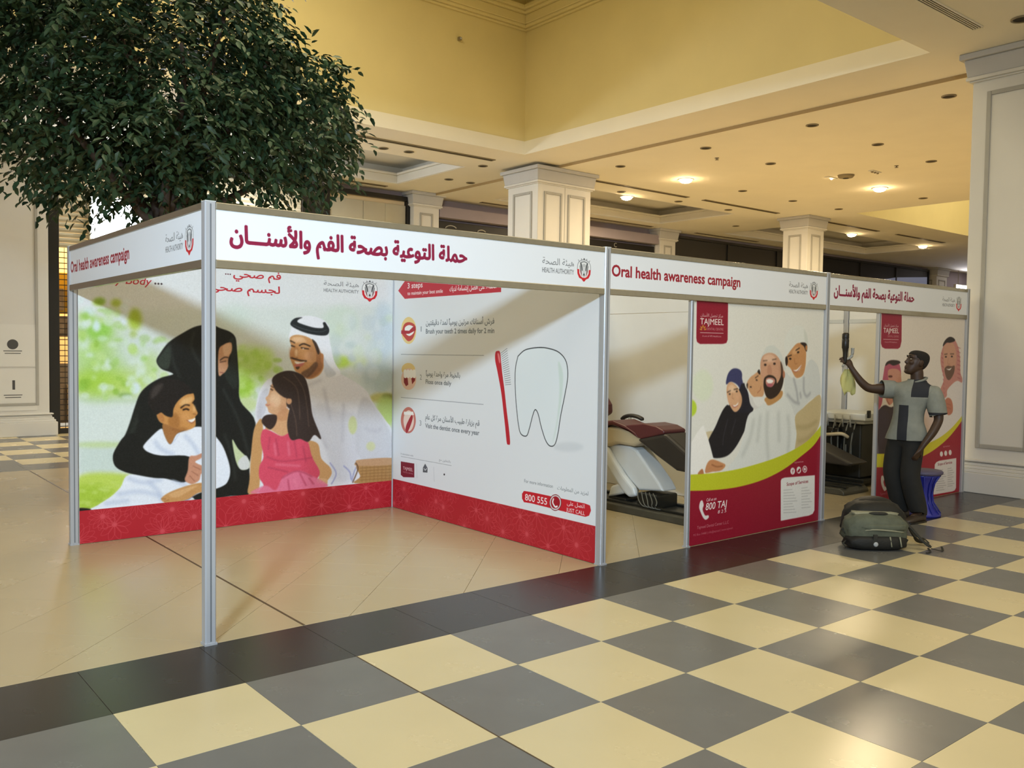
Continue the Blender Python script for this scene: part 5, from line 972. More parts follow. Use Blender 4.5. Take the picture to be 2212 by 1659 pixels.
def red_band(cv, v1, seed):
    r = random.Random(seed); cv.poly([(0,0),(cv.w,0),(cv.w,v1),(0,v1)], '#b3242f', 0, 1, False)
    cs = [(0.05+0.15*k+r.uniform(-.05,.05), (0.03,0.2,0.11,v1)[k%4]+r.uniform(-.03,.03), r.uniform(.11,.19)) for k in range(int(cv.w/0.15)+1)]
    keep = cv.a[int(v1*cv.p):].copy()
    for cx,cy,rr in cs:
        n = r.choice([10,12,14])
        for i in range(n):
            t = 2*math.pi*i/n; d = 0.32
            cv.line([(cx,cy),(cx+rr*.6*math.cos(t-d),cy+rr*.6*math.sin(t-d)),(cx+rr*math.cos(t),cy+rr*math.sin(t)),(cx+rr*.6*math.cos(t+d),cy+rr*.6*math.sin(t+d)),(cx,cy)], 0.0038, '#cf4a53', 0, .7)
        cv.ell(cx,cy,.02,.02,'#d35058',0,.6)
    cv.a[int(v1*cv.p):] = keep
def family_print():
    c = Canvas(2.97, 2.36, 420, '#e2e6e8'); c.art(ART['family']); c.soften(1, .012); red_band(c, 0.271, 3)
    RD = '#c02c3a'
    c.text('فم صحي', 1.30, 1.745, 2.215, .062, RD, 1, .02, .0); c.dots((1.232,1.252,1.272), 2.236, .0062, '#6a4048')
    c.text('لجسم صحي.', 1.05, 1.735, 2.088, .062, RD, 1, .02, .0)
    c.text('Healthy Body', .06, .603, 2.104, .062, RD, 1, .004, .25); c.dots((.632,.657,.682), 2.119, .0085, '#5a5256'); c.text('Healthy Mouth ...', .06, .66, 2.25, .062, RD, 1, .004, .25)
    authority(c, 2.176, 2.549, 2.19, 2.13, .034, .031); emblem(c, 2.671, 2.165, .172, .215)
    return c.material('family_picture_print')
def steps_print():
    c = Canvas(2.97, 2.36, 380, '#e4e8ec'); red_band(c, .289, 5); c.art(ART['steps'], .0023); GR = '#6d757c'
    c.poly([(.109,2.172),(.232,2.088),(1.755,2.092),(1.755,2.262),(.232,2.262)], '#c23541', 0, 1, False)
    c.text('3 steps', .281, .546, 2.187, .052, '#f3eaea', 1, .02); c.text('to maintain your best smile', .282, .885, 2.122, .034, '#f3eaea', 1, .02); c.text('للحفاظ على أفضل إبتسامة لديك', .996, 1.69, 2.13, .045, '#f3eaea', 1, .02)
    for t,u,v in (('1',.522,1.765),('2',.514,1.304),('3',.514,.863)): c.text(t, u, u+(.014 if t == '1' else .033), v, .05, '#8b9298', 1, 0)
    c.text('فرش أسنانك مرتين يومياً لمدة دقيقتين', .61, 1.665, 1.826, .048, GR, 1, .015); c.text('Brush your teeth 2 times daily for 2 min', .611, 1.666, 1.746, .044, GR, 1, .02)
    c.text('بالخيط مرة واحدة يومياً', .618, 1.172, 1.345, .046, GR, 1, .015); c.text('Floss once daily', .616, 1.035, 1.27, .04, GR, 1, .02)
    c.text('قم بزيارة طبيب الأسنان مرة كل عام', .615, 1.471, .932, .046, GR, 1, .015); c.text('Visit the dentist once every year', .616, 1.47, .85, .042, GR, 1, .02)
    c.text('In association with', .182, .408, .55, .018, '#8b9298', 1, 0); c.text('بالتعاون مع', .851, 1.039, .56, .02, '#8b9298', 1, 0)
    c.text('TAJMEEL', .226, .403, .405, .03, '#e8c9cc', 1, .01); c.text('DENTAL CENTRE', .226, .403, .375, .012, '#c99aa2', 1, 0)
    c.text('For more information', 2.095, 2.448, .513, .028, '#7b838a', 1, .0); c.text('لمزيد من المعلومات', 2.501, 2.853, .51, .03, '#7b838a', 1, 0)
    c.text('800 555', 2.108, 2.381, .368, .054, '#f6eeee', 1, .012); c.text('اتصل على', 2.617, 2.812, .405, .03, '#f6eeee', 1, .01); c.text('JUST CALL', 2.609, 2.819, .352, .03, '#f6eeee', 1, .008)
    return c.material('three_steps_print')
def tajmeel(c, u0, u1, z):
    w = u1-u0; T = lambda t,a,b,v,h,col,bo=0: c.text(t, u0+w*a, u0+w*b, z+v, h, col, 1, bo)
    T('مركز تجميل للأسنان', .02, .96, .065, .026, '#e6d3cf'); T('TAJMEEL', 0, 1, 0, .05, '#f0e6e0', .008); T('DENTAL CENTRE', .28, .99, -.045, .02, '#c98f8f', .005)
    c.poly([(u0,z-.071),(u1,z-.071),(u1,z-.066),(u0,z-.066)], '#d9b9b6', 0, 1, False); T('A unit of VPS Healthcare', .1, .9, -.103, .015, '#dcc0bd')
def callus(c):
    c.text('Call us on', .247, .378, .355, .026, '#efe6e4', 1, .01, .2); c.text('800 TAJ', .238, .525, .282, .06, '#efe6e4', 1, .012, .15); c.text('8 2 5', .402, .519, .236, .028, '#efe6e4', 1, .004, .15)
    c.text('Tajmeel Dental Center L.L.C', .131, .555, .134, .026, '#c98088', 1, 0); c.text('PO Box 54480 | info@tajmeel | www.tajmeel', .087, .61, .08, .018, '#c07078', 1, 0)
def dental_print():
    c = Canvas(1.98, 2.36, 400, '#e4e4dc'); c.art(ART['dental'], .00115); c.soften(1, .008); tajmeel(c, .114, .423, 1.837); callus(c)
    c.text('Scope of Services', 1.406, 1.757, .384, .03, '#8a2a3a', 1, .015); c.text('tajmeeluae', 1.521, 1.668, .584, .018, '#d9a9ae', 1, 0)
    return c.material('dental_family_print')
def men_print():
    c = Canvas(1.98, 2.36, 400, '#e6ddd2'); c.art(ART['men'], .0011); c.soften(1, .008); tajmeel(c, .098, .415, 1.83); callus(c)
    c.text('Scope of Services', 1.391, 1.742, .352, .03, '#8a2a3a', 1, .015); c.text('tajmeeluae', 1.504, 1.671, .553, .018, '#d9a9ae', 1, 0)
    return c.material('dental_men_print')
def fascia_print(lang):
    c = Canvas(2.91, .27, 480, '#e8ecf0'); z = 2.07
    if lang == 'ar': c.text('حملة التوعية بصحة الفم والأسنـــان', .08, 1.65, 2.17-z, .092, '#8c1d40', 1, .036)
    else: c.text('Oral health awareness campaign', .0+.02, 1.575, 2.168-z, .083, '#9c2433', 1, .026)
    authority(c, 2.30, 2.60, 2.21-z, 2.152-z, .036, .034); emblem(c, 2.70, 2.197-z, .135, .175)
    return c.material('fascia_print_' + ('arabic' if lang == 'ar' else 'english'))
# ------------------------------------------------------------------ setting
H = 5.12; STEP = 9.7; DROP = 0.05
GX, GY, T = -0.6604, -0.6467, 0.6
XMIN, XMAX, YMIN, YMAX = -16.0, 40.0, -15.0, 13.0
floor = struct(MB().box(XMIN, XMAX, YMIN, YMAX, -0.12, -0.006).build('floor', 'grout'))
def tile_mesh(name, m, s=T, g=0.0009, b=0.0006):
    q = MB(); a = s/2-g; c = a-b
    q.loft([[(-a,-a,-.02),(a,-a,-.02),(a,a,-.02),(-a,a,-.02)],[(-a,-a,-b*.6),(a,-a,-b*.6),(a,a,-b*.6),(-a,a,-b*.6)],[(-c,-c,0),(c,-c,0),(c,c,0),(-c,c,0)]])
    o = q.build(name, m); me = o.data; bpy.data.objects.remove(o); return me
TM = {k: tile_mesh('tile', v) for k,v in (('c','tile_cream'),('g','tile_grey'),('d','tile_dark'),('b','tile_beige'))}
CAMV = Vector((-1.71732, -4.68082, 1.62285))
def in_view(x, y, z=0.0, m=0.12):
    d = Vector((x,y,z)) - CAMV; dz = d.dot(cf)
    if dz < 0.3: return False
    return abs(d.dot(cr)/dz) < 0.58+m and abs(d.dot(cdn)/dz) < 0.435+m
tiles = []   # (kind, x, y, rz)
for i in range(-16, 22):
    for j in range(-16, 0):
        x, y = GX+(i+.5)*T, GY+(j+.5)*T
        if x > 11 or y < -9: continue
        tiles.append(('g' if (i+j) % 2 == 0 else 'c', x, y, 0))
Y1 = -.012; TM['d'].transform(Matrix.Diagonal((1, (Y1-GY)/T, 1, 1)))
for i in range(-16, 60): tiles.append(('d', GX+(i+.5)*T, (GY+Y1)/2, 0))
for i in range(-16, 60): tiles.append(('g', GX+(i+.5)*T, 7.745+.3, 0))
for i in range(-10, 60):
    for j in range(0, 9): tiles.append(('c' if (i+j) % 2 == 0 else 'g', GX+(i+.5)*T+.05, 8.345+(j+.5)*T, 0))
HID = lambda x,y: (3.1 < x < 30 and y > 3.3) or (x > 9.3 and y > -0.6) or (x > 2.9 and 3.0 < y)
cand = []; rest = []
for t in tiles:
    vis = in_view(t[1], t[2]) and not HID(t[1], t[2])
    d = math.hypot(t[1]-CAMV.x, t[2]-CAMV.y)
    (cand if vis else rest).append((d, t))
dg_c = []
DG = T*math.sqrt(2)
def clip_poly(p, y0, y1):
    for lim, sgn in ((y0, 1), (y1, -1)):
        out = []
        for k in range(len(p)):
            a, b = p[k], p[(k+1) % len(p)]; da, db = sgn*(a[1]-lim), sgn*(b[1]-lim)
            if da >= 0: out.append(a)
            if (da >= 0) != (db >= 0): t = da/(da-db); out.append((a[0]+t*(b[0]-a[0]), a[1]+t*(b[1]-a[1])))
        p = out
        if len(p) < 3: return []
    return p
dg_rest = MB()
for a in range(-30, 50):
    for b in range(-30, 50):
        s1 = 0.05 + (a+.5)*DG; s2 = -0.005 + (b+.5)*DG      # x+y and y-x
        x, y = (s1-s2)/2, (s1+s2)/2
        if not (XMIN+1 < x < 34 and Y1-.5 < y < 8.2): continue
        h = DG/2-0.0017; full = [(x-h,y),(x,y-h),(x+h,y),(x,y+h)]
        vis = in_view(x, y) and not HID(x, y)
        whole = y-h > Y1 and y+h < 7.745
        if whole: (cand if vis else rest).append((math.hypot(x-CAMV.x, y-CAMV.y), ('b', x, y, math.pi/4)))
        else:
            p = clip_poly(full, Y1+.001, 7.744)
            if p: dg_c.append((p, vis))
cand.sort(key=lambda q: q[0]); rest += cand[270:]; cand = cand[:270]
for d,(k,x,y,rz) in cand:
    o = bpy.data.objects.new('tile', TM[k]); COL.objects.link(o); o.parent = floor; o.location = (x,y,0); o.rotation_euler = (0,0,rz)
for p, vis in dg_c:
    if vis and len(cand) < 297:
        MB().prism(p, 'z', -.02, 0).build('tile', 'tile_beige', floor, bevel=0.001, seg=1); cand.append(None)
    else: dg_rest.prism(p, 'z', -.02, 0)
for key, mname in (('c','tile_cream'),('g','tile_grey'),('d','tile_dark'),('b','tile_beige')):
    q = dg_rest if key == 'b' else MB()
    for d,(k,x,y,rz) in rest:
        if k != key: continue
        if k == 'b': h = DG/2-.0017; q.prism([(x-h,y),(x,y-h),(x+h,y),(x,y+h)], 'z', -.02, 0)
        else:
            hy = (Y1-GY)/2-.0009 if k == 'd' else .2991; q.box(x-.2991,x+.2991,y-hy,y+hy,-.02,0)
    q.build('tile_field', mname, floor, kind='stuff')
# long expansion joint through the stand and the chequered field
MB().box(.545,.560,Y1+.002,7.74,-.004,.0012).build('expansion_joint','joint',floor); MB().box(.536,.543,-9,GY,-.004,.0008).build('expansion_joint','joint',floor)
# -------- ceiling with raised wells and coffers
ATR = (-5.0, 8.62, 0.36, 7.76); ATR2 = (18.8, 27.5, 0.4, 7.1)
CF = [(3.2, 8.45, 9.35, 11.82), (11.0, 16.75, 9.2, 11.7), (19.6, 27.5, 9.25, 11.7)]
cb = MB(); plane_with_holes(cb, XMIN, STEP, YMIN, YMAX, H, [ATR, CF[0]]); plane_with_holes(cb, STEP, XMAX, YMIN, YMAX, H-DROP, [ATR2]+CF[1:])
cb.add([(STEP,YMIN,H-DROP),(STEP,YMAX,H-DROP),(STEP,YMAX,H),(STEP,YMIN,H)], [(0,1,2,3)])
struct(MB().box(STEP-.012,STEP,YMIN,YMAX,H-DROP,H).build('trim_7','trim_tan'))  # strip along the ceiling step, its shadow line put into the colour
ceiling = struct(cb.build('ceiling', 'ceiling'))
def well(name, r, z0, z1, m):
    x0,x1,y0,y1 = r
    q = MB().add([(x0,y0,z0),(x1,y0,z0),(x1,y1,z0),(x0,y1,z0),(x0,y0,z1),(x1,y0,z1),(x1,y1,z1),(x0,y1,z1)], [(0,4,5,1),(1,5,6,2),(2,6,7,3),(3,7,4,0),(4,7,6,5)])
    return struct(q.build(name, m))
well('wall_atrium', ATR, H, 8.1, 'atrium'); well('wall_atrium_far', ATR2, H-DROP, 8.1, 'atrium')
def ring(mb, r, z0, z1, d):   # moulding ring standing off a well's walls
    x0,x1,y0,y1 = r
    mb.box(x0,x1,y1-d,y1,z0,z1).box(x1-d,x1,y0,y1-d,z0,z1).box(x0,x1-d,y0,y0+d,z0,z1).box(x0,x0+d,y0+d,y1-d,z0,z1); return mb
q = MB(); 
for z0,z1,d in ((7.31,7.35,.05),(7.35,7.40,.10),(7.40,7.56,.12),(7.56,7.61,.18),(7.61,7.68,.24)): ring(q, ATR, z0, z1, d)
struct(q.build('trim_1', 'atrium', bevel=.012))
q = MB(); ring(q, ATR, H+.001, 5.36, .012); struct(q.build('trim_2', 'ceiling'))
for n, r in enumerate(CF):
    zb = H if n == 0 else H-DROP; x0,x1,y0,y1 = r
    q = MB(); ring(q, r, zb-.0, zb+.17, .05); ring(q, (x0+.0,x1-.0,y0+.0,y1-.0), zb+.17, zb+.22, .08)
    struct(q.build('trim_%d' % (n+3), 'white', bevel=.012))
    e = .32; q = MB(); X0,X1,Y0,YY = x0-e,x1+e,y0-e,y1+e
    plane_with_holes(q, X0, X1, Y0, YY, zb+.221, [r], up=True)
    q.add([(X0,Y0,zb+.22),(X1,Y0,zb+.22),(X1,YY,zb+.22),(X0,YY,zb+.22),(X0,Y0,zb+.42),(X1,Y0,zb+.42),(X1,YY,zb+.42),(X0,YY,zb+.42)], [(0,4,5,1),(1,5,6,2),(2,6,7,3),(3,7,4,0),(4,7,6,5)])
    struct(q.build('ceiling_coffer', 'white'))
# -------- shop wall at the back
YB = 12.62
q = MB(); q.box(XMIN,1.74,YB,YB+.2,0,H).box(1.74,6.62,YB,YB+.2,4.95,H).box(6.62,XMAX,YB,YB+.2,0,H); struct(q.build('wall_back','mauve'))
q = MB(); q.box(1.4,1.74,YB+.2,15.2,0,4.95).box(6.62,6.9,YB+.2,15.2,0,4.95).box(1.4,6.9,15.0,15.2,0,4.95).box(1.4,6.9,YB+.2,15.2,4.95,5.05); struct(q.build('wall_shop','shop_wall'))
struct(MB().box(XMAX-.2,XMAX,YMIN,YMAX,0,H).build('wall_right','mauve'))
lamp('shop_lamp','AREA',(3.8,13.9,4.6),170,(1.0,.76,.42),1.6,(3.6,13.4,0),1.0)
# -------- columns with framed panels, base and capital
def column(x0,x1,y0,y1,ztop,panels,label,faces,name='column'):
    """faces: list of (side, number of panels)"""
    c = struct(thing(name,label,'column',((x0+x1)/2,(y0+y1)/2,0)),None); w, d = (x1-x0)/2, (y1-y0)/2
    MB().box(-w,w,-d,d,.2,ztop-.05).build('shaft','column',c,bevel=.008)
    q = MB()
    for a,z0,z1 in ((.11,0,.235),(.085,.235,.275),(.06,.275,.31),(.035,.31,.345),(.055,.36,.385),(.02,.345,.36)): q.box(-w-a,w+a,-d-a,d+a,z0,z1)
    q.build('base','column',c,bevel=.01)
    q = MB()
    for a,z0,z1 in ((.03,ztop-.33,ztop-.31),(.06,ztop-.31,ztop-.27)): q.box(-w-a,w+a,-d-a,d+a,z0,z1)
    q.build('collar','column',c,bevel=.006)
    q = MB().frustum((-w-.05,w+.05,-d-.05,d+.05,ztop-.27),(-w-.08,w+.08,-d-.08,d+.08,ztop-.07)); q.box(-w-.12,w+.12,-d-.12,d+.12,ztop-.07,ztop-.001)
    q.build('capital','column_cap',c,bevel=.012)
    for side,n in faces:
        L = 2*(w if side in 'ns' else d); m = .15; fw = (L - m*(n+1))/n if n > 1 else L-2*.165
        for k in range(n):
            a = -L/2 + (m + k*(fw+m) if n > 1 else .165); b = a+fw; z0,z1 = .52, ztop-.46; t = .05
            q = MB(); out = .018
            def bar(u0,u1,v0,v1):
                if side == 's': q.box(u0,u1,-d-out,-d+.002,v0,v1)
                elif side == 'n': q.box(u0,u1,d-.002,d+out,v0,v1)
                elif side == 'w': q.box(-w-out,-w+.002,u0,u1,v0,v1)
                else: q.box(w-.002,w+out,u0,u1,v0,v1)
            bar(a,a+t,z0,z1); bar(b-t,b,z0,z1); bar(a+t,b-t,z0,z0+t); bar(a+t,b-t,z1-t,z1)
            q.build('panel_moulding','column_trim',c,bevel=.008)
        if n > 1: MB().box(-.004,.004,-d-.004,-d+.002,.4,ztop-.33).build('seam','column_trim',c)
    return c
column(9.06,9.96,-.83,.075,H,1,'big white panelled column at the right end of the exhibition stand',[('w',1),('s',1)])
column(9.24,10.62,8.09,8.99,H-DROP,2,'white panelled column with a seam between two panels, rising behind the long red Arabic fascia',[('w',1),('s',2)])
column(18.25,19.0,8.09,8.8,H-DROP,1,'distant white panelled column behind the English fascia',[('w',1),('s',1)])
column(.1,1.72,12.3,13.0,H,1,'white panelled shopfront pilaster with two paper notices beside the black shutter post',[('s',1)],'pilaster')
column(9.17,9.86,12.3,12.9,H,1,'small white pilaster between the hoarding and the mauve wall',[('s',1),('w',1)],'pilaster')
column(17.45,18.12,12.3,12.9,H-DROP,1,'small white pilaster beside the wide dark shopfront',[('s',1),('w',1)],'pilaster')
column(34.1,35.0,12.3,12.9,H-DROP,1,'farthest small white pilaster past the dark shopfront',[('s',1),('w',1)],'pilaster')
# -------- shop fronts
t = thing('roller_shutter','pale steel roller shutter with see-through lower grille in a black frame','shutter',(4.2,12.45,0))
MB().box(-2.46,-2.29,-.06,.15,0,H-.001).build('frame_post','black',t,bevel=.01); MB().box(2.30,2.42,-.06,.15,0,H-.001).build('frame_post','black',t,bevel=.01)
MB().box(-2.29,2.30,-.06,.15,4.9,H-.001).build('frame_head','black',t,bevel=.01); MB().box(-2.29,2.30,-.02,.06,0,.09).build('bottom_bar','black',t,bevel=.01)
for k in range(18):
    z = 3.28+k*.09
    MB().prism([(-.012,z+.002),(.012,z+.002),(.022,z+.045),(.012,z+.088),(-.012,z+.088),(-.024,z+.045)],'x',-2.28,2.29).build('slat','shutter',t)
for k in range(33): MB().box(-2.28,2.29,-.008,.008,.12+k*.096,.134+k*.096).build('rod','rod',t)
q = MB()
for k in range(16): q.box(-2.2+k*.29,-2.192+k*.29,-.004,.004,.09,3.28)
q.build('link_mesh','rod',t,kind='stuff')
t = thing('display_stand','yellow panel above crowded brown goods racks, behind the shutter grille','display',(2.45,13.3,0))
for nm,z,wd,h,mn in (('yellow_panel',2.15,.9,.75,'yellow'),('goods_shelf',1.72,.9,.38,'goods'),('goods_rack',.12,.95,1.1,'goods')):
    o = MB().box(-wd/2,wd/2,-.06,.3,z,z+h).build(nm,mn,t,bevel=.02)
    for k in range(5): MB().box(-wd/2+.04+k*wd/5,-wd/2+.04+k*wd/5+wd/8,-.12,-.06,z+.05,z+h*.6+.05*(k%2)).build('packet',('goods','shop_wall','black')[k%3],o,bevel=.01)
for dx in (-.5,.5): MB().box(dx-.02,dx+.02,.1,.2,0,2.95).build('upright','black',t)
t = thing('lightbox','blown-out white light box glowing in front of the shutter, behind the tree','sign',(3.2,12.18,3.42))
MB().box(-.85,.85,.0,.1,0,.82).build('box_frame','shutter',t,bevel=.01); MB().box(-.81,.81,-.012,.0,.04,.78).build('face','lightbox',t)
for dx in (-.6,.6): MB().tube([(dx,.05,.82),(dx,.05,H-3.421)],.01,6).build('hanger','slot_metal',t)
t = thing('hoarding','pale blank hoarding boards in a black shopfront frame','hoarding',(8.0,12.5,0))
MB().box(-1.36,-.83,-.06,.11,0,5.0).build('frame_post','black',t,bevel=.01); MB().box(1.09,1.17,-.06,.11,0,5.0).build('frame_post','black',t,bevel=.01); MB().box(-.83,1.09,-.06,.11,4.9,5.0).build('frame_head','black',t,bevel=.01)
for a,b in ((-.82,-.01),(.0,.55),(.553,1.08)): MB().box(a,b,.0,.06,.02,4.8).build('board','hoarding',t,bevel=.004)
MB().box(-.82,1.08,.05,.1,4.8,4.9).build('top_strip','shop_wall',t)
t = thing('shop_sign','black shop sign board with a pale letter C below the mauve wall','sign',(13.66,12.5,0))
MB().box(-3.78,3.74,-.04,.1,0,4.56).build('board','black_board',t,bevel=.01)
def letters(txt,x,z,h,parent,m,y=-.045):
    tr = glyphs(txt,.01); k = h/.7; q = MB()
    for a in tr: q.add([(x+p[0]*k,y,z+p[1]*k) for p in a],[(0,1,2)])
    q.build('lettering',m,parent)
letters('C',2.09,4.42,.12,t,'sign_ink')
for x,r in ((-3.35,.13),(-2.45,.1)):
    MB().tube([(x+r*math.cos(a)*1.3,-.05,4.38+r*.7*math.sin(a)) for a in np.linspace(.5,2.9,9)],.012,6).build('neon_arc','sign_ink',t)
struct(MB().box(9.88,17.4,12.3,12.6,4.62,4.87).build('trim_6','mauve'))
t = thing('shopfront','wide unlit dark glass shopfront under the far coffer','shop',(26.0,12.5,0))
for k in range(6): MB().box(-7.8+k*2.6,-5.22+k*2.6,.0,.05,0,4.9).build('pane','dark_glass',t)
for k in range(7): MB().box(-7.83+k*2.6,-7.77+k*2.6,-.04,.08,0,4.95).build('mullion','black',t)
MB().box(-7.83,7.83,-.04,.08,4.9,4.98).build('frame_head','black',t,bevel=.01)
MB().add([(2.6,-.012,4.0),(7.7,-.012,4.0),(7.7,-.012,4.68),(5.2,-.012,4.52),(2.9,-.012,4.2)],[(0,1,2,3,4)]).build('lit_reflection_pane','blue_win',t)  # bluish reflection put in as a glowing patch over the unlit glass
t = thing('lightbox','far white lit sign box by the big right column','sign',(35.6,12.2,3.9)); MB().box(0,1.7,0,.1,0,.6).build('box_frame','shutter',t,bevel=.01); MB().box(.04,1.66,-.012,0,.04,.56).build('face','bulb_white',t)
for dx in (.3,1.4): MB().tube([(dx,.05,.6),(dx,.05,H-DROP-3.901)],.01,6).build('hanger','slot_metal',t)
# notices on the pilaster panel
for z,lb in ((1.19,'upper white paper notice with a grey disc on the left pilaster'),(.44,'lower white paper notice with a small black mark on the left pilaster')):
    t = thing('notice',lb,'notice',(1.1,12.296,z)); MB().box(-.5,.43,-.006,.0,0,.72).build('sheet','notice',t)
    if z > 1: MB().prism([(.06+.085*math.cos(a),.38+.085*math.sin(a)) for a in np.linspace(0,2*math.pi,25)[:-1]],'y',-.008,-.006).build('emblem','ink',t)
    else: MB().box(.05,.09,-.008,-.006,.36,.52).build('emblem','ink',t,bevel=.004)
    for k in range(2): MB().box(-.08+.02*k,.2-.02*k,-.008,-.006,.262-.04*k,.274-.04*k).build('text_line','ink',t)
# -------- ceiling fittings
def diffuser(x0,x1,y,z,label,n=1,wd=.055):
    t = thing('ceiling_diffuser',label,'air vent',((x0+x1)/2,y,z)); L = (x1-x0)/2
    for k in range(n):
        yy = (k-(n-1)/2)*wd*.62
        MB().box(-L,L,yy-wd*.19,yy+wd*.19,-.006,-.001).build('slot','slot',t)
    for k in range(n+1):
        yy = (k-n/2)*wd*.62; MB().box(-L-.01,L+.01,yy-wd*.12,yy+wd*.12,-.012,-.001).build('blade','slot_metal' if n==1 else 'ceiling',t)
    for s in (-1,1): MB().box(s*L-.01,s*L+.01,-n*wd*.33,n*wd*.33,-.012,-.001).build('end_cap','slot_metal' if n==1 else 'ceiling',t)
diffuser(4.6,8.47,8.49,H,'long slot air vent beside the yellow well, ending near the tall column',1,.16)
for x0,x1,y,lb in ((11.05,13.97,8.43,'slot air vent in the warm ceiling right of the tall panelled column'),(14.52,17.4,8.40,'slot air vent running to the distant panelled column'),(19.6,22.2,8.37,'slot air vent right of the distant column, by the far yellow well'),(23.2,26.1,8.33,'farthest slot air vent near the big right column'),(11.0,12.27,12.2,'short slot air vent over the mauve wall'),(13.6,17.0,12.2,'slot air vent above the letter C sign'),(18.9,21.9,12.2,'slot air vent above the dark shopfront')):
    diffuser(x0,x1,y,H-DROP,lb,1,.15)
diffuser(6.3,8.39,12.2,H,'slot air vent over the black-framed hoarding',1,.15)
diffuser(4.9,8.19,-.335,H,'four-slot air vent in the nearest ceiling at the top right',4,.042)
def downlight(x,y,z,label,group=None,r=.095,lit=None):
    t = thing('downlight',label,'ceiling light',(x,y,z),0,group); n = 20
    MB().lathe((0,0,0),[(r,-.001),(r,-.012),(r*.82,-.014),(r*.8,-.004)],n,False).build('trim_ring','slot_metal' if not lit else 'white',t,True)
    MB().lathe((0,0,-.004),[(r*.8,0),(r*.8,.001)],n).build('reflector','slot' if not lit else lit,t)
    if lit: MB().ball((0,0,-.03),(r*.75,r*.75,.05),14,8).build('bulb',lit,t,True)
    return t
unlit = [(6.42,9.02,0,'upper of the two unlit downlights close to the tree, left of the white coffer'),(6.91,8.95,0,'lower of the two unlit downlights close to the tree, left of the white coffer'),(8.64,9.03,0,'unlit downlight under the right end of the longest slot vent'),(9.5,10.6,0,'unlit downlight just left of the tall column capital'),(8.94,10.6,0,'unlit downlight between the white coffer corner and the tall column'),
 (10.42,7.09,1,'unlit downlight just right of the tall column capital'),(10.39,5.06,1,'unlit downlight above and right of the nearest glowing lamp'),(10.36,3.01,1,'unlit downlight midway along the row by the well edge'),(10.34,.95,1,'unlit downlight closest to the big right column, first row'),
 (12.26,5.06,1,'unlit downlight right of the nearest glowing lamp, second row'),(12.26,2.99,1,'unlit downlight of the second row above the ceiling speaker'),(14.18,3.02,1,'unlit downlight beside the big right column, above its glowing lamp'),(14.2,7.1,1,'unlit downlight midway between the nearest and the largest glowing lamps'),(16.08,7.1,1,'unlit downlight above the distant column, left of centre'),(17.88,7.02,1,'unlit downlight right above the distant column'),(17.82,4.94,1,'unlit downlight right of and under the largest glowing lamp'),
 (14.26,8.93,1,'unlit downlight left of the slot vent leading to the distant column'),(16.08,8.9,1,'unlit downlight under the slot vent leading to the distant column'),(18.53,10.5,1,'small unlit downlight low between the far pilaster and the distant column'),(12.39,8.96,1,'unlit downlight close beside the small glowing lamp by the coffer')]
d0 = None
for x,y,k,lb in unlit:
    z = H-DROP if k else H
    if d0 is None: d0 = downlight(x,y,z,lb,'unlit recessed downlights in the mall ceiling')
    else: dup(d0,(x,y,z),lb)
downlight(8.27,-.75,H,'large round grey downlight at the top right corner, past the four-slot vent',None,.11)
for x,y,lb in ((12.32,7.1,'glowing warm downlight nearest the tall panelled column, above the slot vent'),(12.94,9.32,'glowing warm downlight over the coffer right of the tall column'),(16.0,4.97,'largest glowing warm downlight, nearest the big right column'),(22.3,9.22,'glowing warm downlight just right of the distant column'),(26.5,9.17,'farthest glowing warm downlight, low by the big right column')):
    downlight(x,y,H-DROP,lb,None,.16,'bulb'); lamp('downlight_glow','POINT',(x,y,H-DROP-.12),3.5,WARM,.06)
for x,y,lb in ((-1.6,9.0,'lit warm downlight left of the frame over the far checks'),(-3.6,9.0,'second lit warm downlight left of the frame'),(-5.6,9.0,'third lit warm downlight left of the frame'),(-2.6,10.6,'lit warm downlight left of the frame, nearer the shops'),(-4.6,10.6,'another lit warm downlight left of the frame, by the shops'),(-8.0,9.5,'farthest lit warm downlight left of the frame')):
    downlight(x,y,H,lb,None,.14,'bulb')
for x,y,lb in ((11.17,5.43,'tiny ceiling sprinkler between the downlights, above the tall column'),(14.11,3.63,'tiny ceiling sprinkler near the big right column')):
    t = thing('sprinkler',lb,'sprinkler',(x,y,H-DROP)); MB().lathe((0,0,0),[(.04,0),(.04,-.008),(.015,-.012),(.015,-.03),(.035,-.032),(.035,-.036)],14).build('sprinkler_head','slot_metal',t,True)
t = thing('ceiling_speaker','round grey ceiling speaker with small spotlights beside it','speaker',(14.25,4.72,H-DROP)); MB().lathe((0,0,0),[(.16,0),(.16,-.02),(.13,-.05),(.06,-.06)],24).build('housing','slot_metal',t,True); MB().lathe((0,0,-.061),[(.055,0),(.055,-.004)],20).build('grille','slot',t)
t = thing('spotlight_plate','small ceiling plate with one tiny lit spot beside the round speaker','ceiling light',(14.25,5.04,H-DROP)); MB().box(-.16,.16,-.05,.05,-.015,-.001).build('plate','white',t,bevel=.005); MB().ball((.02,0,-.02),.022).build('bulb','bulb',t,True)
t = thing('spotlight_plate','small unlit ceiling plate with spots toward the big right column','ceiling light',(14.3,4.15,H-DROP)); MB().box(-.16,.16,-.05,.05,-.015,-.001).build('plate','white',t,bevel=.005)
for k in range(3): MB().ball((-.1+.1*k,0,-.02),.025).build('spot','slot_metal',t,True)
t = thing('camera_mount','tiny dark fitting high on the yellow wall of the well','fitting',(7.13,7.75,6.85)); MB().box(-.03,.03,-.05,0,-.03,.03).build('plate','slot_metal',t,bevel=.008); MB().ball((0,-.06,0),.02).build('lens','alu',t,True)
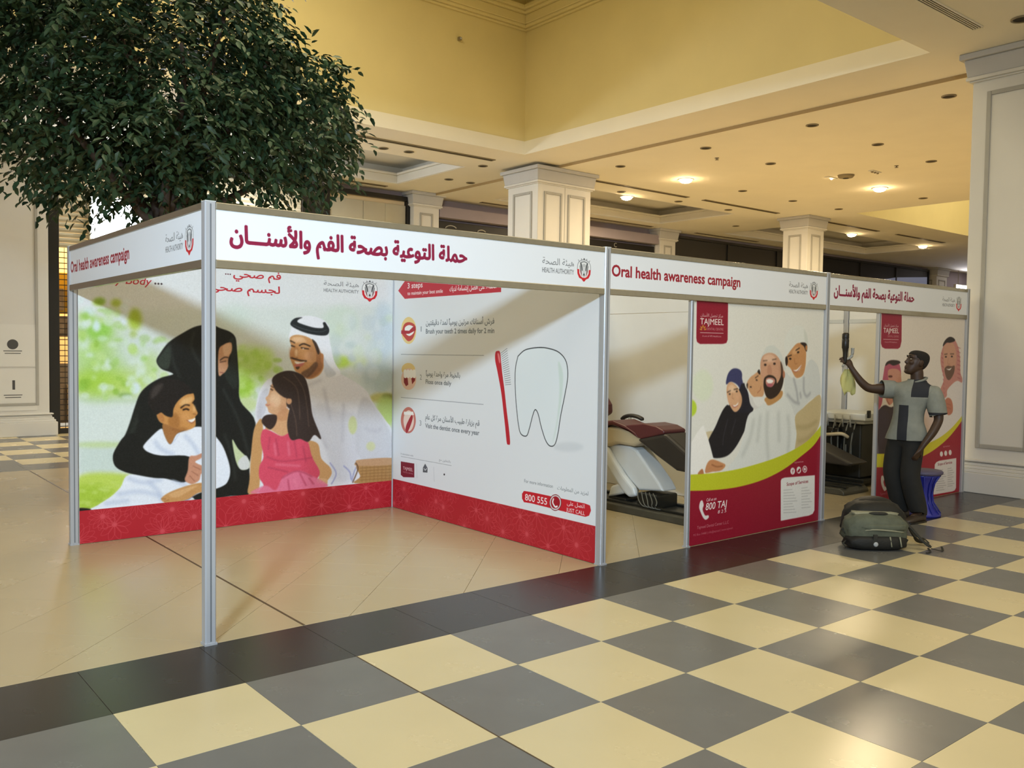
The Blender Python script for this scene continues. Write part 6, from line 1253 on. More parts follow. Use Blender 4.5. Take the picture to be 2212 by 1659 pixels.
# ------------------------------------------------------------------ exhibition stand (modular posts, rails, printed boards)
TOPZ = 2.361
def print_board(name, label, cat, m, org, u, length, z0, z1, uv0, uvs, thick=.03):
    """board whose printed face looks along n = u x z; org = lower-left corner of that face as viewed"""
    u = Vector(u).normalized(); n = u.cross(Vector((0,0,1))); up = Vector((0,0,1)); hh = z1-z0
    me = bpy.data.meshes.new(name); bm = bmesh.new(); uvl = bm.loops.layers.uv.new('print')
    P = [Vector((0,0,0)), u*length, u*length+up*hh, up*hh]; back = [p - n*thick for p in P]
    vs = [bm.verts.new(p) for p in P+back]
    f = bm.faces.new(vs[:4]); f.material_index = 1
    cs = [(0,0),(length,0),(length,hh),(0,hh)]
    for l,(a,b) in zip(f.loops, cs): l[uvl].uv = ((uv0[0]+a)/uvs[0], (uv0[1]+b)/uvs[1])
    for q in ((7,6,5,4),(0,4,5,1),(1,5,6,2),(2,6,7,3),(3,7,4,0)): bm.faces.new([vs[i] for i in q])
    bm.to_mesh(me); bm.free(); me.materials.append(M['board']); me.materials.append(m)
    o = bpy.data.objects.new(name, me); COL.objects.link(o); o.location = (*org, z0)
    return tag(o, label, cat) if label else o
print_board('printed_wall_panel','wide printed wall panel with a picnic family photo over a red patterned band','poster wall',family_print(),(.036,2.945),(1,0,0),2.90,.004,2.352,(.036,.004),(2.97,2.36))
print_board('printed_wall_panel','printed wall panel listing three tooth care steps with a red toothbrush','poster wall',steps_print(),(2.945,2.934),(0,-1,0),2.90,.004,2.352,(.036,.004),(2.97,2.36))
print_board('printed_wall_panel','front panel with the smiling dental family over a lime curve and maroon foot','poster wall',dental_print(),(3.982,-.005),(1,0,0),1.925,.004,2.03,(.022,.004),(1.98,2.36))
print_board('printed_wall_panel','front panel with men in red checked headcloths, behind the standing person','poster wall',men_print(),(6.952,-.005),(1,0,0),1.925,.004,2.03,(.022,.004),(1.98,2.36))
FAR, FEN = fascia_print('ar'), fascia_print('en')
def fascia(label, m, org, u):
    u = Vector(u); t = thing('fascia_board', label, 'sign', (*org, 0)); n = u.cross(Vector((0,0,1)))
    b = print_board('board', None, None, m, (0,0), u, 2.91, 2.07, 2.34, (0,0), (2.91,.27), .012); b.parent = t
    for z0,z1 in ((2.026,2.072),(2.336,2.374)):
        a = u*0 - n*.03 + n*.008; e = u*2.91 + n*.008
        MB().box(min(a.x,e.x) if abs(u.x)<.5 else 0, max(a.x,e.x) if abs(u.x)<.5 else 2.91, min(a.y,e.y) if abs(u.y)<.5 else -2.91, max(a.y,e.y) if abs(u.y)<.5 else 0, z0, z1).build('rail','alu_rail',t,bevel=.004)
    return t
fascia('long white fascia with big red Arabic lettering, left half of the front',FAR,(.03,-.02),(1,0,0))
fascia('white fascia reading Oral health awareness campaign in red, middle of the front',FEN,(3.0,-.02),(1,0,0))
fascia('far right white fascia with small red Arabic lettering, by the big column',FAR,(5.97,-.02),(1,0,0))
fascia('pinkish side fascia reading Oral health awareness campaign, on the left open end',FEN,(-.02,2.94),(0,-1,0))
def post(x,y,label,w=.03,d=.03,z=TOPZ+.012):
    t = thing('upright_post',label,'post',(x,y,0)); q = MB(); g = .006
    q.prism([(-w+g,-d),(w-g,-d),(w,-d+g),(w,d-g),(w-g,d),(-w+g,d),(-w,d-g),(-w,-d+g)],'z',0,z); q.build('profile','alu',t)
    MB().box(-w-.004,w+.004,-d-.004,d+.004,0,.012).build('foot','alu',t); MB().box(-w,w,-d,d,z,z+.006).build('cap','white_plastic',t,bevel=.002)
    q = MB()
    for s in (-1,1): q.box(-.004,.004,s*d-.001,s*d+.001,.02,z-.01)
    q.build('groove','groove',t); return t
for x,y,lb in ((0,0,'nearest aluminium corner post, standing free at the front left of the stand'),(0,2.97,'aluminium post at the left end of the picnic family wall'),(2.97,0,'aluminium front post between the Arabic and English fascias'),(2.97,2.97,'aluminium post in the inner corner where the two printed walls meet'),(5.94,0,'aluminium front post right of the maroon dental family panel'),(8.91,0,'aluminium end post against the big right column'),(5.94,2.97,'aluminium back post hidden behind the dental chair bay'),(8.91,2.97,'aluminium back post of the far bay'),(8.91,1.5,'aluminium post in the middle of the far bay side wall')): post(x,y,lb)
post(3.962,0,'slim aluminium post at the left edge of the dental family panel',.018,.02,2.03); post(6.932,0,'slim aluminium post at the left edge of the panel behind the person',.018,.02,2.03)
def wall_panel(label,x0,x1,y0,y1,seam):
    t = thing('partition_panel',label,'partition',((x0+x1)/2,(y0+y1)/2,0)); a,b = (x1-x0)/2,(y1-y0)/2
    MB().box(-a,a,-b,b,.004,2.04).build('lower_sheet','board',t); MB().box(-a,a,-b,b,2.046,2.355).build('upper_sheet','board',t)
    if seam: MB().box(-a-.006,a+.006,-b,b,2.0,2.045).build('rail','white_plastic' if seam == 2 else 'board',t)
    return t
wall_panel('white partition behind the dental chair, between the two dental bays',5.925,5.955,.04,2.93,0)
wall_panel('white back partition of the middle bay',3.01,5.9,2.955,2.985,0); wall_panel('white back partition of the far bay',5.98,8.87,2.955,2.985,0)
wall_panel('white side partition of the far bay, nearer half with a cross rail',8.895,8.925,.04,1.46,2); wall_panel('white side partition of the far bay, deeper half with a cross rail',8.895,8.925,1.54,2.93,2)
wall_panel('white back sheet of the three steps wall',2.977,2.99,.04,2.93,0)
# ------------------------------------------------------------------ tree
def leaf_shape():
    L = .108; W = .025
    return np.array([(0,0,0),(L*.3,W,.006),(L*.68,W*.8,.004),(L,0,-.008),(L*.68,-W*.8,.004),(L*.3,-W,.006),(L*.35,0,-.002),(L*.7,0,-.006)]), [(0,6,1),(6,7,2,1),(7,3,2),(0,5,6),(6,5,4,7),(7,4,3)]
LV, LF = leaf_shape()
def make_tree():
    tx, ty = 1.42, 5.3
    t = thing('ficus_tree','big leafy dark green ficus tree rising behind the picnic family wall','tree',(tx,ty,0))
    MB().frustum((-.5,.5,-.5,.5,0),(-.58,.58,-.58,.58,.55)).build('planter','planter',t,bevel=.02); MB().box(-.53,.53,-.53,.53,.5,.53).build('soil','soil',t)
    def branch(pts, r0, r1, nm='branch'):
        p = smooth_pts3(pts); n = len(p); MB().tube(p,[r0+(r1-r0)*k/(n-1) for k in range(n)],8).build(nm,'bark',t,True); return p
    trunk = branch([(0,0,.5),(.04,.0,1.4),(-.02,.03,2.2),(.02,0,2.85)],.13,.10,'trunk')
    cs = []
    tips = []
    for a,l,h in ((2.6,1.1,1.7),(3.4,1.35,1.0),(.4,1.5,1.3),(-.5,1.2,1.9),(1.3,1.2,2.0),(4.6,1.0,1.6),(5.3,.9,2.5),(2.0,.6,2.9),(3.0,.5,2.4),(.1,1.7,.8)):
        p = branch([(.02,0,2.8),(l*.35*math.cos(a),l*.35*math.sin(a),2.95+h*.3),(l*.75*math.cos(a+.1),l*.75*math.sin(a+.1),2.95+h*.75),(l*math.cos(a),l*math.sin(a),3.0+h)],.06,.015)
        tips += p[5:]
    # crown: overlapping lobes; leaves hang in sprays
    lobes = [(0,0,4.75,1.45,1.35,1.1),(1.1,-.2,4.35,1.0,1.0,.72),(-1.2,.1,4.55,1.25,1.2,1.0),(.1,.2,5.5,1.2,1.2,.8),(-.6,.0,5.5,1.3,1.2,.9),(1.3,-.1,4.72,.75,.8,.42),(.7,-.3,3.75,1.15,1.0,.55),(-.75,-.2,3.8,1.25,1.1,.6),(0,-.5,4.0,1.1,.9,.6),(-1.9,.2,4.6,1.0,1.0,1.0),(1.72,.0,4.35,.5,.6,.42),(-.2,.5,3.5,.9,.8,.35)]
    sp = []
    for (cx,cy,cz,a,b,c) in lobes:
        n = int(310*(a*b*c)**.667); d = rng.normal(size=(n,3)); d /= np.linalg.norm(d,axis=1,keepdims=True); rr = rng.uniform(.55,1.02,(n,1))**.6
        sp.append(np.array([cx,cy,cz])+d*rr*np.array([a,b,c]))
    sp = np.concatenate(sp); sp = sp[(sp[:,2] > 3.15)]
    allv, leaves = [], []
    pos, dirs, ups, scl = [], [], [], []
    for s in sp:
        out = s-np.array([0,0,4.2]); out[2] *= .3; out /= (np.linalg.norm(out)+1e-6); d = out*.7+rng.normal(size=3)*.5+np.array([0,0,-.45]); d /= np.linalg.norm(d)
        L = rng.uniform(.22,.4); side = np.cross(d,[0,0,1]); side /= (np.linalg.norm(side)+1e-6)
        for k in range(9):
            f = k/8; p = s+d*L*f+np.array([0,0,-.10*f*f]); sg = 1 if k%2 else -1
            q = d*.55+side*sg*.75+rng.normal(size=3)*.25+np.array([0,0,-.35]); q /= np.linalg.norm(q)
            pos.append(p); dirs.append(q); ups.append(np.array([0,0,1])+rng.normal(size=3)*.45); scl.append(rng.uniform(.75,1.2))
    pos, dirs, ups, scl = map(np.array,(pos,dirs,ups,scl))
    Y = np.cross(ups,dirs); Y /= np.linalg.norm(Y,axis=1,keepdims=True); Z = np.cross(dirs,Y)
    cam_l = np.array(CAMV)-np.array([tx,ty,0]); dist = np.linalg.norm(pos-cam_l,axis=1)
    wx = pos+np.array([tx,ty,0])-np.array(CAMV); dz = wx@np.array(cf); uu = wx@np.array(cr)/dz; vv = wx@np.array(cdn)/dz
    ok = (np.abs(uu)<.57)&(np.abs(vv)<.43); order = np.argsort(dist+np.where(ok,0,50)); near = order[:300]
    mask = np.ones(len(pos),bool); mask[near] = False; idx = np.where(mask)[0]
    V = (pos[idx,None,:]+scl[idx,None,None]*(LV[None,:,0:1]*dirs[idx,None,:]+LV[None,:,1:2]*Y[idx,None,:]+LV[None,:,2:3]*Z[idx,None,:])).reshape(-1,3)
    nl = len(idx); nv = len(LV); cnt = np.array([len(f) for f in LF]); fl = np.concatenate([np.array(f) for f in LF])
    me = bpy.data.meshes.new('foliage'); me.vertices.add(len(V)); me.vertices.foreach_set('co',V.ravel())
    loops = (fl[None,:]+np.arange(nl)[:,None]*nv).ravel(); me.loops.add(len(loops)); me.loops.foreach_set('vertex_index',loops)
    tot = np.tile(cnt,nl); st = np.concatenate([[0],np.cumsum(tot)[:-1]]); me.polygons.add(len(tot)); me.polygons.foreach_set('loop_start',st); me.polygons.foreach_set('loop_total',tot)
    me.update(calc_edges=True); me.validate(); me.materials.append(M['leaf'])
    o = bpy.data.objects.new('foliage',me); COL.objects.link(o); o.parent = t; o['kind'] = 'stuff'
    lm = bpy.data.meshes.new('leaf'); lm.from_pydata([tuple(v) for v in LV],[],LF); lm.materials.append(M['leaf'])
    for i in near:
        o = bpy.data.objects.new('leaf',lm); COL.objects.link(o); o.parent = t; s = scl[i]
        o.matrix_local = Matrix(((dirs[i][0]*s,Y[i][0]*s,Z[i][0]*s,pos[i][0]),(dirs[i][1]*s,Y[i][1]*s,Z[i][1]*s,pos[i][1]),(dirs[i][2]*s,Y[i][2]*s,Z[i][2]*s,pos[i][2]),(0,0,0,1)))
def smooth_pts3(p, k=4):
    p = [np.array(q,float) for q in p]; out = []
    for i in range(len(p)-1):
        a,b,c,d = p[max(i-1,0)],p[i],p[i+1],p[min(i+2,len(p)-1)]
        for t in np.arange(k)/k: out.append(0.5*((2*b)+(c-a)*t+(2*a-5*b+4*c-d)*t*t+(3*b-a-3*c+d)*t**3))
    return [tuple(q) for q in out]+[tuple(p[-1])]
make_tree()
# ------------------------------------------------------------------ dental equipment
def yz(prof, x0, x1, q=None): return (q or MB()).prism(prof,'x',x0,x1)
def dental_chair(name,label,cx,cy,k=1.0):
    t = thing(name,label,'dental chair',(cx,0,0)); Y = lambda p: [(y+cy,z if z < .11 else .11+(z-.11)*k) for y,z in p]
    yz(Y([(-.95,.0),(1.05,0),(1.05,.05),(.95,.075),(-.9,.075),(-.95,.04)]),-.27,.27).build('base_plate','base_metal',t,bevel=.012)
    yz(Y([(-.93,.075),(1.0,.075),(1.0,.1),(-.93,.1)]),-.2,-.14).build('base_rail','dark_metal',t,bevel=.006); yz(Y([(-.93,.075),(1.0,.075),(1.0,.1),(-.93,.1)]),.14,.2).build('base_rail','dark_metal',t,bevel=.006)
    MB().box(-.16,.16,cy-.38,cy-.12,.07,.21).build('motor_box','dark_metal',t,bevel=.02)
    MB().box(-.13,.05,cy+.05,cy+.3,.075,.12).build('valve_block','dark_metal',t,bevel=.015); MB().box(-.2,-.14,cy+.4,cy+.47,.075,.14).build('pedal','dark_metal',t,bevel=.01)
    # slanting lift arm (wide side sheet and rounded cover)
    yz(Y([(.40,.64),(.36,.60),(.02,.30),(-.10,.22),(-.42,.25),(-.36,.33),(-.06,.62),(.04,.655)]),-.11,.11).build('lift_arm','white_plastic',t,bevel=.03,seg=3)
    yz(Y([(.44,.62),(.40,.52),(.22,.34),(.06,.18),(-.02,.14),(-.12,.17),(-.08,.25),(.06,.36),(.20,.5),(.30,.62)]),-.17,-.10).build('arm_cover','white_plastic',t,bevel=.03,seg=3)
    yz(Y([(.06,.17),(.30,.10),(.26,.22),(.12,.27)]),-.14,.1).build('arm_foot','white_plastic',t,bevel=.02)
    # shell under the seat
    yz(Y([(.62,.66),(.50,.60),(.30,.62),(.18,.66),(-.05,.655),(-.20,.72),(-.12,.80),(.10,.83),(.28,.83),(.44,.79),(.62,.72)]),-.15,.15).build('seat_shell','beige_plastic',t,bevel=.04,seg=3)
    for dy in (.42,.54): MB().lathe((0,0,0),[(.03,0),(.03,.05)],16).build('side_knob','white_plastic',t,True).matrix_local = Matrix.Translation((-.2,cy+dy,.11+.58*k)) @ Matrix.Rotation(-math.pi/2,4,'Y')
    yz(Y([(.66,.70),(.56,.755),(.40,.83),(.22,.85),(.0,.80),(-.14,.74),(-.10,.80),(.04,.86),(.22,.90),(.40,.875),(.56,.81),(.68,.75)]),-.17,.17).build('seat','maroon',t,bevel=.03,seg=3)
    yz(Y([(-.10,.76),(-.16,.74),(-.46,.815),(-.46,.85),(-.36,.885),(-.20,.90),(-.02,.875),(.08,.855)]),-.165,.165).build('thigh_cushion','maroon',t,bevel=.04,seg=3)
    yz(Y([(-.10,.735),(-.36,.60),(-.62,.48),(-.92,.47),(-1.0,.53),(-.86,.60),(-.50,.815),(-.46,.82),(-.20,.76)]),-.17,.17).build('leg_rest','dark_vinyl',t,bevel=.035,seg=3)
    yz(Y([(.56,.94),(.62,.90),(.72,.92),(1.28,1.40),(1.28,1.46),(1.18,1.46),(.96,1.36),(.66,1.14),(.57,1.03)]),-.2,.2).build('backrest','maroon',t,bevel=.05,seg=3)
    yz(Y([(.62,.72),(.70,.72),(1.1,1.24),(1.02,1.24)]),-.08,.08).build('back_hinge','beige_plastic',t,bevel=.02); yz(Y([(1.22,1.42),(1.34,1.42),(1.48,1.58),(1.40,1.64)]),-.13,.13).build('headrest','maroon',t,bevel=.04,seg=3)
    for s in (.22,):
        a = MB().tube(smooth_pts3([(s,cy+.46,.11+.765*k),(s,cy+.42,.11+.795*k),(s,cy+.34,.11+.815*k),(s,cy+.24,.11+.81*k),(s,cy+.16,.11+.785*k)]),[.018]+[.03]*15+[.018],10,.7).build('armrest','dark_vinyl',t,True)
        MB().tube([(s,cy+.36,.11+(.80-.11)*k),(s,cy+.34,.11+(.93-.11)*k)],.016,8).build('armrest_bracket','beige_plastic',a,True).parent = a
    for q in range(5): MB().tube(smooth_pts3([(-.14,cy-.12-.05*q,.22),(-.22,cy-.2-.06*q,.16),(-.24,cy-.28-.04*q,.105),(-.18,cy-.34-.03*q,.09),(-.1,cy-.22-.02*q,.1)]),.006,6).build('cable','hose',t,True)
    return t
dental_chair('dental_chair','maroon dental chair on a slanting white arm, in the middle bay',4.9,1.40)
dental_chair('dental_chair','half hidden dental chair with a black leg rest, in the far bay',7.72,1.58,.60)
t = thing('instrument_unit','dental instrument cart with a pale top tray, beside the far bay chair','dental cart',(8.47,1.08,0))
MB().box(-.26,.26,-.26,.34,.04,.1).build('plinth','dark_metal',t,bevel=.015); MB().box(-.24,.24,-.2,.28,.1,.76).build('cabinet','dark_metal',t,bevel=.02)
MB().box(-.3,.3,-.28,.4,.80,.89).build('tray','white_plastic',t,bevel=.015); MB().box(-.28,.28,-.26,.38,.76,.80).build('tray_base','grey_plastic',t,bevel=.01)
MB().box(-.26,-.2,-.3,-.27,.84,.93).build('tray_handle','dark_metal',t,bevel=.01)
for k in range(6): MB().tube(smooth_pts3([(-.3,-.16+k*.09,.78),(-.36,-.15+k*.09,.6+.04*(k%3)),(-.34,-.12+k*.08,.4+.05*(k%2)),(-.28,-.1+k*.07,.25),(-.25,-.08+k*.07,.5)]),.010,6).build('hose','hose',t,True)
for k in range(4): MB().tube([(-.31,-.1+k*.1,.72),(-.33,-.1+k*.1,.86)],[.012,.008],8).build('handpiece','grey_plastic',t,True)
MB().box(-.32,-.25,.05,.2,.3,.7).build('side_panel','black',t,bevel=.01); MB().tube(smooth_pts3([(-.3,.25,.6),(-.4,.1,.62),(-.42,-.05,.64),(-.36,-.1,.6)]),.022,8).build('swing_arm','beige_plastic',t,True)
# ------------------------------------------------------------------ stool
t = thing('stool','blue waisted plastic stool with a grey seat, right of the standing person','stool',(7.04,-.46,0))
MB().lathe((0,0,0),[(.17,0),(.175,.02),(.155,.045),(.12,.08),(.095,.14),(.085,.2),(.088,.26),(.105,.33),(.14,.39),(.16,.415)],28).build('pedestal','blue',t,True)
MB().lathe((0,0,.415),[(.165,0),(.182,.01),(.182,.03),(.17,.042),(.02,.046)],28).build('seat','blue_top',t,True)
for k in range(12):
    a = 2*math.pi*k/12; MB().tube([(.168*math.cos(a),.168*math.sin(a),.03),(.1*math.cos(a),.1*math.sin(a),.14),(.09*math.cos(a),.09*math.sin(a),.22),(.11*math.cos(a),.11*math.sin(a),.33),(.158*math.cos(a),.158*math.sin(a),.41)],.007,6).build('rib','blue',t,True)
# ------------------------------------------------------------------ backpack slumped on the floor
t = thing('backpack','black and grey green backpack slumped on the chequered floor by the feet','backpack',(5.28,-.93,0),R(-39))
def blob(c, r, e=.7, n=36, m=16, lean=0.0):
    S = lambda a,k: math.copysign(abs(a)**k, a); rings = []
    for i in range(m+1):
        ph = -math.pi/2+math.pi*i/m; z = S(math.sin(ph),e); q = max(.02,abs(math.cos(ph))**e)
        wr = [1+.045*math.sin(5*2*math.pi*k/n+i*1.7)+.03*math.sin(9*2*math.pi*k/n-i*.9) for k in range(n)]
        rings.append([(c[0]+wr[k]*r[0]*q*S(math.cos(2*math.pi*k/n),e), c[1]+r[1]*q*S(math.sin(2*math.pi*k/n),e)+lean*(z+1)*r[2], c[2]+r[2]*z) for k in range(n)])
    return MB().loft(rings)
# local x = picture right, local y = away from the camera
blob((.02,.13,.19),(.25,.18,.19),.75).build('main_compartment','pack_black',t,True); blob((.03,.16,.28),(.19,.14,.12),.9).build('top_hump','pack_black',t,True)
blob((-.03,-.02,.15),(.26,.14,.145),.7).build('front_pocket','pack_green',t,True); blob((-.04,-.07,.065),(.25,.12,.065),.65).build('lower_pocket','pack_black',t,True)
blob((-.02,.02,.275),(.19,.09,.03),.6).build('top_flap','pack_light',t,True); blob((.0,-.07,.19),(.2,.10,.035),.6).build('pocket_flap','pack_green',t,True)
MB().tube(smooth_pts3([(-.09,-.05,.28),(-.06,-.085,.295),(.02,-.09,.295),(.06,-.055,.28)]),.014,8).build('carry_handle','strap',t,True)
MB().tube(smooth_pts3([(-.25,-.1,.14),(-.1,-.165,.175),(.06,-.168,.168),(.17,-.13,.15)]),.007,6).build('zip','pack_light',t,True)
MB().lathe((0,0,0),[(.019,0),(.02,.006),(.013,.01)],16).build('badge','pack_logo',t,True).matrix_local = Matrix.Translation((-.08,-.185,.06)) @ Matrix.Rotation(math.pi/2,4,'X')
MB().box(-.1,-.065,-.19,-.175,.05,.14).build('webbing','strap',t,bevel=.004)
for dx in (.04,.12): MB().tube([(dx,-.175,.12),(dx+.01,-.19,.04)],.006,6).build('webbing','pack_light',t,True)
MB().tube(smooth_pts3([(.12,.04,.3),(.24,-.04,.2),(.34,-.09,.08),(.4,-.13,.03)]),[.035]*9+[.03]*3+[.018],8,.35).build('shoulder_strap','strap',t,True)
MB().tube(smooth_pts3([(.18,.14,.3),(.3,.1,.18),(.36,.06,.06),(.42,.1,.02)]),[.035]*9+[.03]*3+[.018],8,.35).build('shoulder_strap','strap',t,True)
for p in ([(.4,-.13,.02),(.47,-.16,.008),(.5,-.12,.01),(.52,-.06,.02)],[(.38,-.12,.02),(.36,-.2,.008),(.31,-.24,.008)],[(.42,.1,.02),(.45,.02,.03),(.46,.14,.05),(.5,.2,.02)]): MB().tube(smooth_pts3(p),.009,6,.4).build('strap_end','strap',t,True)
for p in ((-.27,-.08,.08),(-.25,.0,.18)): MB().tube([p,(p[0]-.05,p[1]-.03,p[2]-.03),(p[0]-.03,p[1]-.05,p[2]-.06)],.009,6,.5).build('side_strap','strap',t,True)
# ------------------------------------------------------------------ person
def skin_mesh(name, nodes, edges, root, sub=2):
    """one continuous surface grown around a joint skeleton; nodes: name -> ((x,y,z), radius)"""
    bm = bmesh.new(); sl = bm.verts.layers.skin.verify(); ix = {}
    for k,(p,r) in nodes.items():
        v = bm.verts.new(p); ix[k] = v; rr = r if isinstance(r,tuple) else (r,r); v[sl].radius = rr; v[sl].use_root = (k == root)
    for a,b in edges: bm.edges.new((ix[a],ix[b]))
    me = bpy.data.meshes.new(name); bm.to_mesh(me); bm.free()
    o = bpy.data.objects.new(name, me); COL.objects.link(o)
    s = o.modifiers.new('skin','SKIN'); s.use_smooth_shade = True; s.branch_smoothing = .6
    u = o.modifiers.new('sub','SUBSURF'); u.levels = sub; u.render_levels = sub
    dg = bpy.context.evaluated_depsgraph_get(); dg.update(); em = bpy.data.meshes.new_from_object(o.evaluated_get(dg))
    bpy.data.objects.remove(o); em.name = name; em.materials.clear()
    return em
def obj_from(me, name, mats, parent):
    for q in mats: me.materials.append(M[q])
    me.polygons.foreach_set('use_smooth',[True]*len(me.polygons)); o = bpy.data.objects.new(name, me); COL.objects.link(o); o.parent = parent; return o
# local axes: x = the way the head looks, y = square to it (towards the open hall), z = up; the chest is turned half round to y
FX = Vector((-.776,.63,0)); ang = math.atan2(FX.y, FX.x)
man = thing('person','person in a grey and navy shirt and black trousers reaching up beside the stand','person',(6.66,-.53,0),ang)
Nn = {'pelvis':((.065,0,.84),(.14,.135)),'waist':((.06,0,.98),(.14,.13)),'chest':((.035,0,1.15),(.165,.15)),'upper':((-.005,0,1.265),(.13,.11)),'neck':((-.03,0,1.34),(.062,.06)),'nape':((-.02,0,1.40),(.066,.064)),
 'skull':((-.02,0,1.50),(.062,.062)),
 'lhip':((.01,.07,.78),(.098,.098)),'lknee':((.06,.085,.46),(.066,.066)),'lcalf':((.02,.085,.30),(.058,.058)),'lank':((-.045,.09,.085),(.038,.038)),'lfoot':((.06,.14,.04),(.04,.03)),
 'rhip':((.13,-.06,.78),(.098,.098)),'rknee':((.16,-.07,.47),(.066,.066)),'rcalf':((.11,-.07,.30),(.058,.058)),'rank':((.05,-.09,.085),(.038,.038)),'rfoot':((.17,-.07,.04),(.04,.03)),
 'lsh':((-.12,.12,1.255),(.07,.07)),'lelb':((-.165,.18,1.0),(.045,.045)),'lfore':((-.09,.215,.88),(.042,.042)),'lwri':((.0,.215,.755),(.027,.03)),'lpalm':((.035,.205,.69),(.022,.038)),
 'rsh':((.135,-.12,1.265),(.07,.07)),'relb':((.395,-.13,1.272),(.046,.046)),'rfore':((.47,-.135,1.34),(.041,.041)),'rwri':((.535,-.14,1.435),(.027,.03)),'rpalm':((.572,-.145,1.495),(.022,.036))}
E1 = [('pelvis','waist'),('waist','chest'),('chest','upper'),('upper','neck'),('neck','nape'),('nape','skull'),
 ('pelvis','lhip'),('lhip','lknee'),('lknee','lcalf'),('lcalf','lank'),('lank','lfoot'),('pelvis','rhip'),('rhip','rknee'),('rknee','rcalf'),('rcalf','rank'),('rank','rfoot'),
 ('upper','lsh'),('lsh','lelb'),('lelb','lfore'),('lfore','lwri'),('lwri','lpalm'),('upper','rsh'),('rsh','relb'),('relb','rfore'),('rfore','rwri'),('rwri','rpalm')]
def fingers(side, base, d, across, curl, palm):
    d, across, curl = Vector(d).normalized(), Vector(across).normalized(), Vector(curl).normalized(); b = Vector(base)
    for k,(off,L) in enumerate(((-.027,.072),(-.009,.082),(.010,.077),(.027,.060))):
        p0 = b+across*off+d*.028; p1 = p0+d*L*.45+curl*L*.10; p2 = p1+d*L*.28+curl*L*.35; p3 = p2+d*L*.02+curl*L*.32
        for j,(p,r) in enumerate(((p0,.0095),(p1,.0088),(p2,.008),(p3,.007))): Nn[f'{side}f{k}{j}'] = (tuple(p),(r,r))
        E1.extend([(palm,f'{side}f{k}0')]+[(f'{side}f{k}{j}',f'{side}f{k}{j+1}') for j in range(3)])
    q0 = b-across*.034-d*.005; q1 = q0-across*.018+d*.03+curl*.015; q2 = q1+d*.028+curl*.022
    for j,(p,r) in enumerate(((q0,.011),(q1,.0105),(q2,.0085))): Nn[f'{side}t{j}'] = (tuple(p),(r,r))
    E1.extend([(palm,f'{side}t0'),(f'{side}t0',f'{side}t1'),(f'{side}t1',f'{side}t2')])
fingers('l',(.035,.205,.69),(.35,-.1,-.9),(.8,.3,.3),(-.2,-1,-.1),'lpalm')
fingers('r',(.572,-.145,1.495),(.6,.05,.78),(.55,.3,-.55),(.75,.1,-.1),'rpalm')
# head: rings from chin to crown, then nose, lips, brows, ears; fused with the body into one skin
HR = [(-.118,.070,.035,.022),(-.108,.084,.012,.038),(-.09,.090,-.01,.050),(-.07,.091,-.035,.058),(-.045,.091,-.065,.064),(-.02,.089,-.085,.068),(.005,.086,-.094,.071),(.028,.080,-.099,.073),(.05,.089,-.102,.075),(.075,.086,-.1,.074),(.095,.074,-.09,.068),(.112,.048,-.066,.053),(.121,.014,-.036,.028)]
def head_rings(grow=0.0, n=36):
    out = []
    for z,f,b,w in HR:
        c, r = (f+b)/2, (f-b)/2+grow; ww = w+grow; zz = z+(grow if z > .08 else 0)
        out.append([(c+r*math.copysign(abs(math.cos(t))**.85,math.cos(t)), ww*math.copysign(abs(math.sin(t))**.9,math.sin(t)), zz) for t in np.linspace(0,2*math.pi,n+1)[:-1]])
    return out
HM = Matrix.Translation((-.012,0,1.522)) @ Matrix.Rotation(-R(14),4,'Y')
hd = MB().loft(head_rings())
hd.loft([[(.080,-.008,.045),(.080,.008,.045),(.088,.008,.045),(.088,-.008,.045)],[(.082,-.013,.02),(.082,.013,.02),(.100,.007,.02),(.100,-.007,.02)],[(.08,-.021,-.012),(.08,.021,-.012),(.117,.010,-.010),(.117,-.010,-.010)],[(.08,-.018,-.022),(.08,.018,-.022),(.104,.010,-.024),(.104,-.010,-.024)]])
hd.ball((.090,0,-.050),(.011,.027,.0075)).ball((.089,0,-.063),(.011,.023,.0085)).ball((.079,0,-.098),(.016,.022,.016))
for s in (-1,1):
    hd.ball((.080,s*.031,.047),(.013,.026,.009)); hd.ball((.066,s*.042,-.005),(.022,.022,.022)); hd.ball((-.012,s*.076,.008),(.022,.010,.033)); hd.ball((-.004,s*.083,.012),(.010,.007,.022))
hd.v = [tuple(HM @ Vector(v)) for v in hd.v]
body_copy = skin_mesh('body_form',Nn,E1,'pelvis',2)
bmj = bmesh.new(); bmj.from_mesh(body_copy); tmp = bpy.data.meshes.new('head_form'); tmp.from_pydata(hd.v,[],hd.f); bmj.from_mesh(tmp); tmp2 = bpy.data.meshes.new('body'); bmj.to_mesh(tmp2); bmj.free()
o = bpy.data.objects.new('body', tmp2); COL.objects.link(o); rm = o.modifiers.new('fuse','REMESH'); rm.mode = 'VOXEL'; rm.voxel_size = .0055; rm.use_smooth_shade = True
sm = o.modifiers.new('relax','SMOOTH'); sm.factor = .5; sm.iterations = 3
dg = bpy.context.evaluated_depsgraph_get(); dg.update(); body_me = bpy.data.meshes.new_from_object(o.evaluated_get(dg)); bpy.data.objects.remove(o); obj_from(body_me,'body',['skin'],man)
BONES = list(E1)
def nearest_bone(p):
    best = (9,None,0)
    for a,b in BONES:
        A,B = Vector(Nn[a][0]),Vector(Nn[b][0]); d = B-A; t = max(0,min(1,(p-A).dot(d)/d.length_squared)); ra,rb = [max(Nn[k][1]) if isinstance(Nn[k][1],tuple) else Nn[k][1] for k in (a,b)]
        q = (p-A-d*t).length/(ra+(rb-ra)*t)
        if q < best[0]: best = (q,(a,b),t)
    return best
CLS = [nearest_bone(v.co) for v in body_copy.vertices]
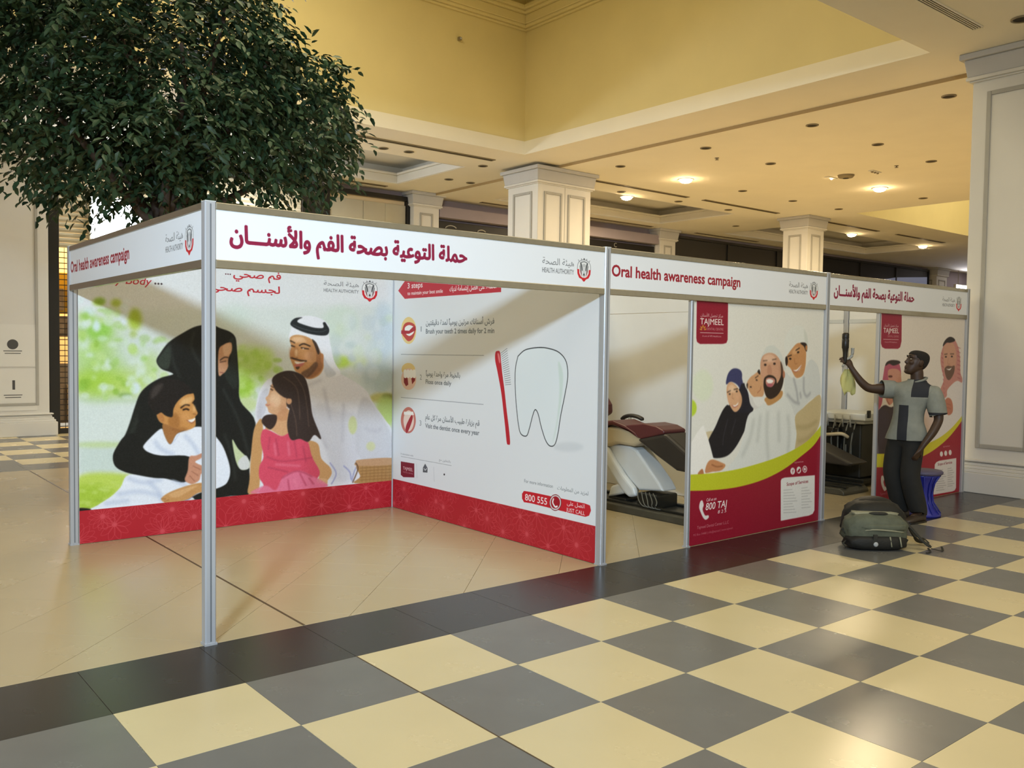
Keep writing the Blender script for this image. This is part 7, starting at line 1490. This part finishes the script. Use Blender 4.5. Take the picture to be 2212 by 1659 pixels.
def garment(name, mats, keep, grow, cuts, paint=None, sub=1, thick=.006):
    """cloth that follows the body: a copy of part of its surface, pushed out and cut off cleanly at its hems"""
    bm = bmesh.new(); bm.from_mesh(body_copy); bm.verts.ensure_lookup_table(); bm.normal_update()
    dead = [v for v in bm.verts if not keep(v.co, CLS[v.index][1], CLS[v.index][2])]
    mv = {v: v.normal*grow(v.co, CLS[v.index][1]) for v in bm.verts}
    for v,d in mv.items(): v.co += d
    bmesh.ops.delete(bm, geom=dead, context='VERTS')
    for co,no,sel in cuts:
        fs = [f for f in bm.faces if sel(f.calc_center_median())]
        g = list({e for f in fs for e in f.edges})+list({v for f in fs for v in f.verts})+fs
        bmesh.ops.bisect_plane(bm, geom=g, plane_co=co, plane_no=no, clear_outer=True)
    me = bpy.data.meshes.new(name); bm.to_mesh(me); bm.free(); o = obj_from(me,name,mats,man)
    u = o.modifiers.new('sub','SUBSURF'); u.levels = sub; u.render_levels = sub
    dg = bpy.context.evaluated_depsgraph_get(); dg.update(); em = bpy.data.meshes.new_from_object(o.evaluated_get(dg)); o.modifiers.clear(); o.data = em; em.name = name
    if paint:
        bm = bmesh.new(); bm.from_mesh(em)
        for co,no in SEAMS: bmesh.ops.bisect_plane(bm, geom=list(bm.verts)+list(bm.edges)+list(bm.faces), plane_co=co, plane_no=no)
        for f in bm.faces: f.material_index = paint(f.calc_center_median())
        bm.to_mesh(em); bm.free()
    s = o.modifiers.new('cloth','SOLIDIFY'); s.thickness = thick; s.offset = 1
    return o
TORSO = {('pelvis','waist'),('waist','chest'),('chest','upper'),('upper','lsh'),('upper','rsh')}
LEGS = {('pelvis','lhip'),('lhip','lknee'),('lknee','lcalf'),('lcalf','lank'),('pelvis','rhip'),('rhip','rknee'),('rknee','rcalf'),('rcalf','rank')}
def k_shirt(p,b,t):
    if b in TORSO: return True
    if b in (('lsh','lelb'),('rsh','relb')): return t < .97
    if b in (('pelvis','lhip'),('pelvis','rhip'),('lhip','lknee'),('rhip','rknee')): return p.z > .68
    return b == ('upper','neck') and t < .75
def g_shirt(p,b):
    if b in (('lsh','lelb'),('rsh','relb')): return .030
    return .020+.022*max(0,min(1,(1.05-p.z)/.25))
SF = Vector((.643,.766,0)); SL = Vector((-.766,.643,0)); SC = Vector((.04,0,0))
SEAMS = [(SC+SL*-.062,SL),(SC+SL*.028,SL),(SC+SL*.045,SL),(SC+SL*.185,SL),(SC+SF*.03,SF),(SC+SF*-.09,SF),((0,0,1.125),(0,0,1)),((0,0,1.205),(0,0,1)),((0,0,1.04),(0,0,1)),((0,0,1.065),(0,0,1))]
def paint_shirt(c):
    d = c-SC; f,l = d.x*SF.x+d.y*SF.y, d.x*SL.x+d.y*SL.y
    if f > .03 and -.062 < l < .028 and c.z < 1.125: return 1
    if f > -.09 and .045 < l < .185 and 1.205 < c.z < 1.40: return 1
    if l > .15 and c.z < 1.065 and c.z > 1.04 and c.x < -.06: return 1
    return 0
al,bl = Vector(Nn['lsh'][0]),Vector(Nn['lelb'][0]); ar,br_ = Vector(Nn['rsh'][0]),Vector(Nn['relb'][0])
garment('shirt',['shirt','navy'],k_shirt,g_shirt,[((0,0,.79),(0,0,-1),lambda c: c.z < 1.0),(tuple(al+(bl-al)*.86),tuple((bl-al).normalized()),lambda c: c.z < 1.15 and c.x < -.09 and c.y > .1),(tuple(ar+(br_-ar)*.50),tuple((br_-ar).normalized()),lambda c: c.x > .18 and c.z > 1.15)],paint_shirt,2)
garment('trousers',['trouser'],lambda p,b,t: (b in LEGS and p.z > .05) or (b == ('pelvis','waist') and p.z < .95),lambda p,b: .016+.022*max(0,min(1,(.6-p.z)/.4)),[((0,0,.065),(0,0,-1),lambda c: c.z < .3)],None,1)
# short hair: a thin cap over the crown with a proper hairline
hq = MB().loft(head_rings(.006)); hx, hz = [-.12,-.1,-.05,0,.05,.09,.12], [-.06,-.055,-.03,.03,.068,.082,.085]
keep = [f for f in hq.f if np.mean([hq.v[i][2] for i in f]) > np.interp(np.mean([hq.v[i][0] for i in f]), hx, hz)]
hq.v = [tuple(HM @ Vector(v)) for v in hq.v]; hq.f = keep; hq.mi = [0]*len(keep)
o = hq.build('hair','hair',man,True); o.modifiers.new('thick','SOLIDIFY').thickness = .005; u = o.modifiers.new('round','SUBSURF'); u.levels = 1; u.render_levels = 1
for s in (-1,1):
    MB().ball(tuple(HM @ Vector((.076,s*.031,.026))),(.012,.014,.008),12,8).build('eye','eye',man,True); MB().ball(tuple(HM @ Vector((.0855,s*.031,.026))),.0055,8,6).build('pupil','pupil',man,True)
    MB().tube([tuple(HM @ Vector(q)) for q in ((.082,s*.05,.052),(.0925,s*.034,.058),(.0935,s*.016,.054))],.0045,6).build('eyebrow','hair',man,True)
MB().tube(smooth_pts3([(.045,.01,1.325),(.02,.07,1.345),(-.04,.088,1.365),(-.1,.03,1.385),(-.1,-.04,1.385),(-.03,-.085,1.36),(.03,-.06,1.335),(.05,-.01,1.322)]),.015,8,.7).build('shirt_collar','shirt',man,True)
def shoe(x,y,rz):
    r = []
    for px,w,h in ((-.09,.03,.05),(-.085,.038,.085),(-.03,.042,.09),(.04,.042,.075),(.11,.048,.05),(.155,.042,.036),(.18,.02,.025)):
        r.append([(px,w*math.cos(t),max(.0,h*.5+h*.5*math.sin(t)) if math.sin(t)>-.3 else .0) for t in np.linspace(0,2*math.pi,13)[:-1]])
    o = MB().loft(r).build('shoe','shoe',man,True); o.location = (x,y,.012); o.rotation_euler = (0,0,rz)
    MB().prism([(-.1,-.036),(-.1,.036),(-.04,.044),(.1,.05),(.16,.044),(.188,0),(.16,-.044),(.1,-.05),(-.04,-.044)],'z',-.012,.006).build('sole','black',o)
shoe(-.02,.105,.55); shoe(.07,-.085,.2)
# things in the raised hand
hp = Matrix.Translation((6.66,-.53,0)) @ Matrix.Rotation(ang,4,'Z') @ Vector((.624,-.14,1.555))
t = thing('lamp_head','black upright lamp head with a grey side bracket, held up in the person\'s hand','lamp',tuple(hp))
MB().lathe((0,0,0),[(.014,-.05),(.018,-.03),(.02,.0),(.022,.06),(.028,.10),(.033,.11),(.034,.19),(.03,.195),(.033,.205),(.033,.245),(.02,.258)],18).build('barrel','black',t,True)
br = Vector((-FX.x*.05,-FX.y*.05,0))
MB().tube(smooth_pts3([(br.x*.3,br.y*.3,-.0),(br.x,br.y,.015),(br.x*1.4,br.y*1.4,.05),(br.x*1.45,br.y*1.45,.11)]),[.012]*5+[.016]*7+[.02],8).build('bracket','grey_plastic',t,True)
MB().tube([(0,0,-.045),(-br.x*.5,-br.y*.5,-.075)],.011,8).build('pivot','grey_plastic',t,True)
t = thing('cleaning_cloth','limp pale yellow cloth hanging below the person\'s raised hand','cloth',tuple(hp+Vector((.075,.02,-.10))))
vs = []; fs = []; nx, nz = 7, 10
for j in range(nz):
    for i in range(nx):
        u = i/(nx-1)-.5; v = j/(nz-1); wd = .05+.10*math.sin(v*2.6); p = Vector((.776,-.63,0))*(u*wd+.03*v)+Vector((.63,.776,0))*(.02*math.sin(i*1.9+j*.6)); vs.append((p.x,p.y,-.24*v-.02*math.cos(i*1.3)*v))
for j in range(nz-1):
    for i in range(nx-1): a = j*nx+i; fs.append((a,a+1,a+nx+1,a+nx))
o = MB().add(vs,fs).build('cloth','yellow_cloth',t,True); o.modifiers.new('thick','SOLIDIFY').thickness = .004
